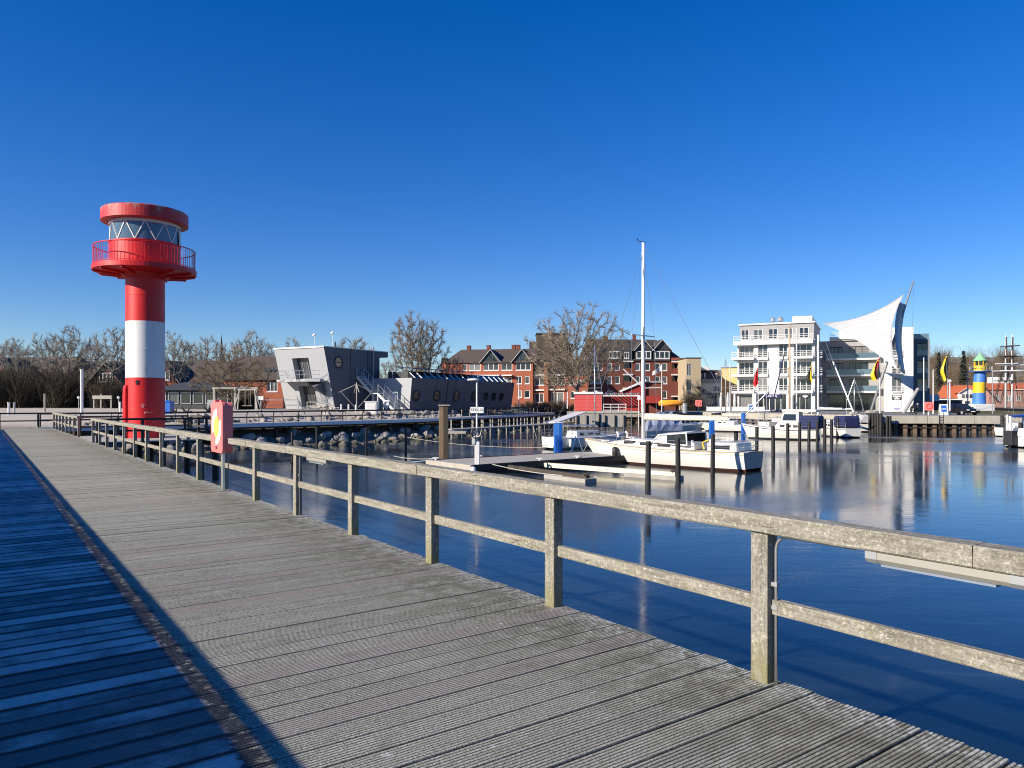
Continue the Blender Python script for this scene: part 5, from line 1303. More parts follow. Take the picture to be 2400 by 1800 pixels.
block(PH, 0, 14, 0, 8, 0, ZW(912, 215), 'pinkr'); gable_roof(PH, 0, 14, 0, 8, ZW(912, 215), ZW(898, 219), 'orangeroof', .3)
for x in (2, 5, 8, 11): fwin(PH, 0, (x, x + 1.2, 2, 3.6), 2, dep=-.03)
for i, (p, y, lab) in enumerate(((2325, 885, 'small white house high on the hill right of the lighthouse lantern'), (2312, 898, 'small white house low on the hill right of the lighthouse'), (2335, 908, 'pale pink house at the hill foot right of the lighthouse'))):
    c = PT(p, y, 245 + i * 8); r = empty('hill_house', (c.x - 2.2, c.y - 6, 0), 0, lab, 'house', 'houses on the hill'); block(r, 0, 5, 0, 5, c.z - 6, c.z + .4, 'whitew' if i < 2 else 'ochre'); gable_roof(r, 0, 5, 0, 5, c.z + .4, c.z + 2.0, 'roofbrown', .2)
    for x in (.8, 2.6): fwin(r, 0, (x, x + 1, c.z - 1.2, c.z), 1, dep=-.03)
BW = empty('low_building', (XW(2162, 150), 150, 0), 0, 'low dark shed with white gable beside the white apartments', 'shed')
block(BW, 0, 8, 0, 5, 0, 1.9, 'slate'); m = MB(); m.box(-.1, 3.2, -.4, -.003, 1.9, 3.2); m.build('white_canopy', M['white'], BW); m = MB(); m.box(-.1, 8.1, -.1, 5.1, 1.9, 2.1); m.build('roof_edge', M['roofbrown'], BW)

# ------------------------------------------------------------------ sail canopy on the quay
SD = 112
cn = empty('sail_canopy', (XW(2060, SD), SD, .1), 0, 'large white tensile sail canopy hung from a leaning mast', 'canopy')
o3 = V(XW(2060, SD), SD, .1)
def q7(x, y, d): return PT(1680 + x / 4.424, 640 + y / 4.424, d) - o3
A = q7(1095, 520, 119); B = q7(1945, 212, 110); C_ = q7(1890, 1022, 104)
top = bez(A, q7(1560, 500, 113), B, 20); bot = bez(A, q7(1330, 560, 112), C_, 20); bot = [b_ for b_ in bez(A, q7(1470, 660, 110), C_, 20)]
rgt = bez(B, q7(1715, 600, 109), C_, 14)
rows = []
for i in range(21):
    u = i / 20; row = []
    for j in range(15):
        v = j / 14; row.append(top[i] * (1 - v) + bot[i] * v + (rgt[j] - (B * (1 - v) + C_ * v)) * u ** 1.5)
    rows.append(row)
m = MB(); m.grid(rows); o = m.build('membrane', M['membrane'], cn, True); sv = o.modifiers.new('thick', 'SOLIDIFY'); sv.thickness = .03
for j in (2, 4, 6, 8, 10, 12):
    m = MB(); m.tube([r_[j] + V(0, -.03, 0) for r_ in rows], .022, 4); m.build('membrane_seam', M['greyr'], cn)
l2 = bez(q7(1895, 300, 111), q7(1790, 560, 110), q7(1905, 1020, 105), 12); r2 = bez(q7(1965, 330, 112), q7(1870, 640, 113), q7(1955, 1055, 108), 12)
m = MB(); m.grid([[l2[i].lerp(r2[i], t) for t in (0, .5, 1)] for i in range(13)]); o = m.build('membrane', M['membrane'], cn, True); sv = o.modifiers.new('thick', 'SOLIDIFY'); sv.thickness = .03
mt0, mt1 = q7(2040, 78, 112), q7(1592, 1405, 112); mt1.z = -.05
m = MB(); m.tube([mt1, mt1.lerp(mt0, .5), mt0], [.18, .24, .10], 10); m.build('leaning_mast', M['grey'], cn, True)
for a, b, r_ in ((q7(1205, 920, 104), q7(1425, 1430, 100), .10), (q7(2085, 1200, 106), q7(1935, 1410, 104), .22)):
    b.z = -.05; m = MB(); m.cyl(a, b, r_, n=8); m.build('strut', M['alu'] if r_ < .2 else M['greyr'], cn)
for a, b in ((C_, q7(2010, 1115, 108)), (A, q7(1060, 510, 122)), (q7(1210, 930, 104), q7(1700, 850, 106)), (mt0, q7(2012, 1190, 125)), (B, mt0.lerp(mt1, .08)), (q7(1205, 920, 104), q7(1060, 530, 118))):
    m = MB(); m.tube([a, b], .018, 5); m.build('cable', M['grey'], cn)
for a in (mt1, q7(1425, 1430, 100)):
    m = MB(); m.box(a.x - .5, a.x + .5, a.y - .5, a.y + .5, -.1, .25); m.build('footing', M['concrete'], cn)

# ------------------------------------------------------------------ blue and yellow lighthouse on the quay
D2 = 132
bl = empty('small_lighthouse', (XW(2296, D2), D2, .08), 0, 'small curved blue and yellow lighthouse with green lantern roof', 'lighthouse')
K3 = D2 / F
def zz(y): return ZW(y, D2) - .08
def tw_band(z0, z1, r0, r1, mat, lean0, lean1):
    m = MB(); rows = []
    for i in range(6):
        t = i / 5; z = z0 + (z1 - z0) * t; r_ = r0 + (r1 - r0) * t; dx = lean0 + (lean1 - lean0) * t
        rows.append([(dx + r_ * math.cos(2 * math.pi * k / 24), r_ * math.sin(2 * math.pi * k / 24), z) for k in range(24)])
    m.grid(rows, True); m.build('tower_band', M[mat], bl, True)
M['lhblue'] = plain('tower blue paint', (.06, .20, .56), .5); M['lhyellow'] = plain('tower yellow paint', (.80, .50, .02), .5)
tw_band(zz(947), zz(921), 1.06, 1.0, 'lhblue', -.1, -.12); tw_band(zz(921), zz(896), 1.0, 1.0, 'lhyellow', -.12, -.06); tw_band(zz(896), zz(872), 1.0, .92, 'lhblue', -.06, .12)
m = MB(); m.lathe([(.9, zz(872)), (1.75, zz(871)), (1.75, zz(869.5)), (0, zz(869.5))], 24, (.12, 0)); m.build('gallery_floor', M['lhblue'], bl)
m = MB()
for k in range(20): a = 2 * math.pi * k / 20; m.tube([(.12 + 1.7 * math.cos(a), 1.7 * math.sin(a), zz(870)), (.12 + 1.7 * math.cos(a), 1.7 * math.sin(a), zz(859))], .02, 4)
m.ring((.12, 0, zz(859)), (1, 0, 0), (0, 1, 0), 1.7, .03); m.build('gallery_rail', M['grey'], bl)
m = MB(); m.lathe([(.95, zz(870)), (.95, zz(857)), (.9, zz(857))], 20, (.05, 0)); m.build('lantern_base', M['lhyellow'], bl)
m = MB(); m.lathe([(.86, zz(857)), (.86, zz(846))], 16, (.05, 0)); m.build('lantern_glass', M['glass'], bl)
for k in range(8): a = 2 * math.pi * k / 8; m = MB(); m.box(.05 + .9 * math.cos(a) - .06, .05 + .9 * math.cos(a) + .06, .9 * math.sin(a) - .06, .9 * math.sin(a) + .06, zz(857), zz(845)); m.build('lantern_post', M['lhyellow'], bl)
m = MB(); m.lathe([(1.12, zz(846)), (1.12, zz(844.5)), (.6, zz(836)), (.25, zz(831)), (.18, zz(829)), (.18, zz(827)), (0, zz(827))], 20, (.05, 0)); m.build('lantern_roof', M['green'], bl, False)
m = MB(); m.prism([(-1.7, -1.4), (1.8, -1.4), (1.8, 1.4), (-1.7, 1.4)], 0, zz(947)); m.build('plinth', M['white'], bl, bevel=.08)

# ------------------------------------------------------------------ boats
def boat(name, label, stern, bow, beam, fb_s, fb_b, cat='sailboat', group='moored boats', cabin=None, mast=None, hull='gel', stripe='wine', boom=None, transom=None, sheerline=None, guard=True, windows='dark', flare=.12):
    stern, bow = Vector(stern), Vector(bow); d = bow - stern; L = d.length; ang = math.atan2(d.y, d.x)
    r = empty(name, (stern.x, stern.y, WATER), ang, label, cat, group)
    def hb(t):
        if t > .42: return beam / 2 * max(.015, 1 - ((t - .42) / .58) ** 2.3)
        return beam / 2 * (1 - .28 * ((.42 - t) / .42) ** 2)
    def sh(t): return fb_s + (fb_b - fb_s) * t ** 1.6 - .10 * math.sin(math.pi * t)
    NS = 18
    def pt(t, s, f):      # f: 0 sheer .. 1 at waterline band top (z=.14)
        z = sh(t) + (.14 - sh(t)) * f; b = hb(t) * (1 - (.16 + flare * t) * f ** 1.6 - .5 * f * max(0, t - .75))
        return V(L * t - (L * .085) * t ** 4 * f + (-.30 * f + .1) * (1 - t) ** 6 * 0 , s * b, z)
    def pu(t, s, g):      # below the band
        p = pt(t, s, 1.0); return V(p.x - .35 * g * t ** 3, p.y * (1 - g) ** .6, .14 - .6 * g)
    m = MB()
    for s in (1, -1):
        rows = [[pt(i / NS, s, f) for f in (0, .25, .5, .75, 1)] for i in range(NS + 1)]
        m.grid([q[::s] if False else (q if s > 0 else q[::-1]) for q in rows])
    m.build('hull', M[hull], r, True)
    m = MB()
    for s in (1, -1):
        rows = [[pu(i / NS, s, g_) for g_ in (0, .3, .7, 1)] for i in range(NS + 1)]
        m.grid([(q if s > 0 else q[::-1]) for q in rows])
    m.build('bottom', M[stripe], r, True)
    a = [pt(0, -1, f) for f in (0, .25, .5, .75, 1)]; b = [pt(0, 1, f) for f in (0, .25, .5, .75, 1)]
    m = MB(); m.poly(a + b[::-1]); m.build('transom', M[transom or hull], r)
    m = MB(); m.grid([[pt(i / NS, s, 0) + V(0, 0, .0) if abs(s) == 1 else V(L * i / NS, 0, sh(i / NS) + .05) for s in (-1, 0, 1)] for i in range(NS + 1)]); m.build('deck', M['gel'], r, True)
    if sheerline:
        for s in (1, -1):
            m = MB(); m.tube([pt(i / NS, s * 1.004, .10) for i in range(NS + 1)], .028, 4); m.build('rubbing_strake', M[sheerline], r)
    if cabin:
        for (t0, t1, h, wf, slope) in cabin:
            m = MB(); rows = []
            for i in range(7):
                u = i / 6; t = t0 + (t1 - t0) * u; k = min(1, (1 - u) / slope) if slope else 1; k = max(0.08, k); k *= (1 if u > .03 else .97)
                w_ = min(hb(t) * wf, hb(t0) * wf); z0 = sh(t) + .02; z1 = z0 + h * k
                rows.append([V(L * t, -w_, z0), V(L * t, -w_ * .86, z1), V(L * t, 0, z1 + .05), V(L * t, w_ * .86, z1), V(L * t, w_, z0)])
            m.grid(rows); m.poly(rows[0]); m.poly(rows[-1][::-1]); cb = m.build('cabin', M['gel'], r)
            if h > .3:
                for s in (1, -1):
                    for j in range(3):
                        u0 = .08 + j * .24; t = t0 + (t1 - t0) * (u0 + .09); w_ = min(hb(t) * wf, hb(t0) * wf); z = sh(t) + .02 + h * .5
                        mm = MB(); mm.obox((L * t, s * w_ * .945, z), (L * (t1 - t0) * .085, 0, 0), (0, .012, h * .0 + .0), (0, -s * .14 * h * .22, h * .22)); mm.build('cabin_window', M[windows], cb)
    if mast:
        t, h, rad, mm_ = mast; z0 = sh(t) + (.4 if cabin else .05)
        m = MB(); m.tube([(L * t, 0, z0 - .3), (L * t, 0, h * .6), (L * t, 0, h)], [rad, rad, rad * .8], 10); mo = m.build('mast', M[mm_], r, True)
        m = MB(); zs_ = h * .58; wsp = beam * .38
        m.tube([(L * t, -wsp, zs_), (L * t, wsp, zs_)], rad * .35, 5); m.build('spreader', M[mm_], mo)
        for pts in (((L * t, 0, h * .98), (L * .985, 0, sh(1) + .05)), ((L * t, 0, h * .99), (.05, 0, sh(0) + .1)), ((L * t, 0, h * .97), (L * t, wsp, zs_), (L * t - .1, hb(t) * .95, sh(t))), ((L * t, 0, h * .97), (L * t, -wsp, zs_), (L * t - .1, -hb(t) * .95, sh(t)))):
            m = MB(); m.tube(pts, .011, 4); m.build('stay', M['steel'], mo)
        if boom:
            zb_, t1, cov = boom
            m = MB(); m.tube([(L * t - .1, 0, zb_), (L * t1, 0, zb_ + .05)], .07, 8); bo = m.build('boom', M[mm_], r)
            if cov:
                m = MB(); n_ = 10; rows = []
                for i in range(n_ + 1):
                    u = i / n_; x = L * t - .15 + (L * t1 - L * t + .25) * u; rr = .20 - .10 * u + .02 * math.sin(i * 2.1)
                    rows.append([V(x, rr * .8 * math.cos(2 * math.pi * k / 8), zb_ + .12 - .04 * u + rr * math.sin(2 * math.pi * k / 8)) for k in range(8)])
                m.grid(rows, True); m.poly(rows[0][::-1]); m.poly(rows[-1]); m.build('sail_cover', M[cov], bo, True)
    if guard:
        m = MB()
        for s in (1, -1):
            P = [pt(i / 12, s * .97, 0) for i in range(0, 13)]
            for q in P[::2]: m.tube([q, q + ZU * .55], .013, 4)
            for h in (.55, .3): m.tube([q + ZU * h for q in P], .009 if h < .5 else .012, 4)
        m.build('guard_rail', M['steel'], r)
    return r, L, sh, hb, pt
def fender(root_fn, label, mat='black'): pass

M['brownmast'] = plain('varnished mast', (.42, .30, .16), .45)
M['tarpw'] = plain('cloudy vinyl', (.50, .52, .54), .3)
# main sailboat
b1, L1, sh1, hb1, pt1 = boat('sailboat', 'large cream white sailboat with tall mast moored at the pontoon', (12.55, 38.4), (4.55, 46.3), 3.0, .98, 1.30, cabin=[(.36, .80, .40, .62, .35)], mast=(.61, 12.9, .105, 'alu'), boom=(2.62, .12, 'cream'), transom='transom', sheerline='cream')
# doghouse with frame and dark screens, aft cabin
m = MB(); x0, x1 = L1 * .30, L1 * .45; z = sh1(.36) + .1; w_ = 1.02
fr = [(x1 + .5, z + .30), (x1 + .05, z + .72), (x0, z + .86), (x0 - .05, z + .2)]
for s in (-1, 1):
    for a, b in ((fr[0], fr[1]), (fr[1], fr[2]), (fr[2], fr[3]), (fr[3], fr[0])): m.beam((a[0], s * w_, a[1]), (b[0], s * w_, b[1]), .06, .06)
    m.beam((x1 - .45, s * w_, z + .3), (x1 - .45, s * w_, z + .76), .05, .05)
for q in fr[:3]: m.beam((q[0], -w_, q[1]), (q[0], w_, q[1]), .06, .06)
dh = m.build('doghouse_frame', M['white'], b1)
m = MB(); zc = lambda x_: fr[1][1] + (fr[2][1] - fr[1][1]) * (x_ - fr[1][0]) / (fr[2][0] - fr[1][0]); xm = x1 - .45
for s in (-1, 1):
    m = MB(); m.poly([(xm, s * (w_ - .01), z + .25), (xm, s * (w_ - .01), zc(xm)), (x0, s * (w_ - .01), fr[2][1]), (fr[3][0], s * (w_ - .01), fr[3][1])]); m.build('doghouse_glass', M['glass'], dh)
m = MB()
for s in (-1, 1): m.poly([(xm, s * (w_ - .01), z + .25), (fr[0][0], s * (w_ - .01), fr[0][1]), (fr[1][0], s * (w_ - .01), fr[1][1]), (xm, s * (w_ - .01), zc(xm))])
m.poly([(fr[0][0], -w_, fr[0][1]), (fr[0][0], w_, fr[0][1]), (fr[1][0], w_, fr[1][1]), (fr[1][0], -w_, fr[1][1])]); m.build('spray_screen', M['tarpw'], dh)
m = MB(); m.grid([[(x1 + .08, -w_ - .05, z + .73), (x1 + .08, 0, z + .80), (x1 + .08, w_ + .05, z + .73)], [(x0, -w_ - .05, z + .88), (x0, 0, z + .97), (x0, w_ + .05, z + .88)]]); rf = m.build('doghouse_roof', M['gel'], dh); rf.modifiers.new('t', 'SOLIDIFY').thickness = .05
m = MB(); m.box(L1 * .045, L1 * .20, -.85, .85, sh1(.1) + .0, sh1(.1) + .52); m.build('aft_cabin', M['gel'], b1, bevel=.12)
m = MB(); m.box(L1 * .08, L1 * .16, -.868, -.851, sh1(.1) + .16, sh1(.1) + .36); m.box(L1 * .08, L1 * .16, .851, .868, sh1(.1) + .16, sh1(.1) + .36); m.build('aft_window', M['glass'], b1)
m = MB(); m.box(L1 * .27, L1 * .36, -.75, .75, sh1(.3) + .05, sh1(.3) + .45); m.build('cockpit_coaming', M['gel'], b1, bevel=.05)
m = MB(); m.tube([(L1 * .24, .3, sh1(.24) + .1), (L1 * .25, .3, sh1(.24) + .45), (L1 * .215, .3, sh1(.24) + .62)], [.06, .05, .03], 6); m.build('folded_flag', M['yellow'], b1)
for t, w2 in ((.84, .28), (.68, .22)):
    m = MB(); m.box(L1 * t - .3, L1 * t + .3, -w2, w2, sh1(t) + (.04 if t > .8 else .40), sh1(t) + (.12 if t > .8 else .48)); m.build('deck_hatch', M['tarpw'], b1, bevel=.02)
for s in (-1, 1):
    m = MB(); m.lathe([(.09, 0), (.07, .06), (.08, .14), (0, .15)], 10, (L1 * .27, s * .95)); o = m.build('winch', M['steel'], b1, True); o.location = (0, 0, sh1(.27) + .45)
    m = MB(); m.tube([(L1 * .74, s * .45, sh1(.74) + .4), (L1 * .74, s * .45, sh1(.74) + .62), (L1 * .75, s * .45, sh1(.74) + .70)], [.05, .05, .08], 8); m.build('vent_cowl', M['white'], b1)
    m = MB(); m.tube([pt1(i / 14, s * .985, 0) + ZU * .03 for i in range(15)], .03, 5); m.build('toe_rail', M['brownmast'], b1)
for t in (.02, .03):
    m = MB(); P = [V(L1 * .0 + .05, s * hb1(.02), sh1(0) + .6) for s in (-1, 1)]; m.tube([P[0], P[1]], .014, 5); m.tube([(L1 * .06, -hb1(.05), sh1(0) + .6), P[0]], .014, 5); m.tube([(L1 * .06, hb1(.05), sh1(0) + .6), P[1]], .014, 5); m.build('pushpit', M['steel'], b1)
m = MB(); m.tube([(L1 * .61 - .15, .25, .3 + sh1(.6)), (L1 * .61 - .05, .1, 8)], .012, 4); m.build('halyard', M['steel'], b1)
m = MB(); m.tube([(L1 * .61 - .2, 0, 12.9), (L1 * .61 + .35, 0, 13.05)], .02, 4); m.tube([(L1 * .61 + .35, 0, 13.05), (L1 * .61 + .35, .12, 13.2)], .03, 4); m.build('wind_vane', M['black'], b1)
R1 = Matrix.Translation(b1.location) @ Matrix.Rotation(b1.rotation_euler.z, 4, 'Z')
p = R1 @ pt1(.74, 1, .05)
fd = MB(); pp = R1 @ pt1(.70, -1, 0); ps = R1 @ pt1(.70, 1, 0)
near = pp if pp.y < ps.y else ps; out = (near - (R1 @ V(L1 * .7, 0, near.z - WATER))); out.z = 0; out.normalize()
c = near + out * .16; fd.tube([(c.x, c.y, c.z - .08), (c.x, c.y, c.z - .16), (c.x, c.y, c.z - .55), (c.x, c.y, c.z - .70)], [.05, .16, .17, .04], 10); fd.tube([(c.x, c.y, c.z - .08), (near.x, near.y, near.z + .15)], .012, 4)
tag(fd.build('boat_fender', M['black'], smooth=True), 'dark fender hanging on the side of the large sailboat', 'fender')

b2, L2, sh2, hb2, pt2 = boat('sailboat', 'small white sailboat behind the blue power pedestal', PT(1284, 1045, 56).xy, PT(1462, 1040, 60).xy, 2.3, .95, 1.05, cabin=[(.30, .72, .45, .62, .3)], mast=(.60, 8.1, .055, 'steel'), boom=(1.75, .1, None), stripe='grey')
for i, t in enumerate((.18, .42)):
    q = Matrix.Translation(b2.location) @ Matrix.Rotation(b2.rotation_euler.z, 4, 'Z') @ pt2(t, -1, 0)
    m = MB(); m.tube([(q.x, q.y - .14, q.z - .1), (q.x, q.y - .14, q.z - .18), (q.x, q.y - .14, q.z - .62), (q.x, q.y - .14, q.z - .72)], [.05, .13, .13, .05], 8); tag(m.build('boat_fender', M['white'], smooth=True), 'white fender on the small sailboat, ' + ('nearest the blue pedestal' if i == 0 else 'away from the blue pedestal'), 'fender', 'white fenders')
boat('motor_boat', 'white motor boat with slanted windscreen behind the long cream boom', PT(1540, 1015, 86).xy, PT(1650, 1012, 90).xy, 2.6, .9, 1.15, 'motorboat', cabin=[(.35, .8, .75, .7, .5)], guard=False, stripe='navy')
tp = empty('covered_boat', (0, 0, 0), 0, 'boat wrapped in grey blue tarpaulin behind the mast', 'boat', 'moored boats')
a, b = PT(1516, 1000, 78), PT(1595, 1000, 80); rows = []
for i in range(9):
    t = i / 8; c = a.lerp(b, t); h = (1.75 if 1 < i < 7 else 1.1) + .12 * math.sin(i * 2.3)
    rows.append([V(c.x - .2 + .1 * math.sin(i), c.y - 1.3, WATER + .55), V(c.x, c.y - 1.0, WATER + 1.2 + .1 * math.cos(i * 3)), V(c.x, c.y, WATER + h + .75), V(c.x, c.y + 1.0, WATER + 1.2), V(c.x, c.y + 1.3, WATER + .55)])
m = MB(); m.grid(rows); m.poly(rows[0]); m.poly(rows[-1][::-1]); m.build('tarpaulin', M['tarp'], tp)
m = MB(); m.grid([[q[0] + V(0, .08, .05), q[0] + V(0, .3, -.7), q[4] + V(0, -.3, -.7), q[4] + V(0, -.08, .05)] for q in rows]); m.build('hull', M['gel'], tp)
b4 = boat('wheelhouse_yacht', 'white yacht with tall wheelhouse and blue cover behind the black piles', PT(1918, 1032, 70).xy, PT(1738, 1028, 74).xy, 2.9, 1.0, 1.45, 'yacht', cabin=[(.2, .55, .55, .75, .2)], stripe='slate', sheerline='navy')
r4, L4, s4 = b4[0], b4[1], b4[2]
m = MB(); x0, x1 = L4 * .22, L4 * .42; z = s4(.3) + .4
m.add([(x0, -.95, z), (x1 + .35, -.95, z), (x1, -.85, z + 1.25), (x0, -.85, z + 1.25), (x0, .95, z), (x1 + .35, .95, z), (x1, .85, z + 1.25), (x0, .85, z + 1.25)], [(0, 1, 2, 3), (5, 4, 7, 6), (1, 5, 6, 2), (3, 2, 6, 7), (4, 0, 3, 7)]); wh = m.build('wheelhouse', M['gel'], r4)
for s in (-1, 1): m = MB(); m.add([(x0 + .25, s * .945, z + .45), (x1 + .05, s * .945, z + .45), (x1 - .1, s * .885, z + 1.05), (x0 + .25, s * .885, z + 1.05)], [(0, 1, 2, 3)]); m.build('wheelhouse_window', M['glass'], wh)
m = MB(); m.box(x0 - 1.6, x1 + .1, -1.0, 1.0, z + 1.26, z + 1.5); m.build('wheelhouse_roof', M['gel'], wh, bevel=.08)
m = MB(); m.box(-.3, x0 - .02, -1.15, 1.15, s4(0) + .05, s4(0) + 1.3); m.build('cockpit_cover', M['navy'], r4, bevel=.2)
boat('sailboat', 'low white sailboat beside the far blue pedestal', PT(1762, 1012, 88).xy, PT(1642, 1008, 92).xy, 2.4, .9, 1.1, cabin=[(.3, .72, .4, .62, .3)], mast=(.58, 7.6, .06, 'pierwood'), boom=(1.9, .12, 'cream'), stripe='slate')
boat('sailboat', 'white sailboat with thick white mast and grey sail cover before the canopy', PT(2010, 1012, 84).xy, PT(1888, 1006, 88).xy, 2.8, 1.0, 1.3, cabin=[(.3, .72, .45, .62, .3)], mast=(.75, 11.5, .13, 'alu'), boom=(2.7, .1, 'membrane'), stripe='navy')
bb = boat('sailboat', 'white sailboat with blue cockpit cover behind the pile row', PT(2000, 1022, 74).xy, PT(1918, 1016, 80).xy, 2.5, .95, 1.2, cabin=[(.35, .72, .45, .62, .3)], stripe='navy', sheerline='navy')
m = MB(); m.box(.2, bb[1] * .34, -.95, .95, bb[2](.1) + .05, bb[2](.1) + 1.25); m.build('cockpit_cover', M['navy'], bb[0], bevel=.25)
bw = boat('sailboat', 'white sailboat under pale winter covers nearest the quay piles', PT(2034, 1008, 88).xy, PT(1982, 1004, 94).xy, 2.4, .95, 1.2, cabin=None, mast=(.6, 6.6, .05, 'steel'), stripe='black')
m = MB(); LW = bw[1]; rows = [[V(LW * t, -1.1 * k, 1.15), V(LW * t, -.7 * k, 1.75), V(LW * t, 0, 2.05 + .1 * math.sin(t * 20)), V(LW * t, .7 * k, 1.75), V(LW * t, 1.1 * k, 1.15)] for t, k in ((.02, .8), (.2, .95), (.4, 1), (.6, .95), (.8, .6), (.95, .15))]; m.grid(rows); m.poly(rows[0]); m.poly(rows[-1][::-1]); m.build('winter_cover', M['membrane'], bw[0])
br_ = boat('motor_boat', 'grey and white motor boat cut by the right edge of the picture', PT(2376, 1050, 58).xy, PT(2480, 1060, 60).xy, 2.4, .9, 1.2, 'motorboat', cabin=[(.3, .7, .6, .7, .4)], stripe='black', hull='gel')
m = MB(); m.box(-.75, -.05, -.35, .35, .2, 1.35); m.cyl((-.45, 0, .2), (-.45, 0, -.4), .1, n=6); m.build('outboard_motor', M['black'], br_[0], bevel=.08)
boat('sailboat', 'white sailboat with brown wooden mast behind the wheelhouse yacht', PT(1790, 1008, 97).xy, PT(1885, 1006, 100).xy, 2.7, 1.0, 1.25, cabin=[(.3, .72, .45, .62, .3)], mast=(.63, 14.0, .12, 'brownmast'), boom=(2.3, .15, 'navy'), stripe='navy', sheerline='navy')
boat('sailboat', 'white sailboat with slim white mast beside the wooden masted one', PT(1905, 1010, 91).xy, PT(1820, 1008, 94).xy, 2.5, .95, 1.2, cabin=[(.3, .72, .45, .62, .3)], mast=(.44, 12.8, .085, 'alu'), boom=(2.2, .12, 'cream'), stripe='slate')
boat('sailboat', 'small sailboat with thin dark mast left of the far blue pedestal', PT(1655, 1006, 98).xy, PT(1730, 1005, 102).xy, 2.3, .9, 1.1, cabin=[(.3, .72, .4, .62, .3)], mast=(.6, 9.5, .06, 'grey'), boom=(1.9, .15, 'navy'), stripe='slate')
boat('sailboat', 'white sailboat with tall thin mast far right behind the grey motor boat', PT(2352, 1015, 76).xy, PT(2440, 1018, 80).xy, 2.5, .95, 1.2, cabin=[(.3, .72, .45, .62, .3)], mast=(.55, 8.5, .06, 'alu'), boom=(2.0, .15, 'blue'), stripe='slate')
for i, (px0, y0, px1, y1, d_, mt, lab) in enumerate(((1812, 905, 1742, 978, 90, 'alu', 'slanting white spar before the white apartments'), (1838, 830, 1806, 965, 92, 'navy', 'slanting dark blue spar before the white apartments'), (1375, 0, 0, 0, 0, 0, ''))):
    if lab:
        m = MB(); m.tube([PT(px0, y0, d_), PT(px1, y1, d_)], .07, 6); tag(m.build('slanting_spar', M[mt]), lab, 'spar', 'slanting spars')
# ------------------------------------------------------------------ tall ship
TS = empty('tall_ship', (XW(2362, 170), 170, WATER), 0, 'tall ship with two pale square rigged masts at the far right', 'ship')
def tz(y): return ZW(y, 170) - WATER
m = MB(); rows = []
for i in range(11):
    t = i / 10; hb_ = 3 * math.sin(math.pi * min(1, t * 1.15 + .08)) ** .6 if t < .95 else .2; x = -9 + 34 * t; sh_ = 1.9 + .8 * (2 * t - 1) ** 2
    rows.append([V(x, -hb_, sh_), V(x, -hb_ * .95, 1.2), V(x, -hb_ * .6, -.5), V(x, hb_ * .6, -.5), V(x, hb_ * .95, 1.2), V(x, hb_, sh_)])
m.grid(rows); m.grid([[q[0], q[5]] for q in rows]); m.build('hull', M['black'], TS)
for i, (p, yt) in enumerate(((2357, 785), (2374, 783))):
    x = XW(p, 170) - XW(2362, 170)
    m = MB(); m.tube([(x, i * .3, 1), (x, i * .3, tz(840)), (x, i * .3, tz(yt))], [.26, .18, .08], 8); ms = m.build('mast', M['white'] if True else 0, TS, True)
    m = MB(); m.tube([(x, i * .3 - .2, tz(850)), (x, i * .3 - .2, tz(790))], .16, 8); m.build('topmast', M['roofbrown'], ms)
    for y, hw in ((813 - i * 2, 1.5), (835 + i, 2.2), (853 + i * 3, 2.6), (870 - i, 3.0), (893, 3.0)):
        m = MB(); m.tube([(x - hw, i * .3 - .4, tz(y)), (x + hw, i * .3 - .4, tz(y) + .1)], .14, 6); m.build('yard', M['roofbrown'] if y < 840 or y > 880 else M['white'], ms)
    for s in (-1, 1):
        for yy in (842, 815): m = MB(); m.tube([(x, i * .3, tz(yy)), (x + s * 2.2, i * .3 + 1, 3)], .05, 4); m.tube([(x, i * .3, tz(yy)), (x + s * 1.4, i * .3 + 1.6, 3)], .05, 4); m.build('shroud', M['farrail'], ms)
m = MB(); m.tube([(-2, 0, 3.5), (-9.5, 0, tz(862))], [.22, .1], 6); m.build('bowsprit', M['roofbrown'], TS)
# ------------------------------------------------------------------ mooring piles
def pile(px_, topy, r_, label, d=None, ztop=.1, group='black mooring piles', mat='pile', tilt=0, cat='mooring pile'):
    if d is None: d = F * (EYE - ztop) / (topy - HY)
    x = XW(px_, d); z = ZW(topy, d); m = MB()
    m.tube([(0, 0, -4.5 - z), (tilt * .4, 0, -1.6 - z), (tilt, 0, -.05), (tilt, 0, 0)], [r_ * 1.05, r_, r_ * .96, r_ * .82], 12)
    return tag(m.build('mooring_pile', M[mat], loc=(x, d, z), smooth=False), label, cat, group)
row = [(1518, 1034), (1590, 1027), (1670, 1017), (1725.6, 1010), (1773, 1000.5), (1812.6, 998), (1845.6, 992), (1874, 989.5), (1895.5, 987), (1915, 986), (1933, 982), (1949, 983), (1963, 979), (1976.5, 977.5), (1987, 976), (1998.6, 975), (2009, 973), (2020, 972)]
random.seed(15)
for i, (p, y) in enumerate(row):
    d = F * 1.6 / (y - HY)
    pile(p, y, .115 if i < 5 else .125 if i < 10 else .15, 'black mooring pile, ' + ORD[i] + ' from the left in the long row by the sailboats', tilt=random.uniform(-.03, .03))
for i, p in enumerate((2033, 2039, 2045.5, 2052, 2058, 2064)):
    pile(p, 968.5, .2, 'black fender pile at the quay corner, ' + ORD[i] + ' of six from the left', d=88.5 - i * .6, group='fender piles at the quay corner')
for i, p in enumerate((2079, 2086)): pile(p, 975, .16, ('left' if i == 0 else 'right') + ' thin black pile of the pair against the concrete quay', d=85.6, group='fender piles at the quay corner')
for i, (p, y) in enumerate(((2349, 974), (2356, 978), (2392, 990))): pile(p, y, .2, ['dark pile at the right end of the concrete quay', 'dark pile just right of the quay end', 'dark pile near the right edge of the picture'][i], d=82 - 6 * i, group='piles right of the quay')
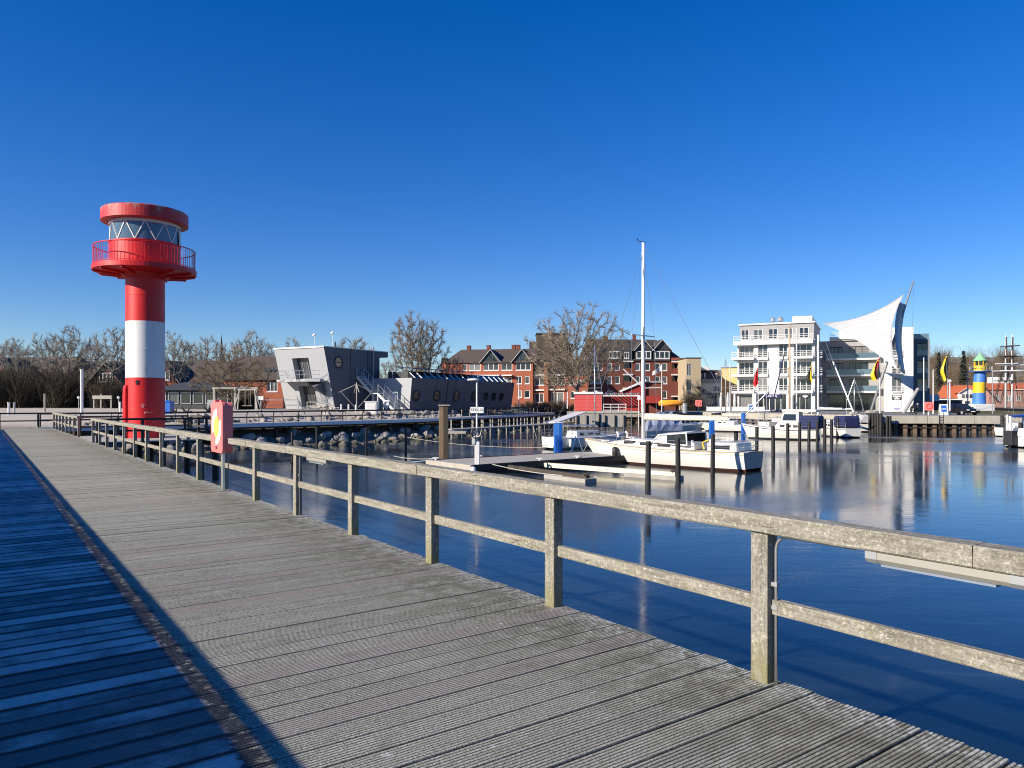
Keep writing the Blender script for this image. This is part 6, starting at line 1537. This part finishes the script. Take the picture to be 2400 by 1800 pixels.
for i, (p, w_) in enumerate(((2360, .10), (2368, .12))): pile(p, 972 + i * 4, w_, ('left' if i == 0 else 'right') + ' slim white pile right of the quay', d=70, group='white piles', mat='white')
for i, p in enumerate((742.5, 859, 951)): pile(p, 1002, .07, 'thin dark pole standing in the water before the boulders, ' + ORD[i] + ' from the left', d=42, group='thin poles before the boulders')
pile(685, 1014, .07, 'thin dark pole near the railing at the left of the open water', d=40, group='thin poles before the boulders')
pl_ = empty('dolphin_pile', (XW(1040, 47), 47, 0), .1, 'thick square pair of brown timber piles with pale cap beside the pontoon', 'pile')
for dx, mt in ((-.15, 'brownpile'), (.15, 'farrail')):
    m = MB(); m.box(dx - .15, dx + .145, -.15, .15, -4.5, ZW(951, 47)); m.build('timber', M[mt], pl_, bevel=.02)
m = MB(); m.box(-.36, .40, -.20, .20, ZW(951, 47), ZW(951, 47) + .07); m.build('cap', M['pierwood'], pl_)
pile(1605, 945, .32, 'very thick grey pile right of the yellow dinghy', d=100, group=None, mat='grey')

# ------------------------------------------------------------------ pontoon jetty D
pdir = V(.79, .61); pn = V(-.61, .79)
pz = -1.42
pont = empty('pontoon', (-1.95, 36.3, 0), math.atan2(.61, .79), 'low floating pontoon with grey decking at sign D', 'pontoon')
m = MB(); m.box(.05, 19.95, .08, 3.95, -2.2, pz - .08); m.build('float', M['black'], pont)
for i in range(66):
    m = MB(); m.box(.02 + i * .302, .30 + i * .302, .05, 3.98, pz - .075, pz); m.build('deck_board', M['farboard'] if 'farboard' in M else M['skirt'], pont)
m = MB(); m.box(-.12, .015, -.02, 4.2, pz - .30, pz + .02); m.build('end_beam', M['cream2'] if 'cream2' in M else M['pierwood'], pont)
for y in (-.02, 3.985): m = MB(); m.box(.02, 20, y, y + .06, pz - .28, pz + .03); m.build('edge_beam', M['farrail'], pont)
def on_p(a, b): q = V(-1.95, 36.3) + pdir * a + pn * b; return q
def cleat(a, b, label):
    q = on_p(a, b); m = MB(); m.box(q.x - .05, q.x + .05, q.y - .05, q.y + .05, pz, pz + .10); m.tube([(q.x - .16, q.y, pz + .12), (q.x + .16, q.y, pz + .12)], .035, 6); tag(m.build('mooring_cleat', M['white']), label, 'cleat', 'cleats on the pontoon')
cleat(.3, 3.9, 'white cleat at the far corner of the pontoon end'); cleat(4.5, .25, 'white cleat on the near pontoon edge left of the boom'); cleat(7.2, .25, 'white cleat on the near pontoon edge by the sailboat bow'); cleat(3.0, 3.7, 'white cleat on the far pontoon edge right of the lamp post')
# sign lamp post
q = on_p(.45, .25); sp = empty('sign_post', (q.x, q.y, pz), -.05, 'white lamp post with jetty name sign and coiled hose on the pontoon', 'lamp post')
zt_ = ZW(890, q.y) - pz
m = MB(); m.cyl((0, 0, 0), (0, 0, zt_), .055, .04, 8); m.build('pole', M['white'], sp)
m = MB(); m.box(-.10, .14, -.12, .12, 0, 1.15); m.build('pedestal', M['white'], sp, bevel=.02)
m = MB(); m.box(-.22, -.06, -.16, .0, 1.0, 1.42); m.build('meter_box', M['membrane'], sp, bevel=.02)
m = MB(); m.lathe([(.0, .07), (.16, .05), (.19, 0), (.16, -.05), (0, -.06)], 14); lo = m.build('lamp_head', M['white'], sp, True); lo.location = (-.18, 0, zt_); lo.scale = (1.7, 1, 1)
sz_ = ZW(961, q.y) - pz
m = MB(); m.box(-.32, .34, -.085, -.065, sz_ - .155, sz_ + .155); sb = m.build('sign_board', M['ringwhite'], sp)
t_ = link('lettering', text_mesh('STEG D', .185, M['black'], .004, .004), sb); t_.location = (.01, -.089, sz_); t_.rotation_euler = (R(90), 0, 0)
m = MB()
for s in (.30, .14): m.box(-.33, .35, -.0865, -.0855, 0, 0.001)
for dz in (-.15, .143): m.box(-.315, .335, -.0885, -.0855, sz_ + dz, sz_ + dz + .008)
m.build('sign_border', M['black'], sb)
hz_ = ZW(1014, q.y) - pz
for k in range(3): m = MB(); m.ring((.0, -.10 - .035 * k, hz_ - .02 * k), (1, 0, 0), (0, 0, 1), .21 + .02 * k, .022, 24, 6); m.build('hose_coil', M['black'] if k else M['white'], sp)
q = on_p(.25, -.05); m = MB(); m.tube([(q.x - .18, q.y - .25, pz - .05), (q.x - .18, q.y - .25, pz - .12), (q.x - .18, q.y - .25, pz - .5), (q.x - .18, q.y - .25, pz - .62)], [.06, .15, .17, .06], 10); tag(m.build('dock_fender', M['white'], smooth=True), 'white fender at the near corner of the pontoon end', 'fender')
# blue pedestals
def pedestal(px_, d, y0, y1, w_, label):
    x = XW(px_, d); z0, z1_ = ZW(y1, d), ZW(y0, d); r = empty('power_pedestal', (x, d, 0), .15, label, 'pedestal', 'blue power pedestals')
    m = MB(); m.box(-w_ / 2, w_ / 2, -w_ * .4, w_ * .4, min(z0, -1.9), z1_); m.build('body', M['blue'], r, bevel=.02)
    m = MB(); m.box(-w_ / 2 - .004, w_ * .1, -w_ * .4 - .012, -w_ * .4 - .001, z1_ - (z1_ - z0) * .5, z1_ - .02); m.build('front_panel', M['bluelight'], r)
    m = MB(); m.box(-w_ / 2 - .02, w_ / 2 + .02, -w_ * .4 - .02, w_ * .4 + .02, z1_, z1_ + .05); m.build('cap', M['white'], r)
M['bluelight'] = plain('light blue panel', (.06, .26, .68), .4)
pedestal(1308, 50, 991, 1049, .52, 'tall blue power pedestal on the pontoon left of the large sailboat')
pedestal(1668, 80, 979, 1001, .5, 'blue power pedestal nearest the thick grey pile'); pedestal(1742, 82, 968, 1002, .4, 'slim blue power pedestal right of the low white sailboat')
# finger booms
def boom(label, a, b, w_=.28, mat='cream'):
    r = empty('finger_boom', (0, 0, 0), 0, label, 'boom', 'finger booms'); a, b = Vector(a), Vector(b)
    m = MB(); m.beam(a, b, w_, .22); m.build('beam', M[mat], r)
    e_ = (b - a).normalized(); m = MB(); c = b - e_ * 1.2; m.obox((c.x, c.y, WATER + .02), (*(e_ * 1.4).xy, 0), (e_.y * .35, -e_.x * .35, 0), (0, 0, .16)); m.build('float', M['skirt'], r)
    m = MB(); c = b - e_ * .1; m.box(c.x - .15, c.x + .15, c.y - .15, c.y + .15, b.z + .11, b.z + .2); m.build('end_bracket', M['farrail'], r)
    for t in (.12, .16): c = a.lerp(b, t); m = MB(); m.obox(c, (*(e_ * .05), ), (e_.y * w_ * .53, -e_.x * w_ * .53, 0), (0, 0, .12)); m.build('strap', M['black'], r)
q0 = PT(1203, 1083, 40.6); q1 = PT(1585, 1108, 34.2)
boom('long cream finger boom floating in front of the sailboat bow', (q0.x, q0.y, -1.62), (q1.x, q1.y, -1.66), .30, 'cream')
boom('dark finger boom from the pontoon left of the cream boom', (on_p(2.2, 0).x, on_p(2.2, 0).y, -1.6), (on_p(2.2, 0).x + 3.6, on_p(2.2, 0).y - 4.6, -1.68), .22, 'farrail')
bt = empty('bow_ladder', (0, 0, 0), 0, 'small trestle ladder on the pontoon at the sailboat bow', 'ladder'); c = PT(1352, 1060, 46.5); m = MB()
for s in (-1, 1): m.tube([(c.x + s * .35, c.y - .2, pz), (c.x + s * .06, c.y, pz + 1.0)], .04, 5)
m.tube([(c.x - .2, c.y - .1, pz + .5), (c.x + .2, c.y - .1, pz + .5)], .03, 5); m.build('rails', M['steel'], bt)
# ropes
def rope(label, a, b, s, r_=.018, mat='rope'):
    m = MB(); m.tube(sag(a, b, s, 12), r_, 5); tag(m.build('mooring_rope', M[mat]), label, 'rope', 'mooring ropes')
M['rope'] = plain('pale rope', (.45, .44, .38), .9); M['ropeblue'] = plain('blue rope', (.22, .36, .45), .9)
pe = on_p(.2, 3.9)
rope('pale rope from a thin pole to the pontoon end', PT(860, 1048, 42), (pe.x, pe.y, pz + .1), .25); rope('blue rope from the rightmost thin pole to the pontoon end', PT(951, 1083, 41), (pe.x, pe.y, pz + .08), .05, .02, 'ropeblue')
rope('long pale rope across the water left of the blue pedestal', PT(1055, 1017, 47), PT(1290, 1045, 52), .15); rope('lower pale rope across the water left of the blue pedestal', PT(946, 1023, 60), PT(1290, 1048, 52), .3, .015)
rope('rope hanging from the jetty to the small white sailboat', PT(1250, 997, 80), PT(1288, 1018, 56), 1.4)
rope('rope from the sailboat bow down to the pontoon', R1 @ pt1(.97, 1, .1), (on_p(7.2, .3).x, on_p(7.2, .3).y, pz + .12), .25)
rope('white stern line from the sailboat to the nearest pile', R1 @ pt1(.03, -1, 0), PT(1725.6, 1052, 40.8), .1, .02, 'rope'); rope('white stern line to the pile right of the sailboat stern', R1 @ pt1(.02, 1, 0), PT(1773, 1040, 47.8), .1, .02)
rope('dark rope drooping from the pontoon to the right over the water', (on_p(1.2, 0).x, on_p(1.2, 0).y, pz), PT(1400, 1118, 33), .15, .02)

# ------------------------------------------------------------------ red kiosk on piles and boathouse
d = 100
kx0 = XW(1347, d); kk = empty('red_kiosk', (kx0, d, 0), -.12, 'faded red wooden kiosk on piles with open pergola', 'kiosk')
S = d / F
m = MB(); m.box(0, 3.62, 0, 3, .50, 2.75); m.build('wall', M['kioskred'], kk)
for k in range(6): m = MB(); m.box(-.02, 3.64, -.03, -.003, .55 + k * .37, .55 + k * .37 + .33); m.build('wall_board', M['kioskred'], kk)
for x in (2.6,): m = MB(); m.box(x, x + .06, -.05, -.032, .55, 2.7); m.build('shutter_joint', M['deepred'], kk)
m = MB(); m.box(-.15, 3.75, -.2, 3.2, 2.75, 3.05); m.build('roof_fascia', M['white'], kk)
for x in (1.3, 2.9): m = MB(); m.lathe([(.28, 3.05), (.28, 3.2), (0, 3.25)], 10, (x, 1.2)); m.build('roof_vent', M['white'], kk)
m = MB(); m.box(3.76, 8.7, 1.8, 2.0, .1, 2.6); m.build('back_wall', M['deepred'], kk)
m = MB(); m.box(3.76, 8.7, -.2, -.08, 2.45, 2.6); m.box(3.76, 8.7, 2.9, 3.0, 2.75, 2.9); m.build('pergola_beam', M['white'], kk)
for k in range(9): m = MB(); x = 3.9 + k * .56; m.beam((x, -.25, 2.66), (x + .35, 2.9, 2.98), .09, .12); m.build('pergola_rafter', M['slate'] if k % 2 else M['grey'], kk)
for x in (3.85, 6.3, 8.55): m = MB(); m.box(x - .06, x + .06, -.18, -.06, .1, 2.45); m.build('pergola_post', M['black'], kk)
m = MB()
for z in (.55, .95, 1.35): m.box(3.8, 6.9, -.24, -.185, z, z + .09)
for x in (3.8, 4.8, 5.8, 6.8): m.box(x, x + .08, -.30, -.242, .3, 1.45)
m.build('railing', M['white'], kk)
m = MB(); m.box(-.1, 8.8, -.25, 3.1, .22, .46); m.build('floor', M['pierwood'], kk)
random.seed(4)
for k in range(32):
    x = .02 + k * .213; m = MB(); m.box(x, x + .195, -.15 + random.uniform(-.01, .01), -.10, -1.62 + random.uniform(-.08, .05), .21); m.build('skirt_board', M['skirt'], kk)
m = MB(); m.box(.0, 6.9, -.08, -.02, -1.7, .2); m.build('skirt_backing', M['dark'], kk)
for x in (.35, 1.6, 3.3, 4.1, 5.4, 6.6, 7.6, 8.5):
    m = MB(); m.cyl((x, -.28, -4), (x, -.28, -.1 if x not in (3.3,) else .1), .1, n=8); m.build('pile', M['pile'], kk)
m = MB(); m.box(8.35, 8.75, -.5, -.35, 2.0, 2.5); m.build('small_sign', M['ringwhite'], kk)
m = MB(); m.cyl((8.5, -.42, -2.5), (8.5, -.42, 2.5), .05, n=6); m.build('sign_pole', M['white'], kk)
d = 113; bh = empty('boathouse', (XW(1458, d), d, 0), -.1, 'dark red boathouse with white rising roof edge behind the kiosk', 'boathouse'); s_ = d / F
W1, W2 = (1512 - 1458) * s_, (1553 - 1458) * s_
m = MB(); m.add([(0, 0, 0), (W1, 0, 0), (W1, 0, ZW(893, d)), (0, 0, ZW(917, d)), (0, 6, 0), (W1, 6, 0), (W1, 6, ZW(893, d)), (0, 6, ZW(917, d))], [(0, 1, 2, 3), (1, 5, 6, 2), (5, 4, 7, 6), (4, 0, 3, 7), (3, 2, 6, 7)]); m.build('wall', M['deepred'], bh)
m = MB(); m.beam((-.4, -.2, ZW(917, d) + .05 - .1), (W1 + .1, -.2, ZW(893, d) + .1), .25, .28); m.build('verge_board', M['white'], bh)
m = MB(); m.box(W1 + .02, W2, .4, 5.5, 0, ZW(897, d)); m.build('annex_wall', M['brickdark'], bh)
m = MB(); m.box(W1 - .1, W2 + .15, .2, .397, ZW(897, d), ZW(893, d)); m.build('annex_fascia', M['grey'], bh)
m = MB(); m.box(W1 + .15, W2 - .2, -.9, .35, ZW(945, d), ZW(928, d)); m.build('awning', M['deepred'], bh)
dn = empty('dinghy', (XW(1573, 104), 104, 0), .1, 'yellow inflatable dinghy on a rack behind the boats', 'dinghy'); c0 = ZW(946, 104)
m = MB(); P = [V(-1.55, -.3, 0), V(.6, -.3, .02), V(1.45, 0, .1), V(.6, .7, .02), V(-1.55, .7, 0)]
P = [p_ + ZU * c0 for p_ in P]; m.tube([P[0]] + bez(P[0].lerp(P[1], .8), P[1] + V(.7, 0, 0), P[2], 6) + bez(P[2], P[3] + V(.7, 0, 0), P[3].lerp(P[4], .2), 6)[1:] + [P[4]], .34, 10); m.build('tube', M['orange'], dn, True)
m = MB(); m.box(-1.5, 1.0, -.2, .6, c0 - .2, c0 + .5); m.build('stowed_cover', M['yellow'], dn, bevel=.2)
m = MB(); m.box(-1.6, 1.6, -.5, -.42, c0 - .05, c0 + .02)
for x in (-1.2, .9): m.box(x, x + .1, -.41, .8, -.1, c0 - .3)
m.build('rack', M['black'], dn)
WF = empty('work_boat', (0, 0, 0), 0, 'black covered work boat below the yellow dinghy', 'boat', 'moored boats'); a, b = PT(1548, 990, 96), PT(1618, 990, 97)
m = MB(); rows = [[V(a.lerp(b, t).x, a.y - 1.2 * k, WATER + .3), V(a.lerp(b, t).x, a.y - 1.0 * k, WATER + 1.4), V(a.lerp(b, t).x, a.y, WATER + 2.2 * (0.6 + .4 * k)), V(a.lerp(b, t).x, a.y + 1.2 * k, WATER + .3)] for t, k in ((0, .5), (.15, .9), (.5, 1), (.85, .9), (1, .4))]; m.grid(rows); m.poly(rows[0]); m.poly(rows[-1][::-1]); m.build('cover', M['black'], WF)

# lamp posts and flag poles
def pole(name, label, px_, y0, y1, d, r_, mat='white', cat='pole', head=None, zb=None):
    x = XW(px_, d); z1_ = ZW(y0, d); z0 = (zb if zb is not None else ZW(y1, d)); r = empty(name, (x, d, z0), 0, label, cat, 'poles along the shore')
    m = MB(); m.cyl((0, 0, -.3), (0, 0, z1_ - z0), r_, r_ * .7, 8); m.build('pole', M[mat], r)
    if head == 'lamp': m = MB(); m.lathe([(.05, 0), (.22, .05), (.25, .2), (.08, .35), (0, .36)], 12); o = m.build('lamp_head', M['white'], r); o.location = (0, 0, z1_ - z0)
    if head == 'arm': m = MB(); m.tube([(0, 0, z1_ - z0 - .1), (.8, 0, z1_ - z0 + .5), (1.4, 0, z1_ - z0 + .55)], .05, 6); m.build('arm', M[mat], r)
    return r, z1_ - z0
pole('slim_post', 'slim white post on the promenade right of the clubhouse hall', 1216, 885, 953, 112, .07)
pole('slim_post', 'slim white post on the promenade left of the red kiosk', 1330, 918, 953, 112, .1)
pole('flag_pole', 'bare white flag pole right of the grey apartment wing', 2165, 838, 968, 96, .09, cat='flag pole', zb=.085); pole('flag_pole', 'shorter bare white flag pole left of the black and yellow flag', 2187, 866, 965, 100, .09, cat='flag pole', zb=.085)
pole('street_lamp', 'white street lamp post left of the dark parked car', 2226, 896, 972, 91, .11, head='lamp', cat='lamp post', zb=.085)
pole('street_lamp', 'dark street lamp with bent arm left of the small lighthouse', 2268, 872, 960, 120, .09, 'grey', 'lamp post', 'arm', .085); pole('street_lamp', 'thin grey lamp mast right of the small lighthouse', 2326, 858, 962, 118, .09, 'grey', 'lamp post', None, .085)
pole('slim_post', 'thin white pole at the left edge of the white apartments', 1711, 852, 968, 125, .09, zb=.085)
def flag(root, x, z, w_, h, cols, mats, seed, name='flag_cloth'):
    """a slack flag: vertical strips with folds"""
    for i, mt in enumerate(mats):
        m = MB(); rows = []
        for j in range(15):
            t = j / 14; row = []
            for k in range(5):
                u = (i + k / 4) / len(mats); sw = w_ * (.22 + .78 * min(1, t * 2.4) ** .7) * (1 - .25 * max(0, t - .6)) * (1 + .15 * math.sin(t * 9 + seed))
                row.append(V(x - sw * u + .05 * math.sin(t * 7 + seed) * u, .14 * math.sin(u * 11 + t * 3 + seed), z - h * t * (.82 + .18 * u) - .5 * u * (1 - t)))
            rows.append(row)
        m.grid(rows); m.build(name, mt, root, True)
fp, fh = pole('flag_pole', 'white flag pole with hanging black red and gold flag', 2062, 832, 972, 90, .09, cat='flag pole', zb=-.4)
flag(fp, -.02, fh - .2, .95, 3.0, 3, [M['black'], M['red'], M['yellow']], 1)
fp, fh = pole('flag_pole', 'dark pole with hanging black and yellow flag on the quay', 2221, 826, 972, 93, .07, 'grey', 'flag pole', None, .085)
flag(fp, -.02, fh - .15, .75, 3.7, 2, [M['black'], M['yellow']], 2.2)
fp, fh = pole('flag_staff', 'thin white staff with slack red flag among the masts', 1777, 838, 1000, 84, .04, 'white', 'flag pole', None, WATER + .8)
flag(fp, -.0, fh - .8, .45, 2.6, 1, [M['red']], .5)
fp, fh = pole('flag_staff', 'thin white staff with slack yellow pennant among the masts', 1902, 850, 1000, 82, .04, 'white', 'flag pole', None, WATER + .8)
flag(fp, -.0, fh - .1, .5, 2.4, 2, [M['yellow'], M['black']], 1.5)
fp, fh = pole('flag_staff', 'white staff with blowing white flag right of the tall mast', 1551, 853, 1000, 100, .06, 'white', 'flag pole', None, 0)
m = MB(); m.grid([[V(-1.25 * u, .15 * math.sin(u * 7), fh - .15 - .9 * u - .75 * v * (1 - .3 * u)) for v in (0, .5, 1)] for u in [i / 8 for i in range(9)]]); m.build('flag_cloth', M['membrane'], fp, True)
pole('slim_post', 'tall dark stay pole before the white apartments', 1797, 858, 990, 86, .05, 'grey', 'pole', None, WATER + .5)
fp, fh = pole('yard_mast', 'white signal mast with yards beside the boathouse', 1504, 845, 960, 104, .08, 'white', 'mast', None, 0)
m = MB(); m.tube([(-2.6, 0, fh - 1.2), (0, 0, fh - 3.6)], .09, 6); m.tube([(0, 0, fh - 3.9), (2.8, 0, fh - 3.8)], .07, 6); m.build('yard', M['white'], fp)

# ------------------------------------------------------------------ furniture on the quay
def rbox(px_, d, y, label, w_=1.9):
    x = XW(px_, d); z = ZW(y, d); r = empty('lifebuoy_box', (x, d, .085), -.2, label, 'lifebuoy box', 'red lifebuoy boxes on the quay')
    m = MB(); pts = rrect(w_ / 2 * .52, .52, .16); rows = [[(a, y_, z - .085 + b) for a, b in pts] for y_ in (-.10, .12)]; m.grid(rows, True); m.poly(rows[0][::-1]); m.poly(rows[1]); m.build('box', M['salmon'], r)
    m = MB(); m.ring((0, -.115, z - .085), (1, 0, 0), (0, 0, 1), .3, .05); m.build('ring_relief', M['kioskred'], r)
    m = MB(); m.box(-.07, .07, .125, .2, -.05, z + .3); m.build('post', M['white'], r)
rbox(2177, 90, 952, 'red lifebuoy box on a white post right of the walking couple'); rbox(1637, 121, 945, 'red lifebuoy box on a post right of the thick grey pile', 2.0)
def aboard(px_, d, label, w_=.95, h=1.35):
    x = XW(px_, d); r = empty('sign_stand', (x, d, .085), -.15, label, 'sign', 'blue and white sign stands'); m = MB()
    m.add([(-w_ / 2, -.25, 0), (w_ / 2, -.25, 0), (w_ / 2, -.05, h), (-w_ / 2, -.05, h), (-w_ / 2, -.19, 0), (w_ / 2, -.19, 0), (w_ / 2, .0, h), (-w_ / 2, .0, h)], [(0, 1, 2, 3), (5, 4, 7, 6), (0, 3, 7, 4), (1, 5, 6, 2), (3, 2, 6, 7)]); m.add([(-w_ / 2, .3, 0), (w_ / 2, .3, 0), (w_ / 2, .05, h), (-w_ / 2, .05, h)], [(1, 0, 3, 2)]); m.build('board', M['white'], r)
    f = lambda x_, t: V(x_, -.25 + .2 * t / 1.0 * 1 - .012, h * t)
    m = MB(); m.quad(f(-w_ * .32, .30), f(w_ * .32, .30), f(w_ * .32, .88), f(-w_ * .32, .88)); pn_ = m.build('blue_panel', M['blue'], r)
    m = MB(); f2 = lambda x_, t: f(x_, t) + V(0, -.006, 0); m.quad(f2(-w_ * .24, .53), f2(w_ * .24, .53), f2(w_ * .24, .60), f2(-w_ * .24, .60)); m.build('text_bar', M['ringwhite'], pn_)
aboard(2211, 90, 'blue and white sign stand on the quay left of the lamp post'); aboard(1760, 122, 'blue and white sign stand before the white apartments', 1.0, 1.2)
def wall_low(m):
    a, b = PT(1657, 958, 126), PT(1792, 958, 124); m.beam((a.x, a.y, .5), (b.x, b.y, .5), .12, .75)
    for t in (0, .2, .4, .6, .8, 1): q_ = a.lerp(b, t); m.box(q_.x - .06, q_.x + .06, q_.y + .07, q_.y + .16, 0, .95)
frame_thing('terrace_screen', 'long low white screen before the white apartments', 'screen', wall_low, 'white')
for i, p in enumerate((1690, 1706, 1722)):
    c = PT(p, 940, 128); r = empty('closed_parasol', (c.x, c.y, .085), 0, 'closed white parasol, ' + ['leftmost', 'middle', 'rightmost'][i] + ' of three beside the white apartments', 'parasol', 'closed white parasols'); m = MB(); m.lathe([(.1, .7), (.26, .8), (.30, 1.8), (.2, 2.9), (.05, 3.3)], 10); m.build('canopy', M['membrane'], r); m = MB(); m.cyl((0, 0, 0), (0, 0, .75), .05, n=6); m.build('pole', M['grey'], r)
# car
cr = empty('parked_car', (XW(2252, 91.5), 91.5, .085), .12, 'dark parked car facing the water on the quay', 'car')
def carshape(m, prof, hw, hw2=None):
    rows = [[V(s * (hw if z < .8 else (hw2 or hw)), y, z) for y, z in prof] for s in (-1, 1)]
    m.grid(rows, True); m.poly(rows[0]); m.poly(rows[1][::-1])
body = [(-2.0, .25), (-2.05, .55), (-1.9, .75), (-1.0, .86), (2.0, .9), (2.1, .6), (2.0, .25)]
M['carpaint'] = plain('dark car paint', (.012, .014, .020), .2, .2)
m = MB(); carshape(m, body, .88); m.build('body', M['carpaint'], cr, bevel=.06)
m = MB(); m.add([(-.80, -1.0, .86), (.80, -1.0, .86), (.60, -.25, 1.40), (-.60, -.25, 1.40), (-.62, 1.3, 1.40), (.62, 1.3, 1.40), (.80, 2.0, .9), (-.80, 2.0, .9)], [(2, 5, 4, 3), (0, 3, 4, 7), (1, 6, 5, 2), (7, 4, 5, 6)]); m.build('roof', M['carpaint'], cr)
m = MB(); m.quad((-.80, -1.0, .86), (.80, -1.0, .86), (.60, -.25, 1.40), (-.60, -.25, 1.40)); m.build('windscreen', M['glass'], cr)
for s in (-1, 1):
    m = MB(); m.box(s * .62 - .16, s * .62 + .16, -2.06, -1.97, .58, .70); m.build('headlight', M['ringwhite'], cr)
    m = MB(); m.box(s * .93 - .07, s * .93 + .07, -.9, -.75, .88, .99); m.build('mirror', M['carpaint'], cr)
    for y in (-1.3, 1.35): m = MB(); m.cyl((s * .70, y, .31), (s * .90, y, .31), .31, n=16); wl_ = m.build('wheel', M['black'], cr); m = MB(); m.cyl((s * .88, y, .31), (s * .91, y, .31), .19, n=12); m.build('rim', M['grey'], wl_)
m = MB(); m.box(-.26, .26, -2.09, -2.055, .40, .51); m.build('number_plate', M['ringwhite'], cr); m = MB(); m.box(-.4, .4, -2.075, -2.03, .55, .66); m.build('grille', M['black'], cr)
# walking couple, bent forward
def person(loc, rz, label, coat, trousers, hair, step):
    me = bpy.data.meshes.new('body'); J = {}
    vs = []; es = []; rr = []
    def v(p_, r_, par=None):
        vs.append(p_); rr.append(r_); i = len(vs) - 1
        if par is not None: es.append((par, i))
        return i
    pel = v((0, 0, .72), .15); wa = v((0, -.10, .90), .15, pel); ch = v((0, -.26, 1.08), .17, wa); nk = v((0, -.36, 1.20), .075, ch); hd = v((0, -.43, 1.30), .10, nk); v((0, -.46, 1.38), .09, hd)
    for s in (-1, 1):
        hip = v((s * .10, 0, .68), .11, pel); kn = v((s * .11, -.10 * step * s - .04, .40), .075, hip); an = v((s * .11, .12 * step * s, .07), .05, kn); v((s * .12, .12 * step * s - .16, .035), .045, an)
        sh_ = v((s * .20, -.26, 1.06), .075, ch); el = v((s * .25, -.32, .82), .055, sh_); wr = v((s * .22, -.44, .64), .042, el); pa = v((s * .22, -.47, .57), .042, wr)
        for k in range(4): f = v((s * .20 + .022 * (k - 1.5), -.49, .52), .011, pa); v((s * .20 + .022 * (k - 1.5), -.47, .475 + .008 * abs(k - 1)), .009, f)
        th = v((s * .18, -.52, .55), .012, pa); v((s * .175, -.53, .51), .010, th)
    me.from_pydata(vs, es, []); o = tag(link('person', me), label, 'person', 'walking couple on the quay'); o.location = loc; o.rotation_euler = (0, 0, rz)
    sk_ = o.modifiers.new('skin', 'SKIN'); 
    for i, d_ in enumerate(me.skin_vertices[0].data): d_.radius = (rr[i], rr[i] * .9); d_.use_root = (i == 0)
    o.modifiers.new('sub', 'SUBSURF').levels = 1; o.modifiers['sub'].render_levels = 2
    me.materials.append(coat)
    m = MB(); m.lathe([(0, .13), (.06, .12), (.115, .06), (.118, 0), (.10, -.06), (.085, -.08)], 12); h_ = m.build('hair', hair, o, True); h_.location = (0, -.42, 1.335)
    m = MB()
    for s in (-1, 1): m.box(s * .035 - .012, s * .035 + .012, -.545, -.53, 1.335, 1.35)
    m.box(-.014, .014, -.565, -.535, 1.30, 1.33); m.box(-.03, .03, -.545, -.53, 1.275, 1.283); m.build('face', M['skin'], o)
    return o
M['skin'] = plain('skin', (.45, .27, .20), .6); M['coatblack'] = plain('black coat cloth', (.018, .018, .020), .8); M['coatgreen'] = plain('dark grey coat cloth', (.035, .04, .038), .8); M['hairgrey'] = plain('grey hair', (.35, .34, .33), .8)
person((XW(2135, 92), 92, .085), 1.9, 'person in black coat bending forward, left of the couple', M['coatblack'], None, M['coatblack'], 1)
person((XW(2146, 92.4), 92.4, .085), 2.1, 'person in dark grey coat bending forward, right of the couple', M['coatgreen'], None, M['hairgrey'], -1)
for i, p in enumerate((1990, 2005)):
    pass
